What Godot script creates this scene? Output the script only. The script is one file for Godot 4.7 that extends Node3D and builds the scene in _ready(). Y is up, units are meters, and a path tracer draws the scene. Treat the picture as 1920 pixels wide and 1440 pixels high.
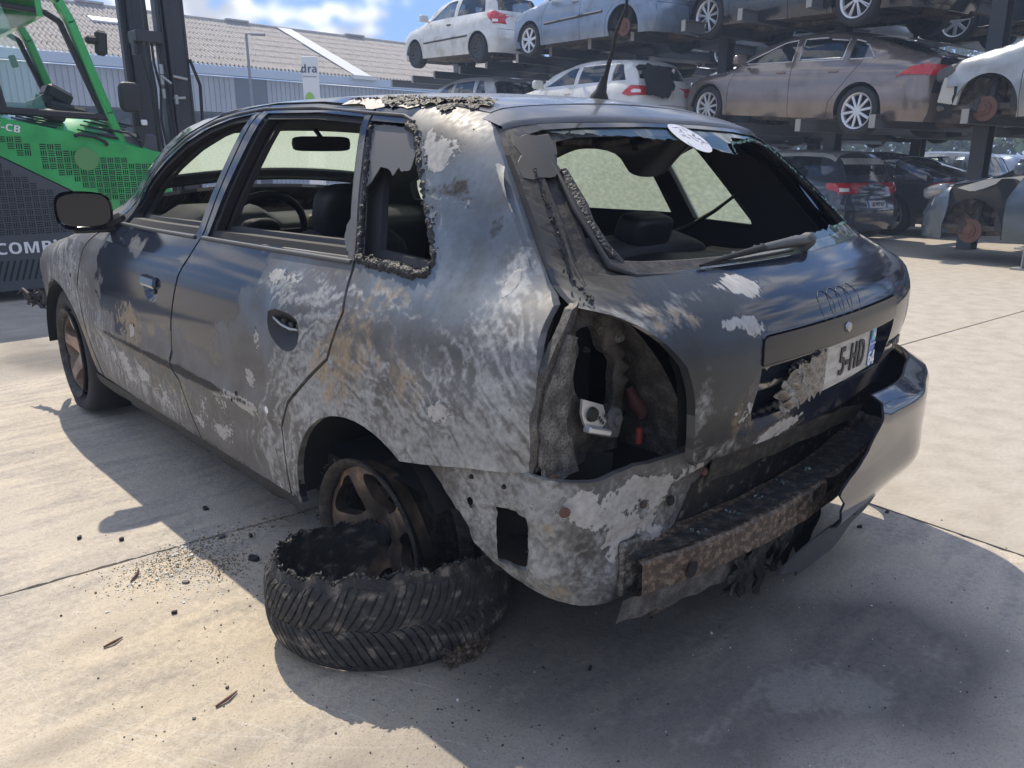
extends Node3D
# A burnt-out hatchback on a breaker's yard, stacked cars on racks, a forklift and a corrugated warehouse behind.

# ------------------------------------------------------------------ small curve table
class Prof:
	var a := 0.0
	var s := 1.0
	var n := 220
	var t := PackedFloat32Array()
	func _init(p: Array) -> void:
		a = p[0][0]
		var e: float = p[p.size() - 1][0]
		s = (n - 1) / (e - a)
		t.resize(n)
		var k := 0
		for i in n:
			var q := a + i / s
			while k < p.size() - 2 and q > p[k + 1][0]:
				k += 1
			var h: float = p[k + 1][0] - p[k][0]
			var d: float = (p[k + 1][1] - p[k][1]) / h
			var m0 := d
			var m1 := d
			if k > 0:
				m0 = 0.5 * (d + (p[k][1] - p[k - 1][1]) / (p[k][0] - p[k - 1][0]))
			if k < p.size() - 2:
				m1 = 0.5 * (d + (p[k + 2][1] - p[k + 1][1]) / (p[k + 2][0] - p[k + 1][0]))
			var f: float = (q - p[k][0]) / h
			var f2 := f * f
			var f3 := f2 * f
			t[i] = (2 * f3 - 3 * f2 + 1) * p[k][1] + (f3 - 2 * f2 + f) * h * m0 + (3 * f2 - 2 * f3) * p[k + 1][1] + (f3 - f2) * h * m1
	func at(q: float) -> float:
		var f := (q - a) * s
		if f <= 0.0:
			return t[0]
		if f >= n - 1.001:
			return t[n - 1]
		var i := int(f)
		return t[i] + (t[i + 1] - t[i]) * (f - i)

# ------------------------------------------------------------------ a car body as a smooth intersection of side, rear, top and front profiles
class Body:
	var base: Prof
	var plan: Prof
	var up: Prof
	var rear: Prof
	var top: Prof
	var front: Prof
	var ga := 0.86
	var gb := 1.06
	var ks := 0.10
	var kt := 0.07
	var tc := 0.035
	var rc := 0.05
	var rd := 0.08
	var hw := 0.8
	func smx(p: float, q: float, k: float) -> float:
		var h := k - absf(p - q)
		if h <= 0.0:
			return maxf(p, q)
		return maxf(p, q) + h * h * 0.25 / k
	func f(ax: float, y: float, z: float) -> float:
		var fs := ax - base.at(y) + plan.at(z)
		if y > ga:
			fs += up.at(z) * smoothstep(ga, gb, y)
		var q := ax / hw
		var q2 := q * q
		var r := rear.at(y)
		var sl := (rear.at(y + 0.01) - r) * 100.0
		var fr := (z + rc * q2 * 1.78 + rd * q2 * q2 * q2 - r) / sqrt(1.0 + sl * sl)
		var v := smx(fs, fr, ks)
		if front:
			v = smx(v, front.at(y) + (rc * 2.2 * q2 + rd * q2 * q2 * q2) - z, ks)
		return smx(v, y - top.at(z) + tc * q2 * 2.12, kt)
	func sx(z: float, y: float) -> float:
		var lo := 0.0
		var hi := 1.15
		for i in 15:
			var m := (lo + hi) * 0.5
			if f(m, y, z) > 0.0:
				hi = m
			else:
				lo = m
		return (lo + hi) * 0.5
	func sy(x: float, z: float) -> float:
		var lo := 0.5
		var hi := 2.3
		var ax := absf(x)
		for i in 15:
			var m := (lo + hi) * 0.5
			if f(ax, m, z) > 0.0:
				hi = m
			else:
				lo = m
		return (lo + hi) * 0.5
	func sz(x: float, y: float, fro := false) -> float:
		var lo := -1.0
		var hi := 1.6
		var ax := absf(x)
		if fro:
			lo = -2.0
			hi = -4.6
		for i in 16:
			var m := (lo + hi) * 0.5
			if f(ax, y, m) > 0.0:
				hi = m
			else:
				lo = m
		return (lo + hi) * 0.5

# ------------------------------------------------------------------ mesh builder
class MB:
	var v := PackedVector3Array()
	var n := PackedVector3Array()
	var uv := PackedVector2Array()
	var ix := PackedInt32Array()
	var lod := 0

	func put(p: Vector3, nn: Vector3, t := Vector2.ZERO) -> int:
		v.push_back(p)
		n.push_back(nn)
		uv.push_back(t)
		return v.size() - 1
	func tri(a: Vector3, b: Vector3, c: Vector3) -> void:
		var nn := (c - a).cross(b - a).normalized()
		var i := put(a, nn, Vector2(a.x + a.z, a.y))
		put(b, nn, Vector2(b.x + b.z, b.y))
		put(c, nn, Vector2(c.x + c.z, c.y))
		ix.append_array([i, i + 1, i + 2])
	func quad(a: Vector3, b: Vector3, c: Vector3, d: Vector3) -> void:
		var nn := ((c - a).cross(b - a) + (d - a).cross(c - a)).normalized()
		var i := put(a, nn, Vector2(0, 0))
		put(b, nn, Vector2(1, 0))
		put(c, nn, Vector2(1, 1))
		put(d, nn, Vector2(0, 1))
		ix.append_array([i, i + 1, i + 2, i, i + 2, i + 3])
	func box(c: Vector3, s: Vector3, b := Basis.IDENTITY, ch := 0.0) -> void:
		var h := s * 0.5
		if ch <= 0.0:
			for ax in 3:
				for sg in [-1.0, 1.0]:
					var d := Vector3.ZERO
					d[ax] = sg
					var e := Vector3.ZERO
					e[(ax + 1) % 3] = 1
					var g := d.cross(e)
					var o := c + b * (d * h)
					var E := b * (e * h)
					var G := b * (g * h)
					quad(o - E - G, o - E + G, o + E + G, o + E - G)
			return
		ch = minf(ch, minf(h.x, minf(h.y, h.z)) * 0.98)
		var i := h - Vector3(ch, ch, ch)
		for ax in 3:
			var a1 := (ax + 1) % 3
			var a2 := (ax + 2) % 3
			for sg in [-1.0, 1.0]:
				var q := []
				for k in [[-1, -1], [1, -1], [1, 1], [-1, 1]]:
					var p := Vector3.ZERO
					p[ax] = sg * h[ax]
					p[a1] = k[0] * i[a1]
					p[a2] = k[1] * i[a2]
					q.append(c + b * p)
				if sg > 0:
					quad(q[3], q[2], q[1], q[0])
				else:
					quad(q[0], q[1], q[2], q[3])
			for s1 in [-1.0, 1.0]:
				for s2 in [-1.0, 1.0]:
					var q := []
					for k in [-1, 1]:
						var p := Vector3.ZERO
						p[ax] = k * i[ax]
						p[a1] = s1 * h[a1]
						p[a2] = s2 * i[a2]
						q.append(c + b * p)
						p[a1] = s1 * i[a1]
						p[a2] = s2 * h[a2]
						q.append(c + b * p)
					if s1 * s2 > 0:
						quad(q[0], q[1], q[3], q[2])
					else:
						quad(q[2], q[3], q[1], q[0])
		for s0 in [-1.0, 1.0]:
			for s1 in [-1.0, 1.0]:
				for s2 in [-1.0, 1.0]:
					var p0 := c + b * Vector3(s0 * h.x, s1 * i.y, s2 * i.z)
					var p1 := c + b * Vector3(s0 * i.x, s1 * h.y, s2 * i.z)
					var p2 := c + b * Vector3(s0 * i.x, s1 * i.y, s2 * h.z)
					if s0 * s1 * s2 > 0:
						tri(p0, p2, p1)
					else:
						tri(p0, p1, p2)
	# smooth grid: fn(i, j) -> Vector3
	func grid(cols: int, rows: int, fn: Callable, wrap := false) -> void:
		var P := PackedVector3Array()
		for j in rows + 1:
			for i in cols + 1:
				P.push_back(fn.call(i, j))
		var o := v.size()
		for j in rows + 1:
			for i in cols + 1:
				var i0 := maxi(i - 1, 0)
				var i1 := mini(i + 1, cols)
				if wrap and (i == 0 or i == cols):
					i0 = cols - 1
					i1 = 1
				var du := P[j * (cols + 1) + i1] - P[j * (cols + 1) + i0]
				var dv := P[mini(j + 1, rows) * (cols + 1) + i] - P[maxi(j - 1, 0) * (cols + 1) + i]
				put(P[j * (cols + 1) + i], dv.cross(du).normalized(), Vector2(float(i) / cols, float(j) / rows))
		for j in rows:
			for i in cols:
				var k := o + j * (cols + 1) + i
				ix.append_array([k, k + 1, k + cols + 2, k, k + cols + 2, k + cols + 1])
	func tube(pts: Array, r, sides := 8, caps := true) -> void:
		var N := pts.size()
		var fr := []
		var up := Vector3.UP
		for i in N:
			var d: Vector3 = (pts[mini(i + 1, N - 1)] - pts[maxi(i - 1, 0)]).normalized()
			if absf(d.dot(up)) > 0.95:
				up = Vector3.RIGHT if absf(d.x) < 0.9 else Vector3.FORWARD
			var sd := d.cross(up).normalized()
			up = sd.cross(d).normalized()
			fr.append([sd, up])
		var o := v.size()
		for i in N:
			var rr: float = r[i] if r is Array else r
			for k in sides + 1:
				var a := TAU * k / sides
				var d: Vector3 = fr[i][0] * cos(a) + fr[i][1] * sin(a)
				put(pts[i] + d * rr, d, Vector2(float(k) / sides, float(i) / N))
		for i in N - 1:
			for k in sides:
				var q := o + i * (sides + 1) + k
				ix.append_array([q, q + sides + 2, q + sides + 1, q, q + 1, q + sides + 2])
		if caps:
			for e in [0, N - 1]:
				var c := put(pts[e], (pts[e] - pts[1 if e == 0 else N - 2]).normalized())
				for k in sides:
					var q: int = o + e * (sides + 1) + k
					ix.append_array([c, q + 1, q] if e == 0 else [c, q, q + 1])
	# profile (radius, height) turned about the local y axis of xf
	func lathe(p: Array, xf := Transform3D(), seg := 24, a0 := 0.0, a1 := TAU) -> void:
		for j in p.size() - 1:
			var A: Vector2 = p[j]
			var B: Vector2 = p[j + 1]
			var d := (B - A).normalized()
			var nn := Vector2(d.y, -d.x)
			var nA := nn
			var nB := nn
			if j > 0:
				var e: Vector2 = (A - p[j - 1]).normalized()
				if e.dot(d) > 0.7:
					nA = (nn + Vector2(e.y, -e.x)).normalized()
			if j < p.size() - 2:
				var e: Vector2 = (p[j + 2] - B).normalized()
				if e.dot(d) > 0.7:
					nB = (nn + Vector2(e.y, -e.x)).normalized()
			var o := v.size()
			for k in seg + 1:
				var a := a0 + (a1 - a0) * k / seg
				var c := cos(a)
				var s := sin(a)
				put(xf * Vector3(A.x * c, A.y, A.x * s), xf.basis * Vector3(nA.x * c, nA.y, nA.x * s), Vector2(float(k) / seg, float(j) / p.size()))
				put(xf * Vector3(B.x * c, B.y, B.x * s), xf.basis * Vector3(nB.x * c, nB.y, nB.x * s), Vector2(float(k) / seg, float(j + 1) / p.size()))
			for k in seg:
				var q := o + k * 2
				ix.append_array([q, q + 3, q + 1, q, q + 2, q + 3])
	# flat outline pushed along its normal (x, y outline in xf; thick towards -z)
	func prism(poly: PackedVector2Array, depth: float, xf := Transform3D()) -> void:
		if Geometry2D.is_polygon_clockwise(poly):
			poly = poly.duplicate()
			poly.reverse()
		var t := Geometry2D.triangulate_polygon(poly)
		var o := v.size()
		var nz := xf.basis.z.normalized()
		for p in poly:
			put(xf * Vector3(p.x, p.y, 0), nz, p)
		for p in poly:
			put(xf * Vector3(p.x, p.y, -depth), -nz, p)
		for i in range(0, t.size(), 3):
			var ta := poly[t[i]]
			var fw := (poly[t[i + 1]] - ta).cross(poly[t[i + 2]] - ta) < 0.0
			var t1 := t[i + 1] if fw else t[i + 2]
			var t2 := t[i + 2] if fw else t[i + 1]
			ix.append_array([o + t[i], o + t1, o + t2, o + poly.size() + t[i], o + poly.size() + t2, o + poly.size() + t1])
		for i in poly.size():
			var a := poly[i]
			var b := poly[(i + 1) % poly.size()]
			quad(xf * Vector3(a.x, a.y, 0), xf * Vector3(b.x, b.y, 0), xf * Vector3(b.x, b.y, -depth), xf * Vector3(a.x, a.y, -depth))
	# sheet: an outline with holes in (u, v), cut into cells and laid on a surface; tx maps (u, v) to a texture; a flange of that depth along fd closes its rims
	func sheet(outline: PackedVector2Array, holes: Array, cell: float, surf: Callable, tx := Rect2(0, 0, 1, 1), fl := 0.0, fd := Vector3.ZERO) -> void:
		var bb := Rect2(outline[0], Vector2.ZERO)
		for p in outline:
			bb = bb.expand(p)
		var nx := int(ceil(bb.size.x / cell))
		var ny := int(ceil(bb.size.y / cell))
		var cw := bb.size.x / nx
		var chh := bb.size.y / ny
		var mark := PackedByteArray()
		mark.resize(nx * ny)
		var rims: Array = [outline]
		rims.append_array(holes)
		for r: PackedVector2Array in rims:
			for i in r.size():
				var A := r[i]
				var B := r[(i + 1) % r.size()]
				var st := int(A.distance_to(B) / (cell * 0.2)) + 1
				for k in st + 1:
					var q := (A.lerp(B, float(k) / st) - bb.position)
					for dx in [-0.05, 0.05]:
						for dy in [-0.05, 0.05]:
							var cx := int(floor(q.x / cw + dx))
							var cy := int(floor(q.y / chh + dy))
							if cx >= 0 and cy >= 0 and cx < nx and cy < ny:
								mark[cy * nx + cx] = 1
		var cache := {}
		var o := v.size()
		var add := func(q: Vector2) -> int:
			var key := Vector2i(roundi(q.x * 20000.0), roundi(q.y * 20000.0))
			if cache.has(key):
				return cache[key]
			var i := put(surf.call(q.x, q.y), Vector3.ZERO, Vector2((q.x - tx.position.x) / tx.size.x, 1.0 - (q.y - tx.position.y) / tx.size.y))
			cache[key] = i
			return i
		var i0 := ix.size()
		for j in ny:
			for i in nx:
				var a := bb.position + Vector2(i * cw, j * chh)
				var b := a + Vector2(cw, chh)
				var rc := PackedVector2Array([a, Vector2(b.x, a.y), b, Vector2(a.x, b.y)])
				if mark[j * nx + i] == 0:
					var c := (a + b) * 0.5
					if not Geometry2D.is_point_in_polygon(c, outline):
						continue
					var out := false
					for h: PackedVector2Array in holes:
						if Geometry2D.is_point_in_polygon(c, h):
							out = true
					if out:
						continue
					var k0: int = add.call(rc[0])
					var k1: int = add.call(rc[1])
					var k2: int = add.call(rc[2])
					var k3: int = add.call(rc[3])
					ix.append_array([k0, k1, k2, k0, k2, k3])
				else:
					var ps: Array = Geometry2D.intersect_polygons(rc, outline)
					for h: PackedVector2Array in holes:
						var qs := []
						for p: PackedVector2Array in ps:
							qs.append_array(Geometry2D.clip_polygons(p, h))
						ps = qs
					for p: PackedVector2Array in ps:
						if Geometry2D.is_polygon_clockwise(p) and ps.size() > 1:
							continue
						var t := Geometry2D.triangulate_polygon(p)
						for q in t:
							ix.push_back(add.call(p[q]))
		for i in range(i0, ix.size(), 3):
			var fn := (v[ix[i + 2]] - v[ix[i]]).cross(v[ix[i + 1]] - v[ix[i]])
			for k in 3:
				n[ix[i + k]] += fn
		for i in range(o, v.size()):
			n[i] = n[i].normalized()
		if fl != 0.0:
			for r: PackedVector2Array in rims:
				var ring := []
				for i in r.size():
					var A := r[i]
					var B := r[(i + 1) % r.size()]
					var st := int(A.distance_to(B) / cell) + 1
					for k in st:
						ring.append(A.lerp(B, float(k) / st))
				var P := []
				for q: Vector2 in ring:
					P.append(surf.call(q.x, q.y))
				for i in P.size():
					var A: Vector3 = P[i]
					var B: Vector3 = P[(i + 1) % P.size()]
					var u: Vector2 = ring[i]
					var k := v.size()
					quad(A, B, B + fd * fl, A + fd * fl)
					for w in 4:
						uv[k + w] = Vector2((u.x - tx.position.x) / tx.size.x, 1.0 - (u.y - tx.position.y) / tx.size.y)
	func mirror() -> MB:
		var m := MB.new()
		m.v = v.duplicate()
		m.n = n.duplicate()
		m.uv = uv
		m.ix = ix.duplicate()
		for i in m.v.size():
			m.v[i].x = -m.v[i].x
			m.n[i].x = -m.n[i].x
		for i in range(0, ix.size(), 3):
			m.ix[i] = ix[i + 1]
			m.ix[i + 1] = ix[i]
		return m
	func mesh() -> ArrayMesh:
		var a := []
		a.resize(Mesh.ARRAY_MAX)
		a[Mesh.ARRAY_VERTEX] = v
		a[Mesh.ARRAY_NORMAL] = n
		a[Mesh.ARRAY_TEX_UV] = uv
		a[Mesh.ARRAY_INDEX] = ix
		var m := ArrayMesh.new()
		if v.size() > 2:
			m.add_surface_from_arrays(Mesh.PRIMITIVE_TRIANGLES, a)
		return m

# ------------------------------------------------------------------ nodes
var used := {}

func numbered(s: String) -> String:
	used[s] = used.get(s, -1) + 1
	return s if used[s] == 0 else "%s_%03d" % [s, used[s]]

func thing(called: String, label: String, category: String, at := Vector3.ZERO, turn := 0.0, group := "") -> Node3D:
	var o := Node3D.new()
	o.name = numbered(called)
	add_child(o, true)
	o.position = at
	o.rotation.y = turn
	tag(o, label, category, group)
	return o

func tag(o: Node, label: String, category: String, group := "") -> void:
	o.set_meta("label", label)
	o.set_meta("category", category)
	if group:
		o.set_meta("group", group)

func part(parent: Node, called: String, m, mat: Material, label := "") -> MeshInstance3D:
	var o := MeshInstance3D.new()
	o.name = called
	o.mesh = m.mesh() if m is MB else m
	o.material_override = mat
	if label:
		o.set_meta("label", label)
	if parent == self:
		o.name = numbered(called)
	else:
		var k := 0
		var nm := called
		while parent.has_node(nm):
			k += 1
			nm = "%s_%03d" % [called, k]
		o.name = nm
	parent.add_child(o, true)
	return o

func lin(r: float, g: float, b: float) -> Color:
	return Color(r, g, b).linear_to_srgb()

func mat(c: Color, rough := 0.6, metal := 0.0, coat := 0.0) -> StandardMaterial3D:
	var m := StandardMaterial3D.new()
	m.albedo_color = c
	m.roughness = rough
	m.metallic = metal
	if coat > 0.0:
		m.clearcoat_enabled = true
		m.clearcoat = coat
		m.clearcoat_roughness = 0.04
	return m

func glass(c: Color, alpha: float, rough := 0.02) -> StandardMaterial3D:
	var m := mat(Color(c.r, c.g, c.b, alpha), rough)
	m.transparency = BaseMaterial3D.TRANSPARENCY_ALPHA
	return m

func text_mesh(s: String, size: float, depth := 0.002, bold := true) -> TextMesh:
	var t := TextMesh.new()
	var f := SystemFont.new()
	f.font_names = PackedStringArray(["Droid Sans"])
	f.font_weight = 700 if bold else 400
	t.font = f
	t.text = s
	t.font_size = 64
	t.pixel_size = size / 64.0
	t.depth = depth
	return t

func pv(a: Array) -> PackedVector2Array:
	var p := PackedVector2Array()
	for i in range(0, a.size(), 2):
		p.push_back(Vector2(a[i], a[i + 1]))
	return p

# a rounded version of an outline (Chaikin)
func soft(p: PackedVector2Array, times := 1) -> PackedVector2Array:
	for k in times:
		var q := PackedVector2Array()
		for i in p.size():
			var a := p[i]
			var b := p[(i + 1) % p.size()]
			q.push_back(a.lerp(b, 0.25))
			q.push_back(a.lerp(b, 0.75))
		p = q
	return p

# a ragged version of an outline
func ragged(p: PackedVector2Array, step: float, amp: float, seed_: int) -> PackedVector2Array:
	var rng := RandomNumberGenerator.new()
	rng.seed = seed_
	var q := PackedVector2Array()
	for i in p.size():
		var a := p[i]
		var b := p[(i + 1) % p.size()]
		var st := int(a.distance_to(b) / step) + 1
		for k in st:
			var c := a.lerp(b, (k + (rng.randf_range(-0.3, 0.3) if k > 0 else 0.0)) / st)
			if k > 0:
				c += (b - a).orthogonal().normalized() * rng.randf_range(-amp, amp)
			q.push_back(c)
	return q

func arc2(cx: float, cy: float, r: float, a0: float, a1: float, k: int) -> PackedVector2Array:
	var p := PackedVector2Array()
	for i in k + 1:
		var a := deg_to_rad(lerpf(a0, a1, float(i) / k))
		p.push_back(Vector2(cx + r * cos(a), cy + r * sin(a)))
	return p

func noise(freq: float, oct := 4, kind := FastNoiseLite.TYPE_SIMPLEX_SMOOTH, sd := 1, warp := 0.0) -> FastNoiseLite:
	var f := FastNoiseLite.new()
	f.noise_type = kind
	f.frequency = freq
	f.seed = sd
	f.fractal_octaves = oct
	if warp > 0.0:
		f.domain_warp_enabled = true
		f.domain_warp_amplitude = warp
		f.domain_warp_frequency = freq * 0.7
		f.domain_warp_fractal_octaves = 3
	return f

func noise_tex(freq: float, ramp: Array, size := 512, oct := 5, sd := 1, warp := 0.0, kind := FastNoiseLite.TYPE_SIMPLEX_SMOOTH) -> NoiseTexture2D:
	var t := NoiseTexture2D.new()
	t.width = size
	t.height = size
	t.seamless = true
	t.noise = noise(freq, oct, kind, sd, warp)
	if ramp:
		var g := Gradient.new()
		var of := PackedFloat32Array()
		var co := PackedColorArray()
		for i in range(0, ramp.size(), 2):
			of.push_back(ramp[i])
			co.push_back(ramp[i + 1])
		g.offsets = of
		g.colors = co
		t.color_ramp = g
	return t

var M := {}

func _ready() -> void:
	# ---- camera
	var cam := Camera3D.new()
	cam.name = "camera"
	cam.position = Vector3(-1.838, 1.1524, 1.5701)
	cam.rotation = Vector3(-0.2725, -0.7709, -0.0031)
	cam.fov = 53.08
	cam.near = 0.05
	cam.far = 900.0
	add_child(cam)
	cam.current = true
	# ---- sky and exposure
	var env := Environment.new()
	env.background_mode = Environment.BG_SKY
	var sky := Sky.new()
	var pm := PanoramaSkyMaterial.new()
	pm.panorama = make_sky()
	sky.sky_material = pm
	env.sky = sky
	env.background_energy_multiplier = 1.25
	env.ambient_light_source = Environment.AMBIENT_SOURCE_SKY
	env.tonemap_mode = Environment.TONE_MAPPER_LINEAR
	env.tonemap_exposure = 1.30
	env.sdfgi_enabled = true
	env.ssao_enabled = true
	env.ssil_enabled = true
	env.fog_enabled = true
	env.fog_density = 0.004
	env.fog_light_color = Color(0.72, 0.8, 0.92)
	var we := WorldEnvironment.new()
	we.name = "environment"
	we.environment = env
	add_child(we)
	# ---- sun
	var sun := DirectionalLight3D.new()
	sun.name = "sun"
	sun.light_energy = 1.45
	sun.light_color = Color(1.0, 0.955, 0.88)
	sun.light_angular_distance = 0.5
	sun.shadow_enabled = true
	add_child(sun)
	sun.look_at_from_position(Vector3(0.20, 1.0, -0.72) * 50.0, Vector3.ZERO)
	# ---- everything else
	materials()
	build_ground()
	build_warehouse()
	build_racks()
	build_surroundings()
	build_treeline()
	build_main_car()
	build_tyre()
	build_debris()
	build_forklift()

func make_sky() -> ImageTexture:
	var w := 1024
	var h := 512
	var im := Image.create(w, h, false, Image.FORMAT_RGBF)
	var big := noise(1.1, 6, FastNoiseLite.TYPE_SIMPLEX_SMOOTH, 12)
	var fine := noise(4.0, 5, FastNoiseLite.TYPE_SIMPLEX_SMOOTH, 7)
	for j in h:
		var el := PI * (0.5 - (j + 0.5) / h)
		var y := sin(el)
		for i in w:
			var c := Vector3(0.34, 0.40, 0.47)
			if y > -0.02:
				var a := TAU * (i + 0.5) / w
				var d := Vector3(cos(el) * cos(a), y, cos(el) * sin(a))
				var t := pow(clampf(1.0 - y, 0.0, 1.0), 2.2)
				c = Vector3(0.09, 0.20, 0.50).lerp(Vector3(0.27, 0.47, 0.82), t)
				# cumulus: a layer at a height, flattened towards the horizon
				var q := d / (maxf(y, 0.0) + 0.28) * 0.9
				var n := big.get_noise_3d(q.x * 3.0, q.z * 3.0, 3.0 + d.y * 5.0) + 0.30 * fine.get_noise_3d(q.x * 3.6, q.z * 3.6, 9.0 + d.y * 9.0)
				var cov := smoothstep(0.02, 0.20, n + 0.05)
				var up := big.get_noise_3d(q.x * 3.0 + 0.1, q.z * 3.0 - 0.12, 3.2 + d.y * 5.0)
				var sh := clampf(0.75 + (n - up) * 1.6, 0.5, 1.0)
				var cl := Vector3(1.0, 1.0, 1.02) * sh
				c = c.lerp(cl, cov * 0.92)
				c = c.lerp(Vector3(0.55, 0.68, 0.86), smoothstep(0.10, 0.0, y) * 0.6)
			im.set_pixel(i, j, Color(c.x, c.y, c.z))
	return ImageTexture.create_from_image(im)

# ------------------------------------------------------------------ painted surface maps
# coarse fields: blobs of [u, v, radius u, radius v, strength]
func field(w: int, h: int, r: Rect2, blobs: Array, bias := 0.0) -> PackedFloat32Array:
	var cw := 128
	var ch := 64
	var im := Image.create(cw, ch, false, Image.FORMAT_RF)
	for j in ch:
		for i in cw:
			var u := r.position.x + r.size.x * (i + 0.5) / cw
			var v := r.position.y + r.size.y * (1.0 - (j + 0.5) / ch)
			var s := bias
			for b in blobs:
				var du: float = (u - b[0]) / b[2]
				var dv: float = (v - b[1]) / b[3]
				var q := du * du + dv * dv
				if q < 9.0:
					s += b[4] * exp(-q)
			im.set_pixel(i, j, Color(s, 0, 0))
	im.resize(w, h, Image.INTERPOLATE_CUBIC)
	return im.get_data().to_float32_array()

func nbytes(f: FastNoiseLite, w: int, h: int) -> PackedByteArray:
	return f.get_image(w, h, false, false, false).get_data()

# a burnt painted panel: gloss paint under dull paint, ash, ochre, soot and pale primer patches
func burnt_map(w: int, h: int, r: Rect2, L: Dictionary, paint: Vector3, sd: int) -> StandardMaterial3D:
	var fdull := field(w, h, r, L.dull, L.get("dull_bias", 0.0))
	var fash := field(w, h, r, L.ash)
	var foch := field(w, h, r, L.ochre)
	var fsoot := field(w, h, r, L.soot)
	var ffl := field(w, h, r, L.flake)
	var fblue := field(w, h, r, L.get("blue", []))
	var k := w / r.size.x / 480.0
	var nA := nbytes(noise(0.012 / k, 5, FastNoiseLite.TYPE_SIMPLEX_SMOOTH, sd), w, h)
	var sw := noise(0.010 / k, 5, FastNoiseLite.TYPE_SIMPLEX_SMOOTH, sd + 1, 60.0 * k)
	sw.fractal_type = FastNoiseLite.FRACTAL_RIDGED
	var nB := nbytes(sw, w, h)
	var nG := nbytes(noise(0.045 / k, 4, FastNoiseLite.TYPE_SIMPLEX_SMOOTH, sd + 9, 25.0 * k), w, h)
	var nC := nbytes(noise(0.11 / k, 3, FastNoiseLite.TYPE_SIMPLEX_SMOOTH, sd + 2), w, h)
	var nD := nbytes(noise(0.03 / k, 5, FastNoiseLite.TYPE_VALUE_CUBIC, sd + 3, 14.0 * k), w, h)
	# long streaks up and down
	var st := noise(0.05 / k, 4, FastNoiseLite.TYPE_SIMPLEX_SMOOTH, sd + 4, 8.0).get_image(w, h / 12, false, false, false)
	st.resize(w, h, Image.INTERPOLATE_CUBIC)
	var nE := st.get_data()
	var dl: float = L.get("dull_tone", 0.10)
	var dr: float = L.get("dull_rough", 0.56)
	var arcn := noise(1.0, 4, FastNoiseLite.TYPE_SIMPLEX_SMOOTH, sd + 12)
	var cz: float = L.get("swirl", Vector2(99, 0)).x
	var cy: float = L.get("swirl", Vector2(99, 0)).y
	var alb := PackedByteArray()
	alb.resize(w * h * 3)
	var orm := PackedByteArray()
	orm.resize(w * h * 3)
	var hgt := PackedByteArray()
	hgt.resize(w * h)
	var lut := PackedByteArray()
	lut.resize(1025)
	for i in 1025:
		lut[i] = int(255.0 * Color(i / 1024.0, 0, 0).linear_to_srgb().r)
	for p in w * h:
		var a := (nA[p] - 127.5) / 100.0
		var b := nB[p] / 255.0
		var c := (nC[p] - 127.5) / 110.0
		var d := (nD[p] - 127.5) / 100.0
		var e := (nE[p] - 127.5) / 100.0
		var gg := (nG[p] - 127.5) / 90.0
		var col := paint
		var ro := 0.10
		var me := 0.0
		var hh := 0.55
		var wd := clampf((fdull[p] + (a * 0.45 + d * 0.3) * minf(1.0, 0.1 + 2.2 * fdull[p]) - 0.42) * 5.0, 0.0, 1.0)
		if wd > 0.0:
			var g: float = dl * (1.0 + 0.33 * a + 0.35 * c * absf(c) + 0.08 * e + 0.25 * d)
			var bl := clampf(fblue[p] + 0.4 * a, 0.0, 1.0)
			col = col.lerp(Vector3(g * (1.0 - 0.25 * bl), g * (0.955 + 0.03 * bl), g * (0.90 + 0.38 * bl)), wd)
			ro = lerpf(ro, dr + 0.12 * c, wd)
			me = 0.06 * wd
			hh += 0.025 * c * wd
		var sww := 0.0
		if cz < 50.0 and fash[p] > 0.08:
			var du := r.position.x + r.size.x * (p % w) / w - cz
			var dv := r.position.y + r.size.y * (1.0 - float(p / w) / h) - cy
			var rr := sqrt(du * du + dv * dv)
			var th := atan2(dv, du)
			var mixr := smoothstep(0.25, 0.7, du)
			sww = lerpf(arcn.get_noise_2d(rr * 36.0 + a * 1.3, th * 3.2 + b), arcn.get_noise_2d(du * 46.0 + 5.0 * dv * dv * 8.0 + a * 0.8, dv * 5.0), mixr) * 1.5
		var wa := clampf((fash[p] + ((b - 0.5) * 0.35 + gg * 0.22 + c * 0.22 + sww * 0.75) * minf(1.0, 2.0 * fash[p]) - 0.42) * 1.5, 0.0, 0.82)
		if wa > 0.0:
			var g := 0.255 + 0.12 * (b - 0.4) + 0.09 * c + 0.04 * a + 0.06 * gg + 0.06 * sww
			if c + 0.7 * d > 0.75:
				g *= 0.45
			g = clampf(g, 0.06, 0.5)
			col = col.lerp(Vector3(g * 0.99, g, g * 0.97), wa)
			ro = lerpf(ro, 0.62, wa)
			me *= 1.0 - 0.8 * wa
			hh += 0.10 * wa * (0.5 + c)
		var wo := clampf((foch[p] + (e * 0.15 + d * 0.35 + gg * 0.4) * minf(1.0, 2.0 * foch[p]) - 0.36) * 2.2, 0.0, 0.85)
		if wo > 0.0:
			var g := 0.24 + 0.07 * c + 0.06 * e
			col = col.lerp(Vector3(g * 1.12, g * 0.84, g * 0.52), wo)
			ro = lerpf(ro, 0.65, wo)
		var wf := clampf((ffl[p] + (d * 0.85 + a * 0.3 + c * 0.22) * minf(1.0, 2.0 * ffl[p]) - 0.60) * 14.0, 0.0, 1.0)
		if wf > 0.0:
			var g := 0.33 + 0.06 * a + 0.07 * c + 0.04 * gg
			col = col.lerp(Vector3(g, g * 0.97, g * 0.91), wf)
			ro = lerpf(ro, 0.55, wf)
			me *= 1.0 - wf
			hh -= 0.28 * wf
		elif ffl[p] > 0.1 and ffl[p] + (d * 0.85 + a * 0.3 + c * 0.22) * minf(1.0, 2.0 * ffl[p]) > 0.57:
			col *= 0.35
			hh += 0.2
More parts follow.
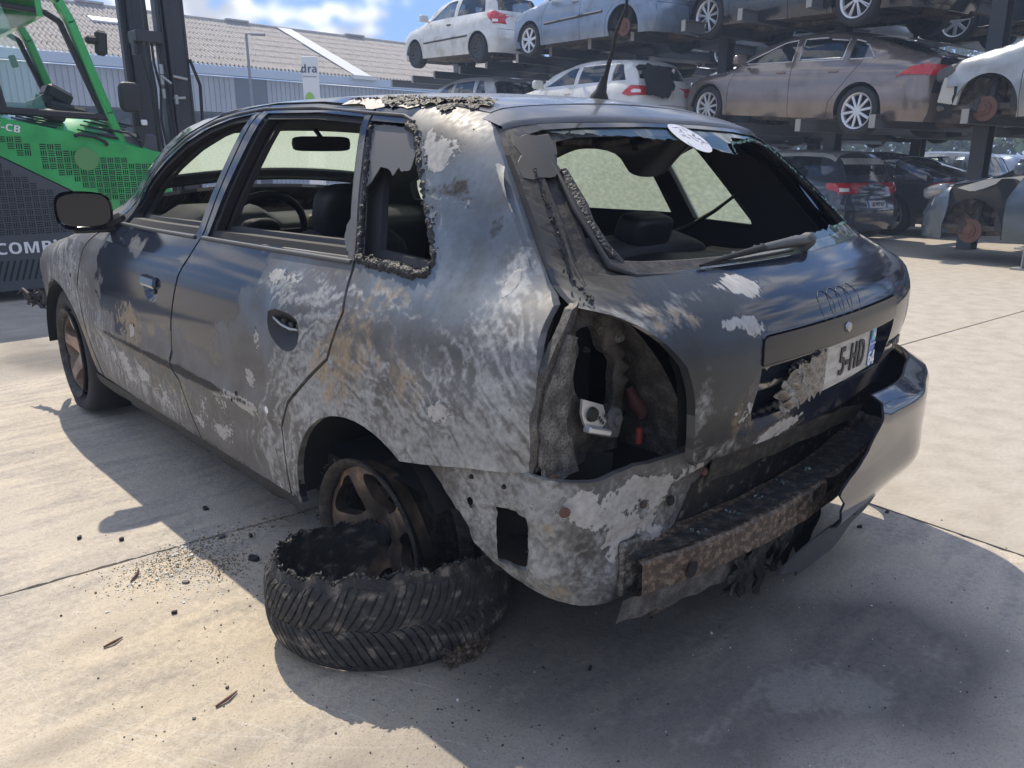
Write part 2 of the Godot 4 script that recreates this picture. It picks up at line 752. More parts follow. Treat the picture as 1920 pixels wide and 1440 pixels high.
		var ws := clampf((fsoot[p] + (d * 0.55 + c * 0.25) * minf(1.0, 2.0 * fsoot[p]) - 0.45) * 3.5, 0.0, 1.0)
		if ws > 0.0:
			col = col.lerp(Vector3(0.022, 0.021, 0.021) * (1.0 + 0.5 * c), ws)
			ro = lerpf(ro, 0.8, ws)
			me *= 1.0 - ws
			hh += 0.2 * ws * (c + d)
		alb[p * 3] = lut[int(clampf(col.x, 0.0, 1.0) * 1024.0)]
		alb[p * 3 + 1] = lut[int(clampf(col.y, 0.0, 1.0) * 1024.0)]
		alb[p * 3 + 2] = lut[int(clampf(col.z, 0.0, 1.0) * 1024.0)]
		orm[p * 3 + 1] = int(clampf(ro, 0.0, 1.0) * 255.0)
		orm[p * 3 + 2] = int(clampf(me, 0.0, 1.0) * 255.0)
		hgt[p] = int(clampf(hh, 0.0, 1.0) * 255.0)
	var m := StandardMaterial3D.new()
	m.albedo_texture = ImageTexture.create_from_image(Image.create_from_data(w, h, false, Image.FORMAT_RGB8, alb))
	var ot := ImageTexture.create_from_image(Image.create_from_data(w, h, false, Image.FORMAT_RGB8, orm))
	m.roughness = 1.0
	m.roughness_texture = ot
	m.roughness_texture_channel = BaseMaterial3D.TEXTURE_CHANNEL_GREEN
	m.metallic = 1.0
	m.metallic_texture = ot
	m.metallic_texture_channel = BaseMaterial3D.TEXTURE_CHANNEL_BLUE
	m.heightmap_enabled = true
	m.heightmap_texture = ImageTexture.create_from_image(Image.create_from_data(w, h, false, Image.FORMAT_L8, hgt))
	m.heightmap_scale = 0.22
	m.texture_repeat = false
	return m

func materials() -> void:
	M.paint = mat(lin(0.017, 0.021, 0.034), 0.08, 0.0, 0.6)
	M.rubber = mat(lin(0.014, 0.014, 0.015), 0.75)
	M.black = mat(lin(0.012, 0.012, 0.013), 0.55)
	M.dark = mat(lin(0.008, 0.008, 0.009), 0.9)
	M.trim = mat(lin(0.03, 0.03, 0.033), 0.7)
	M.trim2 = mat(lin(0.075, 0.078, 0.08), 0.65)
	M.steel = mat(lin(0.35, 0.36, 0.37), 0.35, 0.7)
	M.alloy = mat(lin(0.55, 0.56, 0.58), 0.3, 0.6)
	M.white = mat(lin(0.72, 0.73, 0.74), 0.5)
	M.rust = mat(lin(0.115, 0.055, 0.038), 0.85)
	M.red = mat(lin(0.45, 0.012, 0.016), 0.12, 0.0, 0.5)
	M.lampw = mat(lin(0.7, 0.7, 0.72), 0.1, 0.0, 0.5)
	M.glass = glass(Color(0.5, 0.6, 0.6), 0.10)
	M.tint = glass(Color(0.12, 0.15, 0.16), 0.55)
	M.shard = glass(Color(0.40, 0.50, 0.49), 0.20)
	M.dusty = glass(lin(0.85, 0.90, 0.80), 0.84, 0.7)
	M.dusty.uv1_scale = Vector3(5, 3, 1)
	M.dusty.backlight_enabled = true
	M.dusty.backlight = Color(1.0, 1.0, 1.0)
	M.dusty.albedo_texture = noise_tex(0.03, [0.0, Color(0.80, 0.84, 0.78, 0.84), 0.4, Color(0.84, 0.88, 0.82, 0.90), 0.65, Color(0.87, 0.90, 0.84, 0.94), 1.0, Color(0.93, 0.94, 0.89, 1.0)], 768, 7, 5, 10.0)
	# char: crusty black with grey flecks
	M.char = mat(Color.WHITE, 0.62)
	M.char.albedo_texture = noise_tex(0.05, [0.0, lin(0.008, 0.008, 0.009), 0.55, lin(0.016, 0.016, 0.017), 0.80, lin(0.03, 0.029, 0.028), 1.0, lin(0.12, 0.11, 0.10)], 512, 5, 8)
	M.char.heightmap_enabled = true
	M.char.heightmap_texture = noise_tex(0.06, [], 512, 5, 9)
	M.char.heightmap_scale = 0.7
	M.char.uv1_triplanar = true
	M.char.uv1_scale = Vector3.ONE * 3.0
	# bare burnt sheet metal: grey-brown scale with pale patches of old primer
	M.metal = mat(Color.WHITE, 0.62, 0.15)
	M.metal.albedo_texture = noise_tex(0.011, [0.0, lin(0.035, 0.033, 0.032), 0.35, lin(0.075, 0.070, 0.065), 0.50, lin(0.12, 0.113, 0.105), 0.56, lin(0.17, 0.165, 0.155), 0.60, lin(0.27, 0.27, 0.265), 0.75, lin(0.31, 0.31, 0.31), 1.0, lin(0.24, 0.19, 0.14)], 1024, 7, 21, 30.0)
	M.metal.detail_enabled = true
	M.metal.detail_blend_mode = BaseMaterial3D.BLEND_MODE_MUL
	M.metal.detail_albedo = noise_tex(0.06, [0.0, Color(0.5, 0.5, 0.5), 0.5, Color(0.9, 0.88, 0.86), 1.0, Color(1, 1, 1)], 512, 4, 23)
	M.metal.detail_uv_layer = BaseMaterial3D.DETAIL_UV_1
	M.metal.heightmap_enabled = true
	M.metal.heightmap_texture = noise_tex(0.03, [], 512, 5, 24)
	M.metal.heightmap_scale = 0.2
	M.metal.uv1_triplanar = true
	M.metal.uv1_scale = Vector3.ONE * 2.6
	# darker scorched metal
	M.scorch = M.metal.duplicate()
	M.scorch.albedo_texture = noise_tex(0.012, [0.0, lin(0.012, 0.011, 0.011), 0.45, lin(0.040, 0.038, 0.036), 0.65, lin(0.065, 0.06, 0.055), 0.78, lin(0.10, 0.094, 0.086), 1.0, lin(0.17, 0.16, 0.15)], 768, 6, 31, 25.0)
	M.flange = M.metal.duplicate()
	M.flange.uv1_scale = Vector3.ONE * 4.0
	M.flange.albedo_texture = noise_tex(0.01, [0.0, lin(0.06, 0.056, 0.052), 0.4, lin(0.12, 0.115, 0.11), 0.7, lin(0.20, 0.20, 0.195), 1.0, lin(0.28, 0.28, 0.275)], 512, 7, 37, 20.0)
	M.recess = M.flange.duplicate()
	M.recess.albedo_texture = noise_tex(0.01, [0.0, lin(0.035, 0.033, 0.031), 0.4, lin(0.07, 0.066, 0.062), 0.62, lin(0.10, 0.096, 0.09), 0.8, lin(0.15, 0.145, 0.135), 1.0, lin(0.22, 0.21, 0.195)], 512, 7, 39, 25.0)
	M.ash = M.metal.duplicate()
	M.ash.uv1_scale = Vector3.ONE * 5.0
	M.ash.albedo_texture = noise_tex(0.02, [0.0, lin(0.05, 0.045, 0.04), 0.3, lin(0.22, 0.20, 0.17), 0.6, lin(0.38, 0.35, 0.30), 1.0, lin(0.52, 0.49, 0.44)], 512, 6, 36, 10.0)
	M.soot = M.metal.duplicate()
	M.soot.albedo_texture = noise_tex(0.012, [0.0, lin(0.006, 0.006, 0.006), 0.55, lin(0.014, 0.013, 0.013), 0.72, lin(0.03, 0.027, 0.025), 0.76, lin(0.14, 0.13, 0.12), 1.0, lin(0.17, 0.16, 0.15)], 512, 6, 35, 25.0)
	# heat-browned steel
	M.brown = M.metal.duplicate()
	M.brown.uv1_scale = Vector3.ONE * 4.0
	M.brown.albedo_texture = noise_tex(0.02, [0.0, lin(0.05, 0.036, 0.028), 0.42, lin(0.10, 0.075, 0.056), 0.58, lin(0.17, 0.125, 0.092), 0.70, lin(0.27, 0.215, 0.165), 1.0, lin(0.3, 0.22, 0.15)], 512, 6, 41, 6.0)
	# burnt alloy: sooty brown
	M.rim = mat(Color.WHITE, 0.5, 0.45)
	M.rim.albedo_texture = noise_tex(0.008, [0.0, lin(0.03, 0.026, 0.024), 0.45, lin(0.085, 0.066, 0.054), 0.62, lin(0.17, 0.12, 0.09), 0.8, lin(0.3, 0.2, 0.13), 1.0, lin(0.34, 0.28, 0.22)], 512, 5, 51, 10.0)
	M.rim.uv1_triplanar = true
	M.rim.uv1_scale = Vector3.ONE * 2.2
	M.rim2 = mat(Color.WHITE, 0.45, 0.5)
	M.rim2.albedo_texture = noise_tex(0.01, [0.0, lin(0.09, 0.06, 0.045), 0.5, lin(0.34, 0.25, 0.19), 1.0, lin(0.52, 0.44, 0.38)], 256, 4, 52)
	M.rim2.uv1_triplanar = true
	M.rim2.uv1_scale = Vector3.ONE * 2.0
	# burnt tyre rubber with dust
	M.tyre = mat(Color.WHITE, 0.85)
	M.tyre.albedo_texture = noise_tex(0.015, [0.0, lin(0.014, 0.014, 0.015), 0.5, lin(0.03, 0.03, 0.031), 0.68, lin(0.06, 0.056, 0.052), 0.78, lin(0.20, 0.17, 0.14), 1.0, lin(0.28, 0.24, 0.20)], 512, 6, 61, 10.0)
	M.tyre.heightmap_enabled = true
	M.tyre.heightmap_texture = noise_tex(0.08, [], 512, 4, 62)
	M.tyre.heightmap_scale = 0.25
	M.tyre.uv1_triplanar = true
	M.tyre.uv1_scale = Vector3.ONE * 2.5

# ------------------------------------------------------------------ the yard
func concrete_map(w: int, r: Rect2) -> StandardMaterial3D:
	var f0 := field(w, w, r, [[-0.35, 0.75, 0.75, 0.42, 0.62], [-0.02, 1.05, 0.20, 0.13, 0.75], [0.12, 1.22, 0.2, 0.12, 0.5], [-0.45, 0.95, 0.3, 0.15, 0.35], [-0.5, 0.2, 0.7, 0.6, 0.55], [0.05, 0.95, 0.22, 0.14, 0.75], [-0.15, 1.2, 0.2, 0.14, 0.5], [-0.62, 0.62, 0.25, 0.2, 0.4], [0.25, 0.55, 0.3, 0.2, 0.4], [-0.2, -1.2, 0.9, 1.2, 0.35], [-1.35, 0.25, 0.12, 0.05, 0.42], [-1.22, 0.42, 0.10, 0.06, 0.40], [-1.6, -0.05, 0.25, 0.04, 0.36], [-1.45, -0.42, 0.18, 0.05, 0.3], [1.2, 0.3, 0.3, 0.08, 0.3]])
	var fo := field(w, w, r, [[-1.25, -0.3, 0.4, 0.35, 0.5], [-1.5, 0.3, 0.5, 0.5, 0.45], [-1.15, -0.62, 0.12, 0.08, 0.5], [1.6, 0.5, 0.7, 0.7, 0.35], [-1.0, 0.0, 0.3, 0.3, 0.3]])
	var fl := field(w, w, r, [[-0.28, 0.92, 0.14, 0.06, 1.0], [-0.22, 1.04, 0.10, 0.05, 0.9], [0.12, 0.78, 0.09, 0.09, 0.7], [-0.42, 0.86, 0.2, 0.05, 0.35], [0.42, 0.95, 0.05, 0.3, 0.4]])
	var nA := nbytes(noise(0.006, 6, FastNoiseLite.TYPE_SIMPLEX_SMOOTH, 3, 20.0), w, w)
	var nC := nbytes(noise(0.09, 4, FastNoiseLite.TYPE_SIMPLEX_SMOOTH, 4), w, w)
	var nD := nbytes(noise(0.35, 2, FastNoiseLite.TYPE_SIMPLEX, 5), w, w)
	var br := noise(0.03, 4, FastNoiseLite.TYPE_SIMPLEX_SMOOTH, 6, 10.0).get_image(w, w / 4, false, false, false)
	br.resize(w, w, Image.INTERPOLATE_CUBIC)
	br.rotate_90(CLOCKWISE)
	var nE := br.get_data()
	var sc := PackedByteArray()
	sc.resize(w * w)
	# scratches dragged over the concrete
	var rng := RandomNumberGenerator.new()
	rng.seed = 77
	for k in 150:
		var a := Vector2(rng.randf_range(-2.2, -0.9), rng.randf_range(-0.6, 1.5))
		var ang := rng.randfn(0.95, 0.12) if k < 110 else rng.randf_range(0.0, PI)
		var ln := rng.randf_range(0.05, 0.4) if k < 110 else rng.randf_range(0.03, 0.12)
		var bend := rng.randf_range(-0.6, 0.6)
		var st := int(ln * 700.0)
		var am := rng.randi_range(30, 110)
		for i in st:
			var t := float(i) / st
			a += Vector2(cos(ang + bend * t), sin(ang + bend * t)) * ln / st
			var px := int((a.x - r.position.x) / r.size.x * w)
			var py := int((1.0 - (a.y - r.position.y) / r.size.y) * w)
			if px > 0 and py > 0 and px < w and py < w and rng.randf() < 0.8:
				sc[py * w + px] = am
	var alb := PackedByteArray()
	alb.resize(w * w * 3)
	var hgt := PackedByteArray()
	hgt.resize(w * w)
	var lut := PackedByteArray()
	lut.resize(1025)
	for i in 1025:
		lut[i] = int(255.0 * Color(i / 1024.0, 0, 0).linear_to_srgb().r)
	for p in w * w:
		var a := (nA[p] - 127.5) / 100.0
		var c := (nC[p] - 127.5) / 110.0
		var d := (nD[p] - 127.5) / 120.0
		var e := (nE[p] - 127.5) / 100.0
		var g := 0.385 + 0.06 * a + 0.085 * c + 0.085 * e + 0.055 * d
		var o := clampf(fo[p] + 0.3 * e + 0.2 * a + 0.25, 0.0, 1.0)
		var rr := g * (1.0 + 0.06 * o)
		var gg := g * (0.90 - 0.01 * o)
		var bb := g * (0.77 - 0.12 * o)
		# soot and oil
		var s := clampf((f0[p] + 0.30 * a + 0.16 * e + 0.10 * c - 0.22) * 0.95, 0.0, 0.66)
		rr *= 1.0 - s
		gg *= 1.0 - s * 0.985
		bb *= 1.0 - s * 0.95
		var l := clampf((fl[p] + 0.6 * a + 0.3 * c + 0.3 * e - 0.3) * 0.7, 0.0, 0.26)
		rr = lerpf(rr, 0.30, l)
		gg = lerpf(gg, 0.30, l)
		bb = lerpf(bb, 0.29, l)
		if d + 0.5 * c > 0.82:
			rr *= 0.55
			gg *= 0.53
			bb *= 0.52
		var k := sc[p] / 255.0
		rr = lerpf(rr, 0.62, k * 0.7)
		gg = lerpf(gg, 0.60, k * 0.7)
		bb = lerpf(bb, 0.55, k * 0.7)
		alb[p * 3] = lut[int(clampf(rr, 0.0, 1.0) * 1024.0)]
		alb[p * 3 + 1] = lut[int(clampf(gg, 0.0, 1.0) * 1024.0)]
		alb[p * 3 + 2] = lut[int(clampf(bb, 0.0, 1.0) * 1024.0)]
		hgt[p] = int(clampf(0.5 + 0.16 * c + 0.14 * d + 0.1 * a - 0.2 * k, 0.0, 1.0) * 255.0)
	var m := StandardMaterial3D.new()
	m.albedo_texture = ImageTexture.create_from_image(Image.create_from_data(w, w, false, Image.FORMAT_RGB8, alb))
	m.roughness = 0.82
	m.heightmap_enabled = true
	m.heightmap_texture = ImageTexture.create_from_image(Image.create_from_data(w, w, false, Image.FORMAT_L8, hgt))
	m.heightmap_scale = 0.5
	return m

func build_ground() -> void:
	# far sheet, a little below the slabs, reaching the horizon
	var far := mat(Color.WHITE, 0.85)
	far.albedo_texture = noise_tex(0.01, [0.0, lin(0.31, 0.275, 0.225), 0.5, lin(0.365, 0.328, 0.272), 1.0, lin(0.41, 0.372, 0.315)], 1024, 8, 71, 20.0)
	far.uv1_triplanar = true
	far.uv1_world_triplanar = true
	far.uv1_scale = Vector3.ONE * 0.5
	far.heightmap_enabled = true
	far.heightmap_texture = noise_tex(0.12, [], 512, 4, 72)
	far.heightmap_scale = 0.3
	M.concrete = far
	var near := concrete_map(1664, Rect2(-2.7, -2.9, 4.5, 4.5))
	M.near = near
	var base := MB.new()
	base.quad(Vector3(-400, -0.05, -400), Vector3(400, -0.05, -400), Vector3(400, -0.05, 400), Vector3(-400, -0.05, 400))
	var g := part(self, "ground", base, mat(lin(0.30, 0.27, 0.225), 0.9))
	g.set_meta("kind", "structure")
	# concrete slabs with open joints
	var ex := Vector3(0.9936, 0, 0.113)
	var ez := Vector3(-0.113, 0, 0.9936)
	var o := Vector3(0.97, 0, -0.53)
	var S := 5.0
	var gap := 0.007
	for j in range(-9, 4):
		for i in range(-6, 9):
			var lo := Vector2(i * S + gap, j * S + gap)
			var hi := Vector2((i + 1) * S - gap, (j + 1) * S - gap)
			var m := MB.new()
			var isnear := (i == -1 and (j == 0 or j == -1)) or (i == 0 and j == 0) and false
			var c := []
			var rng := RandomNumberGenerator.new()
			rng.seed = i * 131 + j * 17 + 5000
			var sag := rng.randf_range(-0.002, 0.002)
			if i == -1 and (j == 0 or j == -1):
				var poly := PackedVector2Array()
				var cs := [Vector2(lo.x, lo.y), Vector2(hi.x, lo.y), Vector2(hi.x, hi.y), Vector2(lo.x, hi.y)]
				for k in 4:
					poly.push_back(cs[k])
				poly = ragged(poly, 0.028, 0.0045, 900 + j)
				var sf := func(u: float, v: float) -> Vector3:
					return o + ex * u + ez * v
				m.sheet(poly, [], 0.25, sf, Rect2(0, 0, 1, 1), 0.05, Vector3.DOWN)
				for k in m.v.size():
					m.uv[k] = Vector2((m.v[k].x + 2.7) / 4.5, 1.0 - (m.v[k].z + 2.9) / 4.5)
			else:
				for q in [Vector2(lo.x, lo.y), Vector2(hi.x, lo.y), Vector2(hi.x, hi.y), Vector2(lo.x, hi.y)]:
					c.append(o + ex * q.x + ez * q.y + Vector3(0, sag, 0))
				m.quad(c[0], c[1], c[2], c[3])
				for k in 4:
					m.quad(c[k], c[(k + 1) % 4], c[(k + 1) % 4] + Vector3.DOWN * 0.05, c[k] + Vector3.DOWN * 0.05)
			part(g, "concrete_slab", m, near if i == -1 and (j == 0 or j == -1) else far)

# ------------------------------------------------------------------ the burnt hatchback
var B: Body
var car: Node3D
const SIDE_R := Rect2(-2.95, 0.1, 3.7, 1.35)
const CORNER_R := Rect2(0.0, 0.26, 1.2, 0.4)
const REAR_R := Rect2(-0.95, 0.15, 1.9, 1.25)

func superell(m: MB, c: Vector3, s: Vector3, b := Basis.IDENTITY, p := 0.5, k := 14) -> void:
	m.grid(k * 2, k, func(i: int, j: int) -> Vector3:
		var th := TAU * i / (k * 2)
		var ph := PI * (float(j) / k - 0.5)
		var cp := pow(absf(cos(ph)), p) * signf(cos(ph))
		return c + b * Vector3(s.x * 0.5 * cp * signf(cos(th)) * pow(absf(cos(th)), p), s.y * 0.5 * signf(sin(ph)) * pow(absf(sin(ph)), p), s.z * 0.5 * cp * signf(sin(th)) * pow(absf(sin(th)), p)), true)

func left(dx := 0.0) -> Callable:
	return func(u: float, v: float) -> Vector3: return Vector3(-B.sx(u, v) + dx, v, u)

func side_sheet(o: PackedVector2Array, holes: Array, cell := 0.035, fl := 0.018, dx := 0.0, sf = null) -> MB:
	var m := MB.new()
	m.sheet(o, holes, cell, sf if sf else left(dx), SIDE_R, fl, Vector3(1, 0, 0))
	return m

func rear_sheet(o: PackedVector2Array, holes: Array, cell := 0.035, fl := 0.018, dz := 0.0) -> MB:
	var m := MB.new()
	m.sheet(o, holes, cell, func(u: float, v: float) -> Vector3: return Vector3(u, v, B.sz(u, v) + dz), REAR_R, fl, Vector3(0, 0, -1))
	return m

func grow(p: PackedVector2Array, d: float) -> PackedVector2Array:
	var r := Geometry2D.offset_polygon(p, d, Geometry2D.JOIN_ROUND)
	return r[0] if r.size() > 0 else p

# a crust of charred flakes along a line of points on the body
func crust(pts: Array, w: float, count: int, sd: int, size := 0.012, nrm := Vector3(-1, 0, 0)) -> MB:
	var rng := RandomNumberGenerator.new()
	rng.seed = sd
	var m := MB.new()
	var ln := []
	var tot := 0.0
	for i in pts.size() - 1:
		var l: float = (pts[i + 1] - pts[i]).length()
		ln.append(l)
		tot += l
	for k in count:
		var t := rng.randf() * tot
		var i := 0
		while i < ln.size() - 1 and t > ln[i]:
			t -= ln[i]
			i += 1
		var p: Vector3 = pts[i].lerp(pts[i + 1], clampf(t / ln[i], 0, 1))
		var d: Vector3 = (pts[i + 1] - pts[i]).normalized()
		var sd2 := d.cross(nrm).normalized()
		p += sd2 * rng.randfn(0.0, w * 0.42) + nrm * rng.randf_range(0.0, size * 0.5)
		var s := size * rng.randf_range(0.5, 1.6)
		var bs := Basis(Vector3(rng.randf() - 0.5, rng.randf() - 0.5, rng.randf() - 0.5).normalized(), rng.randf_range(0, TAU))
		var q := []
		for a in 5:
			var an := TAU * a / 5.0 + rng.randf_range(-0.4, 0.4)
			q.append(p + bs * Vector3(cos(an) * s * rng.randf_range(0.6, 1.2), sin(an) * s * rng.randf_range(0.3, 0.8), rng.randf_range(-0.25, 0.25) * s))
		var c := p + bs.z * s * 0.35
		var c2 := p - bs.z * s * 0.25
		for a in 5:
			m.tri(c, q[a], q[(a + 1) % 5])
			m.tri(c2, q[(a + 1) % 5], q[a])
	return m

func build_main_car() -> void:
	B = Body.new()
	B.base = Prof.new([[0.1, 0.79], [0.2, 0.825], [0.3, 0.845], [0.45, 0.860], [0.62, 0.868], [0.76, 0.862], [0.86, 0.842], [0.93, 0.808], [0.97, 0.783], [1.02, 0.762], [1.1, 0.73], [1.2, 0.683], [1.3, 0.63], [1.36, 0.59], [1.42, 0.53]])
	B.plan = Prof.new([[-3.45, 0.26], [-3.1, 0.10], [-2.9, 0.05], [-2.5, 0.012], [-2.1, 0.008], [-1.5, 0.0], [-0.5, 0.0], [0.0, 0.003], [0.3, 0.012], [0.5, 0.03], [0.65, 0.055], [0.85, 0.11]])
	B.up = Prof.new([[-3.4, 0.2], [-2.2, 0.15], [-1.9, 0.10], [-1.5, 0.03], [-1.0, 0.0], [-0.5, 0.0], [-0.1, 0.012], [0.2, 0.02], [0.4, 0.05], [0.6, 0.09], [0.8, 0.13]])
	B.rear = Prof.new([[0.0, 0.68], [0.2, 0.70], [0.45, 0.745], [0.60, 0.772], [0.70, 0.800], [0.80, 0.815], [0.88, 0.803], [0.93, 0.77], [0.965, 0.715], [0.985, 0.665], [1.1, 0.528], [1.2, 0.405], [1.3, 0.275], [1.4, 0.14], [1.6, -0.1]])
	B.top = Prof.new([[-3.5, 0.58], [-3.3, 0.66], [-3.1, 0.76], [-2.8, 0.85], [-2.5, 0.91], [-2.3, 0.955], [-2.15, 1.035], [-2.0, 1.14], [-1.85, 1.235], [-1.6, 1.335], [-1.3, 1.388], [-1.0, 1.408], [-0.7, 1.412], [-0.3, 1.402], [0.0, 1.380], [0.2, 1.355], [0.32, 1.325], [0.5, 1.22], [0.8, 1.0]])
	B.front = Prof.new([[0.0, -3.18], [0.25, -3.28], [0.45, -3.33], [0.6, -3.30], [0.7, -3.2], [0.9, -2.9], [1.5, -2.0]])
	car = thing("burnt_hatchback", "burnt dark blue five-door hatchback with scorched peeling paint, nearest car in the yard", "car")
	car.transform = Transform3D(Basis(Vector3.RIGHT, 0.02251) * Basis(Vector3.BACK, 0.01361), Vector3(0, -0.029, 0))
	car_maps()
	car_sides()
	car_top()
	car_rear()
	car_inside()
	car_wheels()

func car_maps() -> void:
	var P := Vector3(0.017, 0.021, 0.034)
	M.side = burnt_map(1792, 654, SIDE_R, {
		"swirl": Vector2(0.0, 0.27), "dull_tone": 0.115,
		"dull": [[-2.5, 0.72, 0.5, 0.4, 1.4], [-1.6, 0.38, 0.75, 0.17, 1.3], [-2.02, 0.72, 0.14, 0.25, 1.0], [-1.78, 0.88, 0.10, 0.05, 0.5], [-0.85, 0.42, 0.55, 0.22, 1.2], [-0.25, 0.75, 0.24, 0.32, 1.3], [0.25, 0.8, 0.5, 0.4, 2.0], [0.25, 1.15, 0.26, 0.25, 2.0], [-0.5, 0.66, 0.14, 0.14, 0.6], [-1.45, 0.90, 0.10, 0.05, 0.75]],
		"ash": [[0.12, 0.66, 0.42, 0.15, 0.72], [0.5, 0.74, 0.16, 0.25, 0.62], [-0.2, 0.60, 0.14, 0.12, 0.65], [-0.18, 0.74, 0.14, 0.2, 0.5], [-0.36, 0.875, 0.16, 0.05, 0.55], [-0.42, 0.38, 0.14, 0.2, 0.62], [-2.5, 0.55, 0.35, 0.15, 0.45], [-2.3, 0.8, 0.2, 0.1, 0.4], [0.13, 1.10, 0.10, 0.12, 0.35], [-1.3, 0.36, 0.7, 0.12, 0.48], [-1.9, 0.5, 0.3, 0.2, 0.40], [-2.35, 0.7, 0.3, 0.2, 0.42], [0.42, 0.98, 0.05, 0.12, 0.5], [0.05, 0.90, 0.25, 0.05, 0.35], [0.3, 0.6, 0.25, 0.06, 0.5]],
		"ochre": [[0.0, 0.80, 0.16, 0.10, 0.55], [-0.08, 0.69, 0.12, 0.10, 0.55], [0.22, 0.73, 0.09, 0.12, 0.45], [-1.2, 0.42, 0.6, 0.14, 0.40], [-1.5, 0.62, 0.15, 0.08, 0.45], [-2.17, 0.38, 0.05, 0.15, 0.8], [-1.55, 0.58, 0.2, 0.1, 0.35], [-2.45, 0.66, 0.25, 0.1, 0.3], [0.12, 0.93, 0.16, 0.04, 0.4]],
		"soot": [[0.11, 1.14, 0.06, 0.015, 0.5], [0.19, 1.155, 0.05, 0.015, 0.5], [0.27, 1.13, 0.04, 0.018, 0.5], [0.33, 1.08, 0.025, 0.03, 0.5], [-1.3, 0.512, 0.85, 0.016, 0.95], [-1.0, 0.505, 0.3, 0.03, 0.35], [-1.2, 0.25, 1.2, 0.04, 0.6], [0.2, 1.04, 0.03, 0.2, 0.35], [0.22, 1.17, 0.12, 0.03, 0.35], [0.34, 1.09, 0.03, 0.10, 0.4], [-1.02, 0.45, 0.05, 0.2, 0.3], [-0.05, 0.8, 0.03, 0.2, 0.2]],
		"flake": [[0.10, 1.235, 0.075, 0.05, 1.15], [0.05, 1.265, 0.02, 0.02, 0.7], [0.11, 1.125, 0.05, 0.022, 0.5], [0.18, 1.14, 0.05, 0.022, 0.5], [0.25, 1.12, 0.04, 0.022, 0.5], [0.31, 1.07, 0.03, 0.03, 0.5], [0.36, 1.02, 0.02, 0.03, 0.6], [0.41, 0.98, 0.016, 0.04, 0.75], [-0.38, 0.905, 0.08, 0.025, 0.9], [-0.30, 0.865, 0.05, 0.04, 0.55], [-0.47, 0.70, 0.022, 0.07, 0.75], [-0.54, 0.60, 0.05, 0.045, 0.85], [-1.45, 0.41, 0.3, 0.07, 0.45], [-0.72, 0.46, 0.3, 0.05, 0.52], [-0.80, 0.36, 0.25, 0.06, 0.42], [-1.8, 0.42, 0.2, 0.08, 0.42], [-2.4, 0.82, 0.25, 0.07, 0.44], [-2.3, 0.6, 0.1, 0.15, 0.40], [-0.62, 0.51, 0.2, 0.02, 0.75], [-1.5, 0.58, 0.12, 0.05, 0.5], [0.33, 0.70, 0.1, 0.06, 0.45], [-1.2, 0.34, 0.5, 0.06, 0.35], [-2.0, 0.72, 0.025, 0.1, 0.6]],
		"blue": [[0.2, 1.14, 0.2, 0.14, 1.0], [0.15, 0.93, 0.3, 0.06, 0.7], [-0.45, 0.85, 0.2, 0.1, 0.8], [0.3, 1.0, 0.2, 0.12, 0.6]],
	}, P, 100)
	M.corner = burnt_map(840, 280, CORNER_R, {
		"dull_tone": 0.085, "dull": [[0.5, 0.45, 1.0, 0.6, 3.0]],
		"ash": [[0.62, 0.46, 0.4, 0.3, 0.40], [0.25, 0.50, 0.16, 0.12, 0.62], [0.40, 0.58, 0.12, 0.05, 0.6], [0.46, 0.45, 0.05, 0.16, 0.55], [0.60, 0.36, 0.10, 0.04, 0.35], [0.35, 0.36, 0.12, 0.03, 0.5], [0.75, 0.5, 0.15, 0.08, 0.4]],
		"ochre": [[0.46, 0.50, 0.03, 0.08, 0.5], [0.45, 0.36, 0.08, 0.05, 0.4], [0.95, 0.53, 0.03, 0.03, 0.6]],
		"soot": [[0.92, 0.45, 0.12, 0.08, 0.7], [0.80, 0.60, 0.1, 0.03, 0.4], [0.60, 0.41, 0.05, 0.03, 0.3]],
		"flake": [[0.56, 0.54, 0.14, 0.05, 0.72], [0.70, 0.56, 0.08, 0.04, 0.75], [0.60, 0.42, 0.10, 0.06, 0.48], [0.66, 0.47, 0.08, 0.03, 0.65], [0.78, 0.52, 0.05, 0.05, 0.6], [0.86, 0.56, 0.07, 0.02, 0.6], [0.73, 0.40, 0.015, 0.08, 0.65], [0.62, 0.318, 0.03, 0.012, 1.1], [0.69, 0.308, 0.03, 0.008, 1.1], [0.53, 0.57, 0.03, 0.04, 0.6], [0.78, 0.42, 0.04, 0.03, 0.7]],
	}, P, 400)
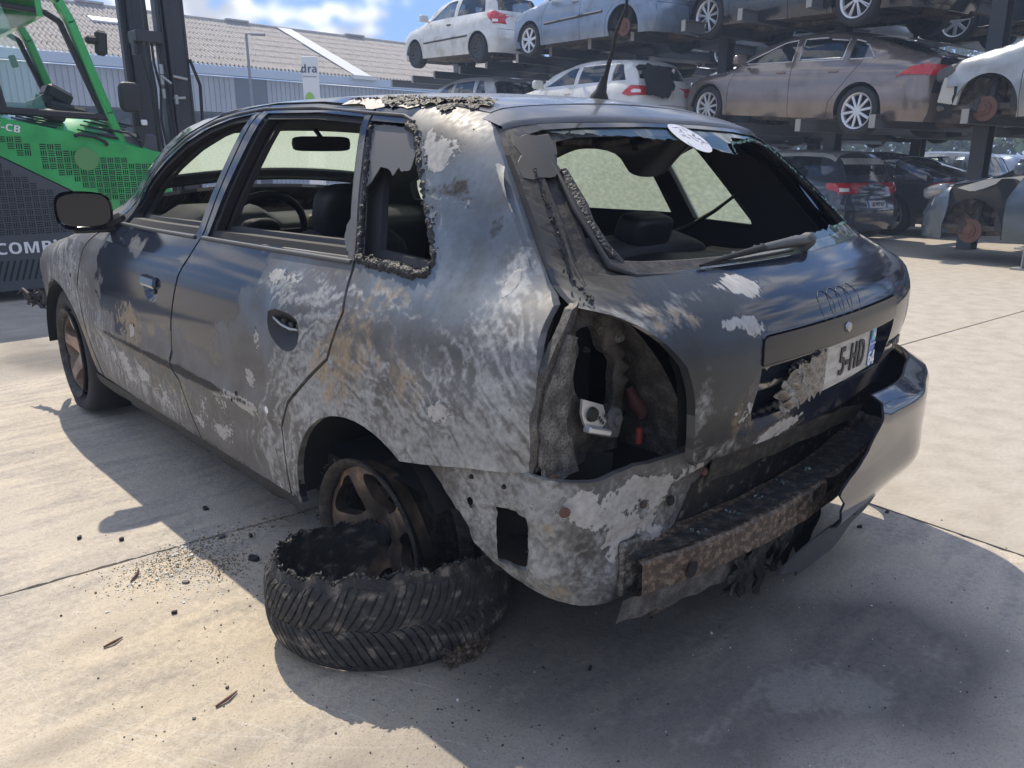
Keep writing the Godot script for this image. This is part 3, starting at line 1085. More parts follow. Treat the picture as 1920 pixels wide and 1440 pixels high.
	M.rear = burnt_map(1216, 800, REAR_R, {
		"dull_tone": 0.032, "dull_rough": 0.42, "dull": [[-0.52, 0.72, 0.15, 0.25, 1.2], [-0.45, 0.96, 0.22, 0.03, 0.9], [-0.25, 0.61, 0.3, 0.03, 0.8], [-0.55, 1.15, 0.12, 0.25, 1.6]],
		"ash": [[-0.53, 0.70, 0.025, 0.16, 0.55], [-0.63, 0.925, 0.10, 0.03, 0.85], [-0.40, 0.62, 0.14, 0.03, 0.5], [-0.46, 0.72, 0.08, 0.1, 0.32], [-0.46, 0.955, 0.10, 0.016, 0.5]],
		"ochre": [[-0.60, 0.925, 0.12, 0.03, 0.6], [-0.38, 0.70, 0.08, 0.12, 0.4], [-0.2, 0.63, 0.12, 0.03, 0.4]],
		"soot": [[-0.57, 1.16, 0.07, 0.16, 1.0], [-0.62, 1.02, 0.04, 0.06, 0.8], [-0.2, 0.995, 0.4, 0.008, 0.6], [-0.55, 0.80, 0.04, 0.1, 0.35], [-0.36, 0.76, 0.03, 0.08, 0.5]],
		"flake": [[-0.36, 0.965, 0.11, 0.018, 0.95], [-0.30, 0.95, 0.05, 0.02, 0.7], [-0.44, 0.905, 0.05, 0.02, 0.7], [-0.37, 0.885, 0.04, 0.025, 0.7], [-0.16, 0.625, 0.1, 0.022, 0.85], [-0.40, 0.70, 0.07, 0.09, 0.5], [-0.3, 0.6, 0.2, 0.02, 0.5], [0.53, 0.80, 0.02, 0.05, 1.1]],
		"blue": [[-0.45, 0.95, 0.25, 0.05, 1.0], [-0.45, 0.85, 0.2, 0.1, 0.8]],
	}, P, 200)

var F_WIN: PackedVector2Array
var R_WIN: PackedVector2Array
var Q_WIN: PackedVector2Array

func car_sides() -> void:
	F_WIN = pv([-1.735, 0.953, -1.76, 0.985, -1.72, 1.09, -1.523, 1.185, -1.35, 1.257, -1.185, 1.305, -1.03, 1.332, -0.90, 1.342, -1.0, 0.968])
	R_WIN = pv([-0.915, 0.968, -0.805, 1.342, -0.5, 1.336, -0.262, 1.318, -0.125, 0.980])
	Q_WIN = pv([-0.225, 1.308, -0.075, 1.298, -0.02, 1.278, 0.02, 1.23, 0.185, 1.01, 0.19, 0.98, 0.17, 0.966, -0.085, 0.976])
	var fender := pv([-2.09, 0.262, -2.16, 0.45, -2.165, 0.66, -2.05, 0.83, -1.90, 0.935, -2.3, 0.885, -2.7, 0.80, -3.05, 0.68, -3.16, 0.55, -3.16, 0.42, -2.89, 0.36])
	fender.append_array(arc2(-2.525, 0.30, 0.345, 178, 5, 20))
	fender.append_array(pv([-2.15, 0.27]))
	var fdoor := pv([-2.065, 0.262, -2.148, 0.45, -2.152, 0.66, -2.04, 0.83, -1.875, 0.938, -1.84, 1.0, -1.79, 1.09, -1.56, 1.208, -1.36, 1.285, -1.18, 1.335, -1.02, 1.358, -0.862, 1.368, -0.955, 0.97, -0.985, 0.90, -1.03, 0.84, -1.098, 0.67, -1.135, 0.52, -1.085, 0.40, -1.03, 0.262])
	var rdoor := pv([-1.02, 0.262, -1.075, 0.40, -1.125, 0.52, -1.088, 0.67, -1.02, 0.84, -0.975, 0.90, -0.945, 0.97, -0.852, 1.368, -0.55, 1.362, -0.245, 1.338, -0.098, 0.978, -0.085, 0.95, -0.055, 0.86, -0.105, 0.74, -0.195, 0.675, -0.32, 0.577, -0.377, 0.486, -0.402, 0.262])
	var quarter := pv([-0.394, 0.246, -0.369, 0.486, -0.312, 0.57, -0.187, 0.668, -0.096, 0.735, -0.045, 0.86, -0.076, 0.955, -0.09, 0.98, -0.236, 1.338, -0.2, 1.352, -0.08, 1.346, 0.04, 1.335, 0.145, 1.318, 0.198, 1.284, 0.262, 1.227, 0.342, 1.141, 0.410, 1.059, 0.488, 0.977, 0.535, 0.945, 0.572, 0.832, 0.575, 0.726, 0.567, 0.625, 0.42, 0.60, 0.27, 0.566])
	quarter.append_array(arc2(0.0, 0.265, 0.338, 57, 182, 20))
	var rail := pv([-2.10, 0.955, -2.05, 1.03, -1.95, 1.10, -1.8, 1.20, -1.6, 1.287, -1.3, 1.343, -1.0, 1.374, -0.8, 1.384, -0.4, 1.378, -0.2, 1.364, -0.2, 1.356, -0.24, 1.345, -0.55, 1.369, -0.857, 1.376, -1.02, 1.366, -1.185, 1.343, -1.365, 1.293, -1.565, 1.216, -1.797, 1.097, -1.85, 1.0, -1.89, 0.95])
	var mould := func(u: float, v: float) -> Vector3:
		var e := smoothstep(0.036, 0.026, absf(v - 0.517 - 0.008 * (u + 1.2))) * smoothstep(-0.36, -0.40, u) * smoothstep(-2.12, -2.08, u)
		return Vector3(-B.sx(u, v) - 0.010 * e, v, u)
	var fh := soft(pv([-1.335, 0.812, -1.205, 0.808, -1.19, 0.77, -1.21, 0.728, -1.265, 0.715, -1.315, 0.735, -1.335, 0.775]), 1)
	var rh := soft(pv([-0.41, 0.825, -0.26, 0.82, -0.235, 0.785, -0.25, 0.735, -0.31, 0.715, -0.375, 0.735, -0.41, 0.77]), 1)
	var pieces := [["front_fender", fender, [], 0.04, "ash-grey scorched front fender"], ["front_door", fdoor, [F_WIN, fh], 0.035, "front door, glossy above and burnt below"], ["rear_door", rdoor, [R_WIN, rh], 0.03, "rear door with peeling flakes"], ["rear_quarter_panel", quarter, [Q_WIN], 0.026, "rear quarter panel burnt to ash and ochre"], ["roof_rail", rail, [], 0.05, ""]]
	var nodes := {}
	for p in pieces:
		var m := side_sheet(p[1], p[2], p[3], 0.02, 0.0, mould if "door" in p[0] else null)
		nodes[p[0]] = part(car, p[0], m, M.side, p[4])
		part(car, p[0], m.mirror(), M.paint)
	# handle recesses
	for h in [[fh, nodes.front_door, M.paint], [rh, nodes.rear_door, M.black]]:
		var hp: PackedVector2Array = h[0]
		var c := Vector2.ZERO
		for q in hp:
			c += q
		c /= hp.size()
		var bowl := MB.new()
		bowl.grid(hp.size(), 6, func(i: int, j: int) -> Vector3:
			var q := hp[i % hp.size()].lerp(c, j / 6.0)
			var t := j / 6.0
			return Vector3(-B.sx(q.x, q.y) + 0.034 * sin(t * PI * 0.5), q.y, q.x), true)
		part(h[1], "handle_recess", bowl, h[2])
		var g := MB.new()
		if h[2] == M.paint:
			g.box(Vector3(-B.sx(c.x, 0.785) - 0.004, 0.79, c.x), Vector3(0.02, 0.04, 0.13), Basis(Vector3.BACK, -0.25), 0.008)
			part(h[1], "door_handle", g, M.paint)
		else:
			g.tube([Vector3(-B.sx(c.x, 0.79) + 0.012, 0.795, c.x - 0.075), Vector3(-B.sx(c.x, 0.79) + 0.004, 0.785, c.x - 0.02), Vector3(-B.sx(c.x, 0.79) + 0.008, 0.778, c.x + 0.02), Vector3(-B.sx(c.x, 0.79) + 0.014, 0.782, c.x + 0.07)], 0.004, 6)
			part(h[1], "handle_rod", g, M.steel)
			var g2 := MB.new()
			for k in 4:
				g2.box(Vector3(-B.sx(c.x, 0.79) + 0.016, 0.785, c.x - 0.06 + k * 0.04), Vector3(0.014, 0.02 + 0.006 * (k % 2), 0.022), Basis.IDENTITY, 0.003)
			part(h[1], "handle_mechanism", g2, M.black)
	# window seals: a soft rubber band inside each opening
	for w in [[F_WIN, nodes.front_door, M.rubber], [R_WIN, nodes.rear_door, M.rubber]]:
		var inner := grow(w[0], -0.018)
		var m := MB.new()
		m.sheet(grow(w[0], 0.004), [inner], 0.05, left(0.012), SIDE_R, 0.03, Vector3(1, 0, 0))
		part(w[1], "window_seal", m, w[2])
		part(car, "window_seal", m.mirror(), w[2])
	# bright sill strips at the belt line
	var bs := MB.new()
	var pts := []
	for k in 21:
		var z := lerpf(-1.86, -1.0, k / 20.0)
		pts.append(Vector3(-B.sx(z, 0.948 + 0.012 * k / 20.0) - 0.002, 0.948 + 0.012 * k / 20.0, z))
	bs.tube(pts, 0.007, 6)
	part(nodes.front_door, "belt_strip", bs, M.trim2)
	bs = MB.new()
	pts = []
	for k in 21:
		var z := lerpf(-0.94, -0.10, k / 20.0)
		pts.append(Vector3(-B.sx(z, 0.962 + 0.008 * k / 20.0) - 0.002, 0.962 + 0.008 * k / 20.0, z))
	bs.tube(pts, 0.007, 6)
	part(nodes.rear_door, "belt_strip", bs, M.trim2)
	# bright line that runs round the top of the door frames
	var fl := MB.new()
	pts = []
	for q in [[-1.79, 1.075], [-1.56, 1.197], [-1.36, 1.272], [-1.18, 1.322], [-1.02, 1.346], [-0.86, 1.357], [-0.55, 1.351], [-0.245, 1.328], [-0.10, 1.318], [-0.03, 1.298]]:
		pts.append(Vector3(-B.sx(q[0], q[1]) - 0.001, q[1], q[0]))
	var dense := []
	for i in pts.size() - 1:
		for k in 5:
			dense.append(pts[i].lerp(pts[i + 1], k / 5.0))
	fl.tube(dense, 0.0045, 6)
	part(car, "frame_strip", fl, M.trim2)
	# charred rubber round the rear quarter window
	var qp := []
	for i in Q_WIN.size() + 1:
		var q := Q_WIN[i % Q_WIN.size()]
		qp.append(Vector3(-B.sx(q.x, q.y) + 0.004, q.y, q.x))
	var qs := MB.new()
	var srng := RandomNumberGenerator.new()
	srng.seed = 88
	for run in [[[qp[1], qp[2], qp[3], qp[4], qp[5], qp[6]], 0.007, 0.0125], [[qp[5], qp[6], qp[7]], 0.010, 0.017], [[qp[7], qp[8]], 0.006, 0.011]]:
		var path := []
		var rad := []
		var rl: Array = run[0]
		for i in rl.size() - 1:
			var kk := int((rl[i + 1] - rl[i]).length() / 0.007) + 1
			for j in kk:
				path.append(rl[i].lerp(rl[i + 1], float(j) / kk) + Vector3(srng.randf_range(-0.003, 0.003), srng.randf_range(-0.004, 0.004), srng.randf_range(-0.004, 0.004)))
				rad.append(srng.randf_range(run[1], run[2]))
		qs.tube(path, rad, 9)
	part(nodes.rear_quarter_panel, "charred_seal", qs, M.char, "window rubber burnt to black crust")
	var cr := crust([qp[2], qp[3], qp[4], qp[5], qp[6]], 0.024, 130, 31, 0.005)
	var cr2 := crust([qp[6], qp[7]], 0.026, 90, 32, 0.007)
	var cr3 := crust([qp[7], qp[8]], 0.016, 40, 33, 0.005)
	for c in [cr, cr2, cr3]:
		var o := part(nodes.rear_quarter_panel, "char_flakes", c, M.char)
		o.set_meta("kind", "stuff")
	# what is left of the quarter glass: sooty pane over the top with a torn lower edge
	var gl := pv([-0.22, 1.30, -0.08, 1.29, -0.03, 1.27, 0.0, 1.232, -0.0, 1.19, -0.03, 1.185, -0.045, 1.195, -0.06, 1.175, -0.085, 1.19, -0.12, 1.195, -0.135, 1.16, -0.16, 1.135, -0.165, 1.09, -0.185, 1.05, -0.178, 1.02, -0.15, 0.99, -0.115, 0.99])
	var gm := MB.new()
	gm.sheet(ragged(gl, 0.012, 0.0022, 5), [], 0.04, left(0.010), SIDE_R, 0.004, Vector3(1, 0, 0))
	part(nodes.rear_quarter_panel, "sooty_glass", gm, mat(lin(0.10, 0.10, 0.105), 0.6), "remnant of sooty quarter glass")
	# green glass crumbs along the rear door's front frame
	var crumbs := crust([Vector3(-B.sx(-0.90, 1.01) - 0.0 + 0.012, 1.0, -0.897), Vector3(-B.sx(-0.81, 1.33) + 0.012, 1.33, -0.802)], 0.008, 130, 41, 0.006)
	var cg := part(nodes.rear_door, "glass_crumbs", crumbs, M.shard)
	cg.set_meta("kind", "stuff")
	# sill, sagging and black
	var sill := MB.new()
	sill.grid(40, 8, func(i: int, j: int) -> Vector3:
		var z := lerpf(-2.16, -0.36, i / 40.0)
		var a := j / 8.0
		var y := 0.262 - 0.062 * sin(a * PI * 0.5) + 0.004 * sin(z * 37.0) * a + 0.003 * sin(z * 91.0 + 2.0) * a
		return Vector3(-0.838 + 0.035 * a * a + 0.006 * sin(z * 23.0) * a, y - (0.01 if j == 8 else 0.0), z))
	part(car, "sill", sill, M.char, "charred sill trim")
	part(car, "sill", sill.mirror(), M.black)
	# inner shell behind the panels
	var ish := pv([-2.2, 0.25, -2.2, 0.92, -2.0, 1.02, -1.8, 1.14, -1.6, 1.24, -1.3, 1.31, -1.0, 1.345, -0.4, 1.345, 0.0, 1.315, 0.12, 1.28, 0.25, 1.19, 0.34, 1.09, 0.46, 0.96, 0.50, 0.9, 0.53, 0.65, 0.4, 0.6])
	ish.append_array(arc2(0.0, 0.265, 0.36, 50, 178, 16))
	ish.append_array(pv([-0.37, 0.25]))
	var im := MB.new()
	im.sheet(ish, [grow(F_WIN, -0.03), grow(R_WIN, -0.03), grow(Q_WIN, -0.02)], 0.07, func(u: float, v: float) -> Vector3: return Vector3(-B.sx(u, v) + 0.05 + 0.03 * smoothstep(0.98, 0.9, v), v, u), SIDE_R, 0.02, Vector3(1, 0, 0))
	part(car, "inner_trim", im, M.trim)
	part(car, "inner_trim", im.mirror(), M.trim)
	# dusty panes on the far side
	for w in [F_WIN, R_WIN, Q_WIN]:
		var g := MB.new()
		g.sheet(grow(w, 0.0), [], 0.08, left(0.012), SIDE_R, 0.0)
		part(car, "side_window", g.mirror(), M.dusty, "dusty side window on the far side")
	# door mirror
	var mr := Node3D.new()
	mr.name = "side_mirror"
	mr.position = Vector3(-0.885, 1.005, -1.80)
	mr.rotation = Vector3(0.0, -0.28, 0.0)
	car.add_child(mr)
	var hs := MB.new()
	hs.grid(28, 10, func(i: int, j: int) -> Vector3:
		var a := TAU * i / 28.0
		var e := 0.62
		var px := 0.100 * signf(cos(a)) * pow(absf(cos(a)), e)
		var py := 0.072 * signf(sin(a)) * pow(absf(sin(a)), e)
		var t := j / 10.0
		var s := sqrt(maxf(0.0, 1.0 - t * t * 0.98))
		return Vector3(px * s - (0.02 if cos(a) < 0 else 0.0) * (1 - s), py * s * (1.0 - 0.1 * px / 0.118), -0.085 * t + 0.01), true)
	part(mr, "mirror_housing", hs, M.paint)
	var rimp := PackedVector2Array()
	for i in 28:
		var a := TAU * i / 28.0
		rimp.push_back(Vector2(0.091 * signf(cos(a)) * pow(absf(cos(a)), 0.62), 0.062 * signf(sin(a)) * pow(absf(sin(a)), 0.62)))
	var mg := MB.new()
	mg.prism(rimp, 0.004, Transform3D(Basis.IDENTITY, Vector3(0, 0, 0.002)))
	part(mr, "mirror_glass", mg, mat(lin(0.018, 0.019, 0.022), 0.12))
	var mf := MB.new()
	mf.box(Vector3(0.10, -0.05, -0.03), Vector3(0.09, 0.05, 0.05), Basis(Vector3.BACK, 0.4), 0.015)
	mf.box(Vector3(0.03, -0.078, -0.03), Vector3(0.16, 0.022, 0.06), Basis.IDENTITY, 0.01)
	part(mr, "mirror_foot", mf, M.black)
	part(car, "mirror_sail", _sail(), M.black)
	# the other mirror
	var m2 := MB.new()
	superell(m2, Vector3(0.93, 1.0, -1.80), Vector3(0.22, 0.14, 0.11), Basis.IDENTITY, 0.45, 8)
	part(car, "side_mirror", m2, M.paint)
	# torn flap of wheel arch liner hanging in front
	var fp := MB.new()
	var rng := RandomNumberGenerator.new()
	rng.seed = 9
	fp.grid(14, 5, func(i: int, j: int) -> Vector3:
		var t := i / 14.0
		return Vector3(-0.80 - 0.05 * t + 0.015 * sin(i * 2.3 + j), 0.50 - 0.03 * t + (j - 2.5) * 0.022 * (1.0 - 0.5 * t) + 0.016 * sin(i * 1.7 + j * 2.1), -2.86 - 0.30 * t + 0.02 * cos(j * 2.0 + i)))
	fp.tube([Vector3(-0.84, 0.48, -3.08), Vector3(-0.86, 0.52, -3.16), Vector3(-0.88, 0.49, -3.2)], [0.012, 0.008, 0.003], 5)
	part(car, "torn_liner", fp, M.char)
	# round indicator hole and rim on the fender, small holes on the doors
	for q in [[-2.235, 0.70, 0.010], [-1.47, 0.60, 0.008], [-0.43, 0.525, 0.011], [-0.62, 0.53, 0.008], [-0.66, 0.50, 0.006]]:
		var d := MB.new()
		var c := Vector3(-B.sx(q[0], q[1]) - 0.0012 - (0.010 if q[1] < 0.56 else 0.0), q[1], q[0])
		d.lathe([Vector2(0.0, 0.0), Vector2(q[2], 0.0)], Transform3D(Basis(Vector3.BACK, PI / 2), c), 10)
		part(car, "fixing_hole", d, M.white if q[0] == -0.43 else M.dark)

func _sail() -> MB:
	var m := MB.new()
	m.sheet(pv([-1.875, 0.942, -1.735, 0.95, -1.76, 1.07]), [], 0.05, left(-0.004), SIDE_R, 0.02, Vector3(1, 0, 0))
	return m

func top_sheet(o: PackedVector2Array, holes: Array, cell := 0.06, fl := 0.015, dy := 0.0) -> MB:
	var m := MB.new()
	m.sheet(o, holes, cell, func(u: float, v: float) -> Vector3: return Vector3(u, B.sy(u, v) + dy, v), Rect2(-1, -3.5, 2, 4), fl, Vector3.DOWN)
	return m

func car_top() -> void:
	# roof: its edge follows the rails
	var rz := [-2.05, -1.95, -1.8, -1.6, -1.3, -1.0, -0.8, -0.4, -0.2, -0.08, 0.04, 0.142]
	var ry := [1.03, 1.10, 1.20, 1.287, 1.343, 1.374, 1.384, 1.378, 1.366, 1.348, 1.337, 1.320]
	var o := PackedVector2Array()
	for i in rz.size():
		o.push_back(Vector2(-B.sx(rz[i], ry[i]), rz[i]))
	for i in rz.size():
		var k := rz.size() - 1 - i
		o.push_back(Vector2(B.sx(rz[k], ry[k]), rz[k]))
	var ws := pv([-0.62, -1.98, -0.60, -1.90, -0.53, -1.66, -0.45, -1.60, 0.45, -1.60, 0.53, -1.66, 0.60, -1.90, 0.62, -1.98])
	# the hatch gap is curved: trim the rear edge
	var gap := pv([-0.535, 0.142, -0.49, 0.135, -0.40, 0.136, -0.228, 0.146, 0.0, 0.150, 0.228, 0.146, 0.40, 0.136, 0.49, 0.135, 0.535, 0.142, 0.7, 0.4, -0.7, 0.4])
	var cut := Geometry2D.clip_polygons(o, gap)
	var roofm := mat(lin(0.15, 0.152, 0.165), 0.16, 0.1, 0.3)
	roofm.albedo_texture = noise_tex(0.01, [0.0, Color(0.75, 0.75, 0.78), 0.5, Color(0.9, 0.9, 0.9), 1.0, Color(1, 0.98, 0.95)], 512, 5, 81)
	roofm.roughness_texture = noise_tex(0.008, [0.0, Color(0.5, 0.5, 0.5), 0.55, Color(0.7, 0.7, 0.7), 1.0, Color(1, 1, 1)], 512, 5, 82)
	roofm.roughness = 0.42
	var roof := part(car, "roof", top_sheet(cut[0], [ws], 0.05), roofm, "roof with scorched and blistered left edge")
	M.roof = roofm
	# windscreen with a dusty film
	var wsm := MB.new()
	wsm.sheet(grow(ws, 0.01), [], 0.08, func(u: float, v: float) -> Vector3: return Vector3(u, B.sy(u, v) - 0.008, v), Rect2(-0.7, -2.0, 1.4, 0.45), 0.0)
	part(car, "windscreen", wsm, M.dusty)
	# below the windscreen: cowl and bonnet
	var bo := pv([-0.62, -2.1, -0.66, -2.3, -0.70, -2.6, -0.68, -2.9, -0.62, -3.1, -0.5, -3.2, 0.5, -3.2, 0.62, -3.1, 0.68, -2.9, 0.70, -2.6, 0.66, -2.3, 0.62, -2.1])
	part(car, "bonnet", top_sheet(bo, [], 0.08), M.side)
	# blistered, lifted paint at the roof's rear left edge
	var rng := RandomNumberGenerator.new()
	rng.seed = 15
	var line := []
	for q in [[-0.545, -0.40], [-0.54, -0.30], [-0.535, -0.20], [-0.53, -0.12], [-0.52, -0.05], [-0.51, 0.02], [-0.50, 0.08]]:
		line.append(Vector3(q[0], B.sy(q[0], q[1]) + 0.002, q[1]))
	var lay := MB.new()
	for k in 26:
		var t := rng.randf() * rng.randf_range(0.55, 1.0) + 0.0
		t = 1.0 - t * 0.95
		var f := t * (line.size() - 1)
		var i := mini(int(f), line.size() - 2)
		var c: Vector3 = line[i].lerp(line[i + 1], f - i)
		c.x += rng.randfn(0.0, 0.020)
		c.y = B.sy(c.x, c.z) + 0.003
		var ln := rng.randf_range(0.02, 0.06)
		var wd := rng.randf_range(0.006, 0.022)
		var an := rng.randfn(0.0, 0.35)
		var ph := rng.randf() * 6.0
		var lift := rng.randf_range(0.002, 0.009)
		lay.grid(8, 4, func(a: int, b: int) -> Vector3:
			var u := (a / 8.0 - 0.5) * ln * 2.0
			var w := (b / 4.0 - 0.5) * wd * 2.0 * (0.5 + 0.5 * sin(PI * (a + 0.6) / 9.2))
			var x := c.x + w * cos(an) + u * sin(an) + 0.004 * sin(a * 2.1 + ph)
			var z := c.z + u * cos(an) - w * sin(an) + 0.004 * cos(b * 2.9 + ph)
			return Vector3(x, B.sy(x, z) + 0.002 + lift * absf(sin(a * 0.9 + ph + b * 0.8)), z))
	var lo := part(roof, "blistered_paint", lay, M.char, "lifted black crust of burnt paint")
	lo.set_meta("kind", "stuff")
	var fl := part(roof, "char_flakes", crust(line, 0.035, 240, 17, 0.005, Vector3.UP), M.char)
	fl.set_meta("kind", "stuff")
	var pl := MB.new()
	pl.sheet(ragged(pv([-0.575, -0.42, -0.53, -0.40, -0.505, -0.26, -0.495, -0.1, -0.47, 0.06, -0.50, 0.09, -0.555, 0.02, -0.58, -0.22]), 0.03, 0.012, 3), [], 0.03, func(u: float, v: float) -> Vector3: return Vector3(u, B.sy(u, v) + 0.0015, v), Rect2(-0.7, -0.7, 0.5, 0.9), 0.0)
	part(roof, "bared_metal", pl, mat(lin(0.30, 0.27, 0.24), 0.6))
	# aerial
	var an := MB.new()
	var ab := Vector3(0.0, B.sy(0.0, 0.03), 0.03)
	an.lathe([Vector2(0.028, -0.004), Vector2(0.027, 0.004), Vector2(0.016, 0.022), Vector2(0.009, 0.06)], Transform3D(Basis(Vector3.RIGHT, 0.28), ab), 14)
	part(roof, "aerial_foot", an, M.black)
	an = MB.new()
	var ad := Vector3(0.06, 0.9, 0.25).normalized()
	var ap := []
	var ar := []
	for k in 13:
		ap.append(ab + ad * (0.03 + 0.42 * k / 12.0) + Vector3(0.004 * sin(k * 1.3), 0, 0.004 * cos(k * 2.1)))
		ar.append(lerpf(0.009, 0.0028, pow(k / 12.0, 0.5)))
	an.tube(ap, ar, 7)
	part(roof, "aerial", an, M.black)
	# headlining
	var hl := MB.new()
	hl.sheet(grow(cut[0], -0.03), [grow(ws, 0.03)], 0.12, func(u: float, v: float) -> Vector3: return Vector3(u, B.sy(u, v) - 0.035, v), Rect2(-1, -2, 2, 3), 0.0)
	part(car, "headlining", hl, M.trim)

func car_rear() -> void:
	var gate_n := Node3D.new()
	gate_n.name = "tailgate"
	car.add_child(gate_n)
	gate_n.set_meta("label", "dark blue tailgate, scorched at its left edge")
	# spoiler lip above the window, seen from above and behind
	var sp := PackedVector2Array()
	var spf := []
	for x in [-0.562, -0.50, -0.40, -0.228, 0.0, 0.228, 0.40, 0.50, 0.562]:
		spf.append(x)
	var zt := [0.150, 0.143, 0.144, 0.154, 0.158, 0.154, 0.144, 0.143, 0.150]
	var zb := [0.205, 0.216, 0.224, 0.235, 0.245, 0.235, 0.224, 0.216, 0.205]
	var spm := MB.new()
	spm.grid(32, 9, func(i: int, j: int) -> Vector3:
		var f := i / 32.0 * 8.0
		var k := mini(int(f), 7)
		var x: float = lerpf(spf[k], spf[k + 1], f - k)
		var a: float = lerpf(zt[k], zt[k + 1], f - k)
		var b: float = lerpf(zb[k], zb[k + 1], f - k)
		if j <= 5:
			var z := lerpf(a, b + 0.012, j / 5.0)
			return Vector3(x, B.sy(x, lerpf(a, b, j / 5.0)), z)
		var y0 := B.sy(x, b)
		if j == 6:
			return Vector3(x, y0 - 0.014, b + 0.012)
		if j == 7:
			return Vector3(x, y0 - 0.020, b + 0.004)
		return Vector3(x, y0 - 0.020 - 0.004 * (j - 7), b - 0.03 * (j - 7)))
	part(gate_n, "spoiler", spm, mat(lin(0.085, 0.085, 0.092), 0.32, 0.1, 0.3))
	# gate outer skin
	var L := [[-0.560, 1.282], [-0.597, 1.226], [-0.630, 1.14], [-0.655, 1.058], [-0.684, 0.976], [-0.705, 0.945], [-0.680, 0.937], [-0.656, 0.919], [-0.619, 0.885], [-0.579, 0.835], [-0.557, 0.777], [-0.534, 0.702], [-0.502, 0.612], [-0.487, 0.600]]
	var g := PackedVector2Array()
	g.push_back(Vector2(-0.45, 1.296))
	for q in L:
		g.push_back(Vector2(q[0], q[1]))
	g.append_array(pv([-0.318, 0.598, -0.089, 0.594, 0.0, 0.593, 0.089, 0.594, 0.318, 0.598]))
	for i in L.size():
		var q: Array = L[L.size() - 1 - i]
		g.push_back(Vector2(-q[0], q[1]))
	g.append_array(pv([0.45, 1.296, 0.2, 1.303, 0.0, 1.305, -0.2, 1.303]))
	var win := soft(pv([-0.545, 1.266, -0.622, 1.06, -0.638, 1.008, -0.61, 0.993, -0.3, 0.991, 0.0, 0.989, 0.3, 0.991, 0.595, 0.993, 0.615, 1.005, 0.60, 1.06, 0.525, 1.262, 0.45, 1.286, 0.0, 1.297, -0.45, 1.286]), 1)
	var strip := soft(pv([-0.355, 0.858, -0.36, 0.84, -0.36, 0.806, 0.36, 0.806, 0.36, 0.84, 0.355, 0.858, 0.34, 0.864, -0.34, 0.864]), 0)
	var rec := soft(pv([-0.36, 0.80, -0.36, 0.70, -0.345, 0.672, 0.345, 0.672, 0.36, 0.70, 0.36, 0.80]), 0)
	var skin := rear_sheet(g, [win, grow(strip, 0.003), rec], 0.032, 0.02)
	part(gate_n, "gate_skin", skin, M.rear)
	part(gate_n, "handle_strip", rear_sheet(strip, [], 0.05, 0.012, 0.004), mat(lin(0.010, 0.011, 0.014), 0.2))
	# plate recess: floor, walls
	var fl := MB.new()
	fl.sheet(grow(rec, 0.004), [], 0.08, func(u: float, v: float) -> Vector3: return Vector3(u, v, B.sz(u, v) - 0.032 + 0.012 * (v - 0.735) / 0.06), REAR_R, 0.0)
	fl.sheet(rec, [grow(rec, -0.003)], 0.05, func(u: float, v: float) -> Vector3: return Vector3(u, v, B.sz(u, v) - 0.003), REAR_R, 0.045, Vector3(0, 0, -1))
	part(gate_n, "plate_recess", fl, M.paint)
	# lock
	var lk := MB.new()
	lk.lathe([Vector2(0, 0.006), Vector2(0.011, 0.006), Vector2(0.013, 0.0)], Transform3D(Basis(Vector3.RIGHT, PI / 2), Vector3(0.005, 0.835, B.sz(0.005, 0.835) + 0.003)), 16)
	part(gate_n, "lock", lk, M.steel)
	# number plate: left half melted and rucked
	var pz := func(x: float) -> float: return B.sz(x, 0.74) - 0.008
	var plw := MB.new()
	plw.sheet(ragged(pv([-0.06, 0.684, 0.258, 0.690, 0.258, 0.797, -0.055, 0.790]), 0.4, 0.0, 1), [], 0.05, func(u: float, v: float) -> Vector3: return Vector3(u, v, pz.call(u)), Rect2(-0.26, 0.68, 0.52, 0.12), 0.004, Vector3(0, 0, -1))
	var platem := mat(Color.WHITE, 0.45)
	platem.albedo_texture = noise_tex(0.02, [0.0, lin(0.30, 0.275, 0.235), 0.5, lin(0.43, 0.41, 0.37), 1.0, lin(0.52, 0.51, 0.48)], 256, 4, 91)
	var plate := part(gate_n, "number_plate", plw, platem, "number plate with its left half melted")
	var rk := MB.new()
	rk.grid(24, 16, func(i: int, j: int) -> Vector3:
		var u := lerpf(-0.272, -0.05, i / 24.0)
		var t := clampf((u + 0.05) / -0.22, 0.0, 1.0)
		var v := lerpf(0.684 - 0.012 * t + 0.008 * sin(i * 1.9), 0.79 - 0.045 * t * t + 0.010 * sin(i * 1.3), j / 16.0)
		return Vector3(u + 0.01 * t * sin(j * 1.1), v, pz.call(u) + t * (0.010 + 0.009 * sin(i * 0.95 + j * 0.5) + 0.004 * sin(i * 2.4 - j * 1.3))))
	part(gate_n, "melted_plate", rk, M.ash)
	var hang := crust([Vector3(-0.25, 0.775, 0.80), Vector3(-0.12, 0.80, 0.81)], 0.014, 50, 55, 0.006, Vector3(0, 0, 1))
	part(gate_n, "char_flakes", hang, M.char).set_meta("kind", "stuff")
	var tx := part(plate, "plate_number", text_mesh("5-HD", 0.098, 0.002), M.black)
	tx.transform = Transform3D(Basis(Vector3.UP, 0.02) * Basis.IDENTITY.scaled(Vector3(0.72, 1.0, 1.0)), Vector3(0.098, 0.741, pz.call(0.1) + 0.002))
	var bl := MB.new()
	bl.sheet(pv([0.212, 0.692, 0.255, 0.692, 0.255, 0.795, 0.212, 0.795]), [], 0.05, func(u: float, v: float) -> Vector3: return Vector3(u, v, pz.call(u) + 0.002), REAR_R, 0.0)
	part(plate, "plate_band", bl, mat(lin(0.03, 0.13, 0.42), 0.4))
	var w1 := part(plate, "plate_department", text_mesh("64", 0.052, 0.001), M.white)
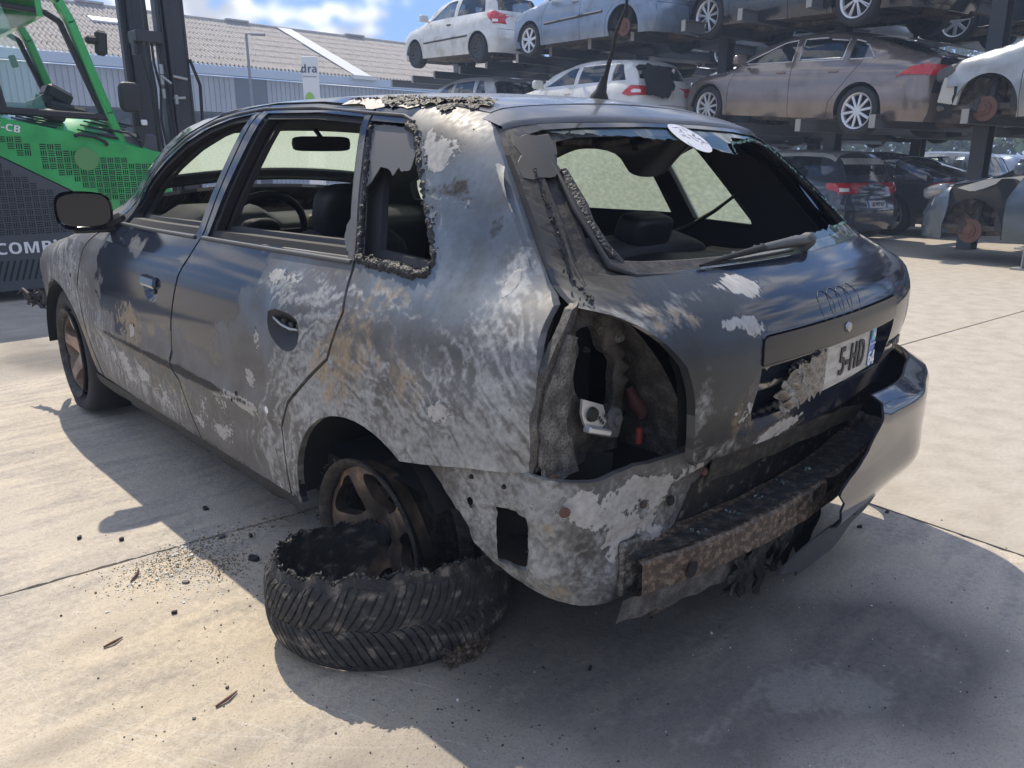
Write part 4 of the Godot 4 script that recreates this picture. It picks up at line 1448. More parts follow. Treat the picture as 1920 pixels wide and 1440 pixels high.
	w1.position = Vector3(0.2335, 0.712, pz.call(0.23) + 0.0035)
	w1.scale = Vector3(0.75, 1, 1)
	bl = MB.new()
	bl.sheet(pv([0.218, 0.762, 0.249, 0.762, 0.249, 0.791, 0.218, 0.791]), [], 0.05, func(u: float, v: float) -> Vector3: return Vector3(u, v, pz.call(u) + 0.0035), REAR_R, 0.0)
	part(plate, "plate_logo_field", bl, mat(lin(0.10, 0.42, 0.55), 0.4))
	w1 = part(plate, "plate_logo", text_mesh("N", 0.024, 0.001), M.white)
	w1.position = Vector3(0.2335, 0.777, pz.call(0.23) + 0.005)
	w1 = part(plate, "plate_region", text_mesh("AQUITAINE", 0.006, 0.001), M.white)
	w1.position = Vector3(0.2335, 0.752, pz.call(0.23) + 0.0035)
	# model badge and the ghost of the maker's rings
	w1 = part(gate_n, "badge", text_mesh("1.9 TDI", 0.034, 0.003), mat(lin(0.10, 0.10, 0.11), 0.35, 0.5))
	var bx := 0.465
	w1.transform = Transform3D(Basis(Vector3.UP, 0.20), Vector3(bx, 0.712, B.sz(bx, 0.712) + 0.005))
	var ring_mat := mat(lin(0.05, 0.055, 0.07), 0.35, 0.0, 0.2)
	for k in 4:
		var rg := MB.new()
		var pts := []
		for i in 33:
			var a := TAU * i / 32.0
			var x := -0.075 + k * 0.047 + 0.034 * cos(a)
			var y := 0.893 + 0.034 * sin(a)
			pts.append(Vector3(x, y, B.sz(x, y) - 0.0005))
		rg.tube(pts, 0.0008, 5, false)
		part(gate_n, "emblem_ring", rg, ring_mat)
	# glass left in the rear window frame
	var rr := ragged(pv([-0.20, 1.268, 0.0, 1.262, 0.14, 1.235, 0.20, 1.225, 0.22, 1.25, 0.30, 1.272, 0.42, 1.268, 0.50, 1.245, 0.572, 1.06, 0.570, 1.03, 0.50, 1.022, 0.42, 1.03, 0.36, 1.022, 0.2, 1.022, 0.05, 1.02, -0.10, 1.015, -0.22, 1.008, -0.30, 0.996, -0.45, 0.980, -0.7, 0.980, -0.70, 1.27, -0.5, 1.278]), 0.016, 0.004, 77)
	var sh := MB.new()
	var shp := Geometry2D.clip_polygons(grow(win, 0.004), rr)
	for p: PackedVector2Array in shp:
		if not Geometry2D.is_polygon_clockwise(p):
			sh.sheet(p, [], 0.06, func(u: float, v: float) -> Vector3: return Vector3(u, v, B.sz(u, v) - 0.006), REAR_R, 0.004, Vector3(0, 0, -1))
	part(gate_n, "window_shards", sh, M.shard, "jagged rim of shattered rear window glass")
	var gc := crust(_on_rear([[0.20, 1.222], [0.24, 1.255], [0.42, 1.266], [0.50, 1.242], [0.574, 1.06], [0.572, 1.03], [0.40, 1.027]]), 0.005, 260, 61, 0.0032, Vector3(0, 0, 1))
	part(gate_n, "glass_crumbs", gc, glass(Color(0.52, 0.68, 0.64), 0.45)).set_meta("kind", "stuff")
	# black ceramic border behind the glass edge at left and top
	var bd := MB.new()
	bd.sheet(grow(win, 0.01), [soft(pv([-0.49, 1.25, -0.592, 1.05, -0.575, 1.02, -0.45, 1.008, -0.1, 1.0, 0.55, 1.005, 0.58, 1.03, 0.515, 1.25, 0.45, 1.276, -0.35, 1.27]), 1)], 0.05, func(u: float, v: float) -> Vector3: return Vector3(u, v, B.sz(u, v) - 0.018), REAR_R, 0.012, Vector3(0, 0, -1))
	part(gate_n, "window_frame", bd, M.scorch)
	# burnt frame strips down the left pillar
	var lp := MB.new()
	lp.tube(_on_rear([[-0.565, 1.20], [-0.605, 1.10], [-0.635, 1.02], [-0.655, 0.975]], -0.010), 0.006, 7)
	part(gate_n, "pillar_strip", lp, M.scorch)
	lp = MB.new()
	lp.tube(_on_rear([[-0.525, 1.22], [-0.565, 1.12], [-0.575, 1.06], [-0.585, 1.01], [-0.55, 0.992], [-0.42, 0.985]], -0.004), [0.004, 0.010, 0.006, 0.009, 0.006, 0.003], 7)
	part(gate_n, "pillar_seal", lp, M.black)
	lp = MB.new()
	lp.tube(_on_rear([[-0.50, 1.19], [-0.53, 1.12], [-0.54, 1.09], [-0.55, 1.04], [-0.535, 1.01]], -0.03), [0.012, 0.018, 0.012, 0.017, 0.010], 7)
	part(gate_n, "burnt_cable", lp, M.char)
	var lf := crust(_on_rear([[-0.575, 1.20], [-0.62, 1.09], [-0.66, 0.99], [-0.675, 0.955]], -0.004), 0.016, 120, 63, 0.005, Vector3(0, 0, 1))
	part(gate_n, "char_flakes", lf, M.char).set_meta("kind", "stuff")
	var tr := MB.new()
	tr.sheet(ragged(pv([-0.562, 1.266, -0.47, 1.272, -0.492, 1.245, -0.512, 1.225, -0.528, 1.195, -0.555, 1.182, -0.598, 1.176, -0.61, 1.18]), 0.02, 0.004, 8), [], 0.03, func(u: float, v: float) -> Vector3: return Vector3(u, v, B.sz(u, v) + 0.002), REAR_R, 0.006, Vector3(0, 0, -1))
	part(gate_n, "cracked_corner", tr, mat(lin(0.022, 0.022, 0.024), 0.6))
	# a curl of peeled paint at the pillar
	var pe := MB.new()
	pe.grid(4, 10, func(i: int, j: int) -> Vector3:
		var t := j / 10.0
		var y := 1.205 - 0.10 * t
		var z := 0.275 + 0.085 * t
		return Vector3(-B.sx(z, y) - 0.004 - 0.012 * sin(PI * t) * i / 4.0, y + 0.004 * sin(j * 2.0 + i), z + (i / 4.0 - 0.5) * 0.034 * (1.0 - t * 0.85)))
	part(car, "peeled_paint", pe, mat(lin(0.42, 0.41, 0.37), 0.6))
	# round paper sticker on the glass
	var st := MB.new()
	var so := PackedVector2Array()
	for i in 32:
		var a := TAU * i / 32.0
		so.push_back(Vector2(0.045 + 0.062 * cos(a), 1.268 + 0.036 * sin(a) - 0.15 * 0.062 * cos(a)))
	st.sheet(so, [], 0.04, func(u: float, v: float) -> Vector3: return Vector3(u, v, B.sz(u, v) + 0.001), REAR_R, 0.0)
	var sticker := part(gate_n, "sticker", st, mat(lin(0.62, 0.62, 0.64), 0.6), "white oval sticker crazed with fine lines")
	var ln := MB.new()
	var rng := RandomNumberGenerator.new()
	rng.seed = 4
	for k in 14:
		var p := Vector2(0.045 + rng.randf_range(-0.045, 0.045), 1.268 + rng.randf_range(-0.02, 0.02))
		var pp := []
		for i in 4:
			pp.append(Vector3(p.x, p.y, B.sz(p.x, p.y) + 0.0015))
			p += Vector2(rng.randf_range(-0.010, 0.010), rng.randf_range(-0.008, 0.008))
		ln.tube(pp, 0.0006, 4)
	part(sticker, "sticker_lines", ln, mat(lin(0.3, 0.3, 0.36), 0.7))
	# wiper
	var wp := MB.new()
	var pv0 := Vector3(0.10, 1.012, B.sz(0.10, 1.012) + 0.02)
	var wn := Vector3(0, 0.62, 0.78)
	wp.lathe([Vector2(0, 0.03), Vector2(0.012, 0.028), Vector2(0.02, 0.016), Vector2(0.024, -0.02)], Transform3D(Basis(Quaternion(Vector3.UP, wn)), pv0), 16)
	part(gate_n, "wiper_hub", wp, M.trim2)
	wp = MB.new()
	var e1 := Vector3(-0.12, 1.018, B.sz(-0.12, 1.018) + 0.035)
	var e2 := Vector3(-0.37, 1.0, B.sz(-0.37, 1.0) + 0.015)
	wp.tube([pv0 + wn * 0.01, pv0.lerp(e1, 0.4) + wn * 0.012, e1], [0.016, 0.014, 0.010], 4)
	part(gate_n, "wiper_arm", wp, M.trim2)
	wp = MB.new()
	wp.tube([e1, e1.lerp(e2, 0.5) + wn * 0.004, e2], [0.010, 0.007, 0.003], 4)
	wp.tube([Vector3(0.02, 1.0, B.sz(0.02, 1.0) + 0.012), Vector3(-0.2, 0.998, B.sz(-0.2, 0.998) + 0.010), e2], 0.004, 4)
	part(gate_n, "wiper_blade", wp, M.rubber)
	# inner face of the gate
	var inn := MB.new()
	inn.sheet(grow(g, -0.02), [grow(win, 0.005)], 0.1, func(u: float, v: float) -> Vector3: return Vector3(u, v, B.sz(u, v) - 0.06), REAR_R, 0.0)
	part(gate_n, "gate_inner", inn, M.dark)
	car_tail()

func _on_rear(a: Array, dz := 0.0) -> Array:
	var r := []
	for q in a:
		r.append(Vector3(q[0], q[1], B.sz(q[0], q[1]) + dz))
	return r

# plan line of the bare rear corner: from the left wheel arch round to the right
func corner(s: float, y: float) -> Vector3:
	var x0 := -0.822 + 0.05 * smoothstep(0.42, 0.30, y)
	var r := 0.10
	var zr := 0.655
	var a := zr - r - 0.15     # straight run along the side from z 0.15
	if s < a:
		return Vector3(x0, y, 0.15 + s)
	var q := s - a
	var al := r * PI * 0.5
	if q < al:
		var t := q / r
		return Vector3(x0 + r - r * cos(t), y, zr - r + r * sin(t))
	q -= al
	return Vector3(x0 + r + q, y, zr + 0.03 * sin(clampf(q / 1.4, 0, 1) * PI))

func car_tail() -> void:
	# the lamp recess: sheet metal with a keyhole opening
	var ap := pv([-0.722, 0.944, -0.806, 0.832, -0.822, 0.726, -0.812, 0.60, -0.45, 0.60, -0.45, 0.93, -0.55, 0.97, -0.66, 0.965])
	var key := soft(pv([-0.694, 0.85, -0.692, 0.889, -0.673, 0.902, -0.647, 0.898, -0.631, 0.879, -0.618, 0.843, -0.577, 0.821, -0.569, 0.758, -0.569, 0.696, -0.639, 0.718, -0.705, 0.763, -0.714, 0.799, -0.714, 0.832]), 1)
	var rec := MB.new()
	var lipf := noise(9.0, 3, FastNoiseLite.TYPE_SIMPLEX_SMOOTH, 5)
	rec.sheet(ap, [key], 0.016, func(u: float, v: float) -> Vector3:
		var z := 0.585 - 0.02 * smoothstep(-0.80, -0.5, u)
		z -= 0.04 * smoothstep(-0.56, -0.50, u - 0.25 * (v - 0.8) * (v - 0.8))
		z -= 0.02 * exp(-pow((u + 0.775 - 0.10 * smoothstep(0.75, 0.95, v)) / 0.018, 2.0))
		z += 0.018 * exp(-pow((u + 0.53 + 0.06 * smoothstep(0.7, 0.9, v)) / 0.012, 2.0))
		z += 0.016 * exp(-pow((u + 0.50 + 0.09 * smoothstep(0.65, 0.9, v)) / 0.008, 2.0))
		z -= 0.015 * smoothstep(0.66, 0.63, v)
		return Vector3(u, v, z + 0.003 * lipf.get_noise_2d(u * 6.0, v * 6.0)), Rect2(-0.9, 0.5, 0.6, 0.6), 0.02, Vector3(0, 0, -1))
	var lampn := part(car, "lamp_recess", rec, M.recess, "empty rear lamp recess with a keyhole opening")
	var flg := MB.new()
	flg.sheet(ragged(pv([-0.742, 0.90, -0.800, 0.80, -0.812, 0.70, -0.805, 0.605, -0.70, 0.605, -0.72, 0.66, -0.742, 0.72, -0.735, 0.80, -0.715, 0.89]), 0.03, 0.006, 4), [], 0.03, func(u: float, v: float) -> Vector3: return Vector3(u, v, 0.592), Rect2(0, 0, 1, 1), 0.01, Vector3(0, 0, -1))
	part(lampn, "recess_flange", flg, M.flange)
	# side wall between the recess and the gate, and soot beyond
	var sw := MB.new()
	sw.grid(12, 6, func(i: int, j: int) -> Vector3:
		var t := i / 12.0
		var y := lerpf(0.60, 0.955, t)
		var x := lerpf(-0.455, -0.63, pow(t, 2.6))
		return Vector3(x, y - 0.02, 0.51 + lerpf(0.20, 0.10, t) * j / 6.0))
	part(lampn, "recess_wall", sw, M.recess)
	# the far lamp is still in place
	var rl := rear_sheet(pv([0.715, 0.935, 0.800, 0.832, 0.815, 0.726, 0.808, 0.61, 0.512, 0.61, 0.542, 0.702, 0.565, 0.777, 0.588, 0.835, 0.628, 0.885, 0.665, 0.92]), [], 0.05, 0.02, -0.004)
	part(car, "tail_lamp", rl, M.red, "red tail lamp left in place on the far side")
	# bulb carrier, red lead, studs
	var bc := MB.new()
	bc.prism(soft(pv([-0.71, 0.765, -0.645, 0.738, -0.63, 0.70, -0.655, 0.682, -0.70, 0.705, -0.712, 0.735]), 0), 0.006, Transform3D(Basis.IDENTITY, Vector3(0, 0, 0.604)))
	bc.box(Vector3(-0.67, 0.69, 0.612), Vector3(0.075, 0.014, 0.02), Basis(Vector3.BACK, -0.35), 0.003)
	part(lampn, "bulb_carrier", bc, M.alloy)
	bc = MB.new()
	bc.lathe([Vector2(0, 0.008), Vector2(0.014, 0.008), Vector2(0.016, 0.0)], Transform3D(Basis(Vector3.RIGHT, PI / 2), Vector3(-0.682, 0.727, 0.605)), 14)
	for k in 5:
		bc.lathe([Vector2(0, 0.003), Vector2(0.004, 0.003)], Transform3D(Basis(Vector3.RIGHT, PI / 2), Vector3(-0.66 + 0.006 * k, 0.715 - 0.007 * (k % 3), 0.605)), 8)
	part(lampn, "bulb_socket", bc, M.black)
	bc = MB.new()
	bc.lathe([Vector2(0, 0.016), Vector2(0.012, 0.016), Vector2(0.013, 0.008), Vector2(0.024, 0.006), Vector2(0.026, 0.0)], Transform3D(Basis(Vector3.RIGHT, PI / 2), Vector3(-0.605, 0.698, 0.600)), 16)
	bc.box(Vector3(-0.61, 0.68, 0.598), Vector3(0.06, 0.045, 0.012), Basis(Vector3.BACK, -0.3), 0.003)
	part(lampn, "lamp_holder", bc, M.trim2)
	bc = MB.new()
	bc.tube([Vector3(-0.49, 0.73, 0.55), Vector3(-0.485, 0.70, 0.565), Vector3(-0.462, 0.675, 0.57), Vector3(-0.468, 0.655, 0.572)], [0.010, 0.018, 0.020, 0.008], 7)
	part(lampn, "burnt_connector", bc, mat(lin(0.06, 0.022, 0.02), 0.7))
	bc = MB.new()
	bc.tube([Vector3(-0.472, 0.635, 0.572), Vector3(-0.476, 0.60, 0.575)], 0.009, 8)
	part(lampn, "red_lead", bc, mat(lin(0.36, 0.05, 0.045), 0.5))
	for q in [[-0.585, 0.868, 0.012, M.steel], [-0.79, 0.61, 0.017, M.rust], [-0.69, 0.86, 0.006, M.dark]]:
		bc = MB.new()
		var zz := 0.588 if q[1] > 0.62 else 0.60
		bc.lathe([Vector2(0, 0.012), Vector2(q[2] * 0.6, 0.012), Vector2(q[2] * 0.6, 0.004), Vector2(q[2], 0.004), Vector2(q[2], 0.0)], Transform3D(Basis(Vector3.RIGHT, PI / 2), Vector3(q[0], q[1], zz)), 12)
		part(lampn, "stud", bc, q[3])
	# bare corner under the lamp and the valance behind the bumper
	var cn := MB.new()
	var ca := 0.405
	var out := pv([0.09, 0.55, 0.14, 0.515, 0.20, 0.462, 0.25, 0.41, 0.30, 0.372, 0.355, 0.345, 0.42, 0.342, 0.50, 0.322, 0.60, 0.302, 0.68, 0.298, 0.715, 0.31, 0.72, 0.37, 0.74, 0.405, 0.80, 0.42, 1.2, 0.40, 1.6, 0.40, 1.95, 0.42, 1.98, 0.60, 1.7, 0.615, 1.2, 0.612, 0.85, 0.61, 0.70, 0.618, 0.56, 0.612, 0.42, 0.625, 0.30, 0.605])
	var vent := soft(pv([0.317, 0.52, 0.33, 0.525, 0.405, 0.530, 0.415, 0.52, 0.415, 0.415, 0.405, 0.40, 0.325, 0.388, 0.315, 0.395]), 1)
	var nz := noise(5.0, 4, FastNoiseLite.TYPE_SIMPLEX_SMOOTH, 44)
	var cf := func(u: float, v: float) -> Vector3:
		var p := corner(u, v)
		var q := corner(u + 0.004, v)
		var d := (q - p).normalized()
		var nn := Vector3(d.z, 0, -d.x) * -1.0
		if nn.x > 0.0 and u < 0.4:
			nn = -nn
		var e := 0.004 * nz.get_noise_2d(u * 8.0, v * 8.0)
		e += 0.010 * smoothstep(0.465, 0.475, v - 0.12 * (u - 0.6)) * smoothstep(0.5, 0.56, u) * smoothstep(0.95, 0.85, u)
		e += 0.014 * smoothstep(0.535, 0.55, v - 0.35 * maxf(0.0, 0.78 - u)) * smoothstep(0.66, 0.70, u) * smoothstep(1.0, 0.9, u)
		e += 0.006 * exp(-pow((v - 0.375) / 0.008, 2.0)) * smoothstep(0.5, 0.52, u) * smoothstep(0.64, 0.62, u)
		e -= 0.006 * smoothstep(0.03, 0.02, absf(v - 0.455) + absf(u - 0.365) * 0.4 - 0.055)
		e -= 0.012 * smoothstep(0.80, 0.86, u) * smoothstep(0.56, 0.52, v)
		return p + nn * e
	var cutl := ragged(pv([-0.2, 0.0, 0.80, 0.0, 0.84, 0.42, 0.90, 0.50, 1.02, 0.56, 1.06, 0.7, -0.2, 0.7]), 0.03, 0.004, 5)
	cn.sheet(Geometry2D.intersect_polygons(out, cutl)[0], [vent, soft(pv([0.225, 0.505, 0.24, 0.52, 0.255, 0.505, 0.24, 0.485]), 1)], 0.018, cf, CORNER_R, 0.016, Vector3(0.5, 0, -0.8))
	var vl := MB.new()
	for pl: PackedVector2Array in Geometry2D.clip_polygons(out, cutl):
		vl.sheet(pl, [], 0.03, cf, Rect2(0, 0, 1, 1), 0.016, Vector3(0.5, 0, -0.8))
	part(car, "valance", vl, M.soot, "soot-black sheet metal behind the bumper")
	part(car, "rear_body_corner", cn, M.corner, "bare scorched metal of the rear corner")
	# bolts and holes on the bare metal
	for q in [[0.49, 0.56, M.rust, 0.012], [0.78, 0.585, M.dark, 0.012], [0.79, 0.50, M.dark, 0.013], [0.26, 0.575, M.dark, 0.006], [0.36, 0.585, M.dark, 0.006], [0.91, 0.535, M.rust, 0.010], [0.70, 0.52, M.brown, 0.010]]:
		var p := corner(q[0], q[1])
		var d := (corner(q[0] + 0.004, q[1]) - p).normalized()
		var nn := Vector3(-d.z, 0, d.x)
		var bb := MB.new()
		bb.lathe([Vector2(0, 0.006), Vector2(q[3] * 0.7, 0.006), Vector2(q[3], 0.001)], Transform3D(Basis(Quaternion(Vector3.UP, nn)), p + nn * 0.012), 10)
		part(car, "bolt", bb, q[2])
	# string of melted plastic in the vent
	var sg := crust([Vector3(-0.795, 0.53, 0.565), Vector3(-0.80, 0.44, 0.558)], 0.010, 60, 71, 0.009)
	part(car, "melted_drip", sg, M.brown).set_meta("kind", "stuff")
	# soot-black floor of the boot and tunnel behind
	var tb := MB.new()
	tb.quad(Vector3(-0.76, 0.42, 0.60), Vector3(0.76, 0.42, 0.60), Vector3(0.76, 0.42, -0.3), Vector3(-0.76, 0.42, -0.3))
	tb.quad(Vector3(-0.78, 0.33, 0.42), Vector3(-0.6, 0.33, 0.60), Vector3(-0.6, 0.62, 0.60), Vector3(-0.78, 0.62, 0.42))
	tb.quad(Vector3(-0.52, 0.40, 0.46), Vector3(-0.52, 0.93, 0.46), Vector3(-0.78, 0.93, 0.30), Vector3(-0.78, 0.40, 0.30))
	part(car, "boot_floor", tb, M.dark)
	# crash beam, bowed, with a hole near its end
	var bm := MB.new()
	var K := 26
	var bz := func(x: float) -> float: return 0.795 - 0.16 * pow(absf(x) / 0.66, 2.2) * 0.55
	var bpr := [[0.425, -0.105], [0.425, -0.006], [0.420, 0.0], [0.350, 0.002], [0.344, -0.004], [0.330, -0.045], [0.330, -0.10]]
	for q in bpr.size() - 1:
		bm.grid(K, 2, func(i: int, j: int) -> Vector3:
			var x := lerpf(-0.632, 0.66, i / float(K))
			var zf: float = bz.call(x)
			return Vector3(x, lerpf(bpr[q][0], bpr[q + 1][0], j * 0.5) - 0.012 + 0.0015 * sin(x * 40.0), zf + lerpf(bpr[q][1], bpr[q + 1][1], j * 0.5)))
	var beam := part(car, "crash_beam", bm, M.brown, "heat-browned steel bumper beam")
	var tp := MB.new()
	tp.sheet(ragged(pv([-0.648, 0.68, -0.5, 0.69, -0.3, 0.70, -0.1, 0.705, 0.2, 0.70, 0.5, 0.68, 0.64, 0.62, 0.5, 0.755, 0.2, 0.778, 0.0, 0.784, -0.2, 0.778, -0.4, 0.757, -0.55, 0.727, -0.648, 0.695]), 0.03, 0.003, 6), [], 0.05, func(u: float, v: float) -> Vector3: return Vector3(u, 0.4175, v), Rect2(0, 0, 1, 1), 0.0)
	part(beam, "beam_top", tp, M.scorch)
	var hp := MB.new()
	hp.lathe([Vector2(0, 0.001), Vector2(0.020, 0.001)], Transform3D(Basis(Vector3.RIGHT, PI / 2 - 0.0) , Vector3(-0.50, 0.362, bz.call(-0.50) + 0.0065)), 14)
	part(beam, "beam_hole", hp, M.dark)
	var bk := MB.new()
	bk.box(Vector3(-0.60, 0.38, 0.665), Vector3(0.09, 0.13, 0.03), Basis(Vector3.UP, -0.15), 0.006)
	part(beam, "beam_bracket", bk, M.metal)
	bk = MB.new()
	bk.box(Vector3(0.55, 0.38, 0.665), Vector3(0.09, 0.13, 0.03), Basis(Vector3.UP, 0.15), 0.006)
	part(beam, "beam_bracket", bk, M.flange)
	bk = MB.new()
	bk.grid(16, 4, func(i: int, j: int) -> Vector3:
		var x := lerpf(-0.665, -0.30, i / 16.0)
		return Vector3(x, 0.328 - 0.016 * j + 0.004 * sin(i * 1.7), bz.call(x) - 0.012 - 0.004 * j))
	part(beam, "torn_lip", bk, M.flange)
	for k in 5:
		var cr := crust([Vector3(-0.45 + k * 0.13, 0.421, 0.72), Vector3(-0.42 + k * 0.13, 0.421, 0.735)], 0.02, 9, 300 + k, 0.006, Vector3.UP)
		part(beam, "glass_crumbs", cr, M.shard).set_meta("kind", "stuff")
	car_bumper()
	# exhaust and clutter under the tail
	var ex := MB.new()
	ex.tube([Vector3(-0.40, 0.26, 0.35), Vector3(-0.41, 0.24, 0.50), Vector3(-0.43, 0.21, 0.60), Vector3(-0.435, 0.17, 0.635)], [0.026, 0.028, 0.030, 0.030], 12, false)
	part(car, "exhaust_pipe", ex, M.brown)
	ex = MB.new()
	ex.tube([Vector3(-0.30, 0.26, 0.35), Vector3(-0.30, 0.24, 0.52), Vector3(-0.31, 0.20, 0.62)], 0.026, 12, false)
	part(car, "exhaust_pipe", ex, M.scorch)
	ex = MB.new()
	superell(ex, Vector3(-0.1, 0.27, 0.42), Vector3(0.75, 0.16, 0.26), Basis.IDENTITY, 0.5, 8)
	part(car, "exhaust_box", ex, M.scorch)
	ex = MB.new()
	ex.box(Vector3(0, 0.36, -1.3), Vector3(1.5, 0.06, 2.2))
	ex.box(Vector3(0, 0.40, 0.2), Vector3(1.2, 0.12, 0.9))
	ex.box(Vector3(0, 0.26, 0.0), Vector3(1.3, 0.07, 0.10))
	ex.box(Vector3(0, 0.45, -2.6), Vector3(1.2, 0.35, 0.9))
	part(car, "underbody", ex, M.dark)

func bump_pt(t: float, y: float, prof: Prof) -> Vector3:
	var ph := t * PI * 0.5
	var n := 2.0 / 3.4
	var zb := prof.at(y)
	var wide := 0.895 - 0.04 * smoothstep(0.32, 0.12, y)
	return Vector3(wide * signf(sin(ph)) * pow(absf(sin(ph)), n), y, 0.36 + (zb - 0.36) * pow(maxf(cos(ph), 0.0), n))

func car_bumper() -> void:
	var prof := Prof.new([[0.05, 0.70], [0.15, 0.765], [0.25, 0.80], [0.31, 0.83], [0.34, 0.862], [0.45, 0.884], [0.55, 0.89], [0.595, 0.878], [0.614, 0.85], [0.626, 0.80], [0.64, 0.75]])
	# t of a given x on the bumper
	var tt := func(x: float) -> float: return asin(clampf(pow(absf(x) / 0.885, 1.7), 0.0, 1.0)) / (PI * 0.5) * signf(x)
	var o := PackedVector2Array()
	for q in [[0.20, 0.622], [0.155, 0.600], [0.11, 0.50], [0.01, 0.455], [-0.05, 0.39], [-0.03, 0.335], [0.05, 0.30], [-0.03, 0.295], [-0.10, 0.255], [-0.14, 0.215], [-0.05, 0.18], [0.0, 0.145], [0.25, 0.130], [0.5, 0.130], [0.75, 0.14]]:
		o.push_back(Vector2(tt.call(q[0]), q[1]))
	o = ragged(o, 0.03, 0.003, 14)
	while o[o.size() - 1].y > 0.145 and o[o.size() - 1].x < 0.8:
		o.remove_at(o.size() - 1)
	o.append_array(pv([0.93, 0.20, 0.965, 0.25, 0.965, 0.618, 0.8, 0.624]))
	var skin := Geometry2D.intersect_polygons(o, pv([-0.5, 0.322, 1.0, 0.322, 1.0, 0.7, -0.5, 0.7]))[0]
	var skirt := Geometry2D.intersect_polygons(o, pv([-0.5, 0.0, 1.0, 0.0, 1.0, 0.318, -0.5, 0.318]))[0]
	var m := MB.new()
	var bf := func(u: float, v: float) -> Vector3:
		var p := bump_pt(u, v, prof)
		var e := smoothstep(0.45, 0.10, u)
		p.z += 0.010 * e * sin(v * 22.0)
		p.z += 0.010 * sin(u * 16.0 + v * 9.0) * smoothstep(0.55, 0.2, u)
		return p
	m.sheet(skin, [], 0.025, bf, Rect2(-1, 0, 2, 1), 0.006, Vector3(0, 0, -1))
	var mk := MB.new()
	mk.sheet(skirt, [], 0.025, bf, Rect2(-1, 0, 2, 1), 0.006, Vector3(0, 0, -1))
	var bpaint := mat(lin(0.017, 0.021, 0.034), 0.14, 0.0, 0.6)
	var bumper := part(car, "rear_bumper", m, bpaint, "remaining right part of the rear bumper, left side melted off")
	part(bumper, "bumper_skirt", mk, mat(lin(0.055, 0.057, 0.062), 0.5))
	# melted drape where it tore
	var d := MB.new()
	d.grid(14, 12, func(i: int, j: int) -> Vector3:
		var t := i / 14.0
		var s := j / 12.0
		var x := lerpf(-0.20, 0.10, t) - 0.10 * s * (1.0 - t)
		var y := lerpf(0.375 + 0.05 * t, 0.20 + 0.04 * sin(i * 1.9) + 0.03 * (1 - t), s)
		return Vector3(x, y, 0.80 - 0.05 * s + 0.012 * sin(i * 1.5 + j * 0.6) - 0.02 * (1.0 - t)))
	part(bumper, "melted_drape", d, M.black)
	d = MB.new()
	for k in 5:
		var x := -0.33 + 0.06 * k
		d.grid(6, 8, func(i: int, j: int) -> Vector3:
			var s := j / 8.0
			var w := (i / 6.0 - 0.5) * (0.07 - 0.045 * s)
			return Vector3(x + w + 0.02 * sin(s * 4.0 + k * 2.0), 0.335 - (0.10 + 0.03 * ((k * 7) % 3)) * s + 0.012 * sin(i * 1.9 + k), 0.775 - 0.02 * s + 0.010 * sin(i * 2.0 + j + k)))
	part(bumper, "melted_strands", d, M.black)
	# reversing sensor
	var sn := MB.new()
	var sp := bump_pt(tt.call(0.28), 0.25, prof)
	sn.lathe([Vector2(0, 0.003), Vector2(0.010, 0.003), Vector2(0.0135, 0.002), Vector2(0.014, 0)], Transform3D(Basis(Vector3.RIGHT, PI / 2), sp), 16)
	part(bumper, "parking_sensor", sn, M.black)
	# a sheet of soot-stained plastic still bridging between valance and bumper
	var sr := MB.new()
	sr.grid(12, 6, func(i: int, j: int) -> Vector3:
		var t := i / 12.0
		return Vector3(lerpf(-0.35, 0.22, t), 0.592 - 0.05 * (j / 6.0) - 0.05 * (1.0 - t) * j / 6.0 + 0.004 * sin(i * 2.0), lerpf(0.70, 0.80, t) - 0.02 * (j / 6.0)))
	part(bumper, "scorched_edge", sr, M.scorch)

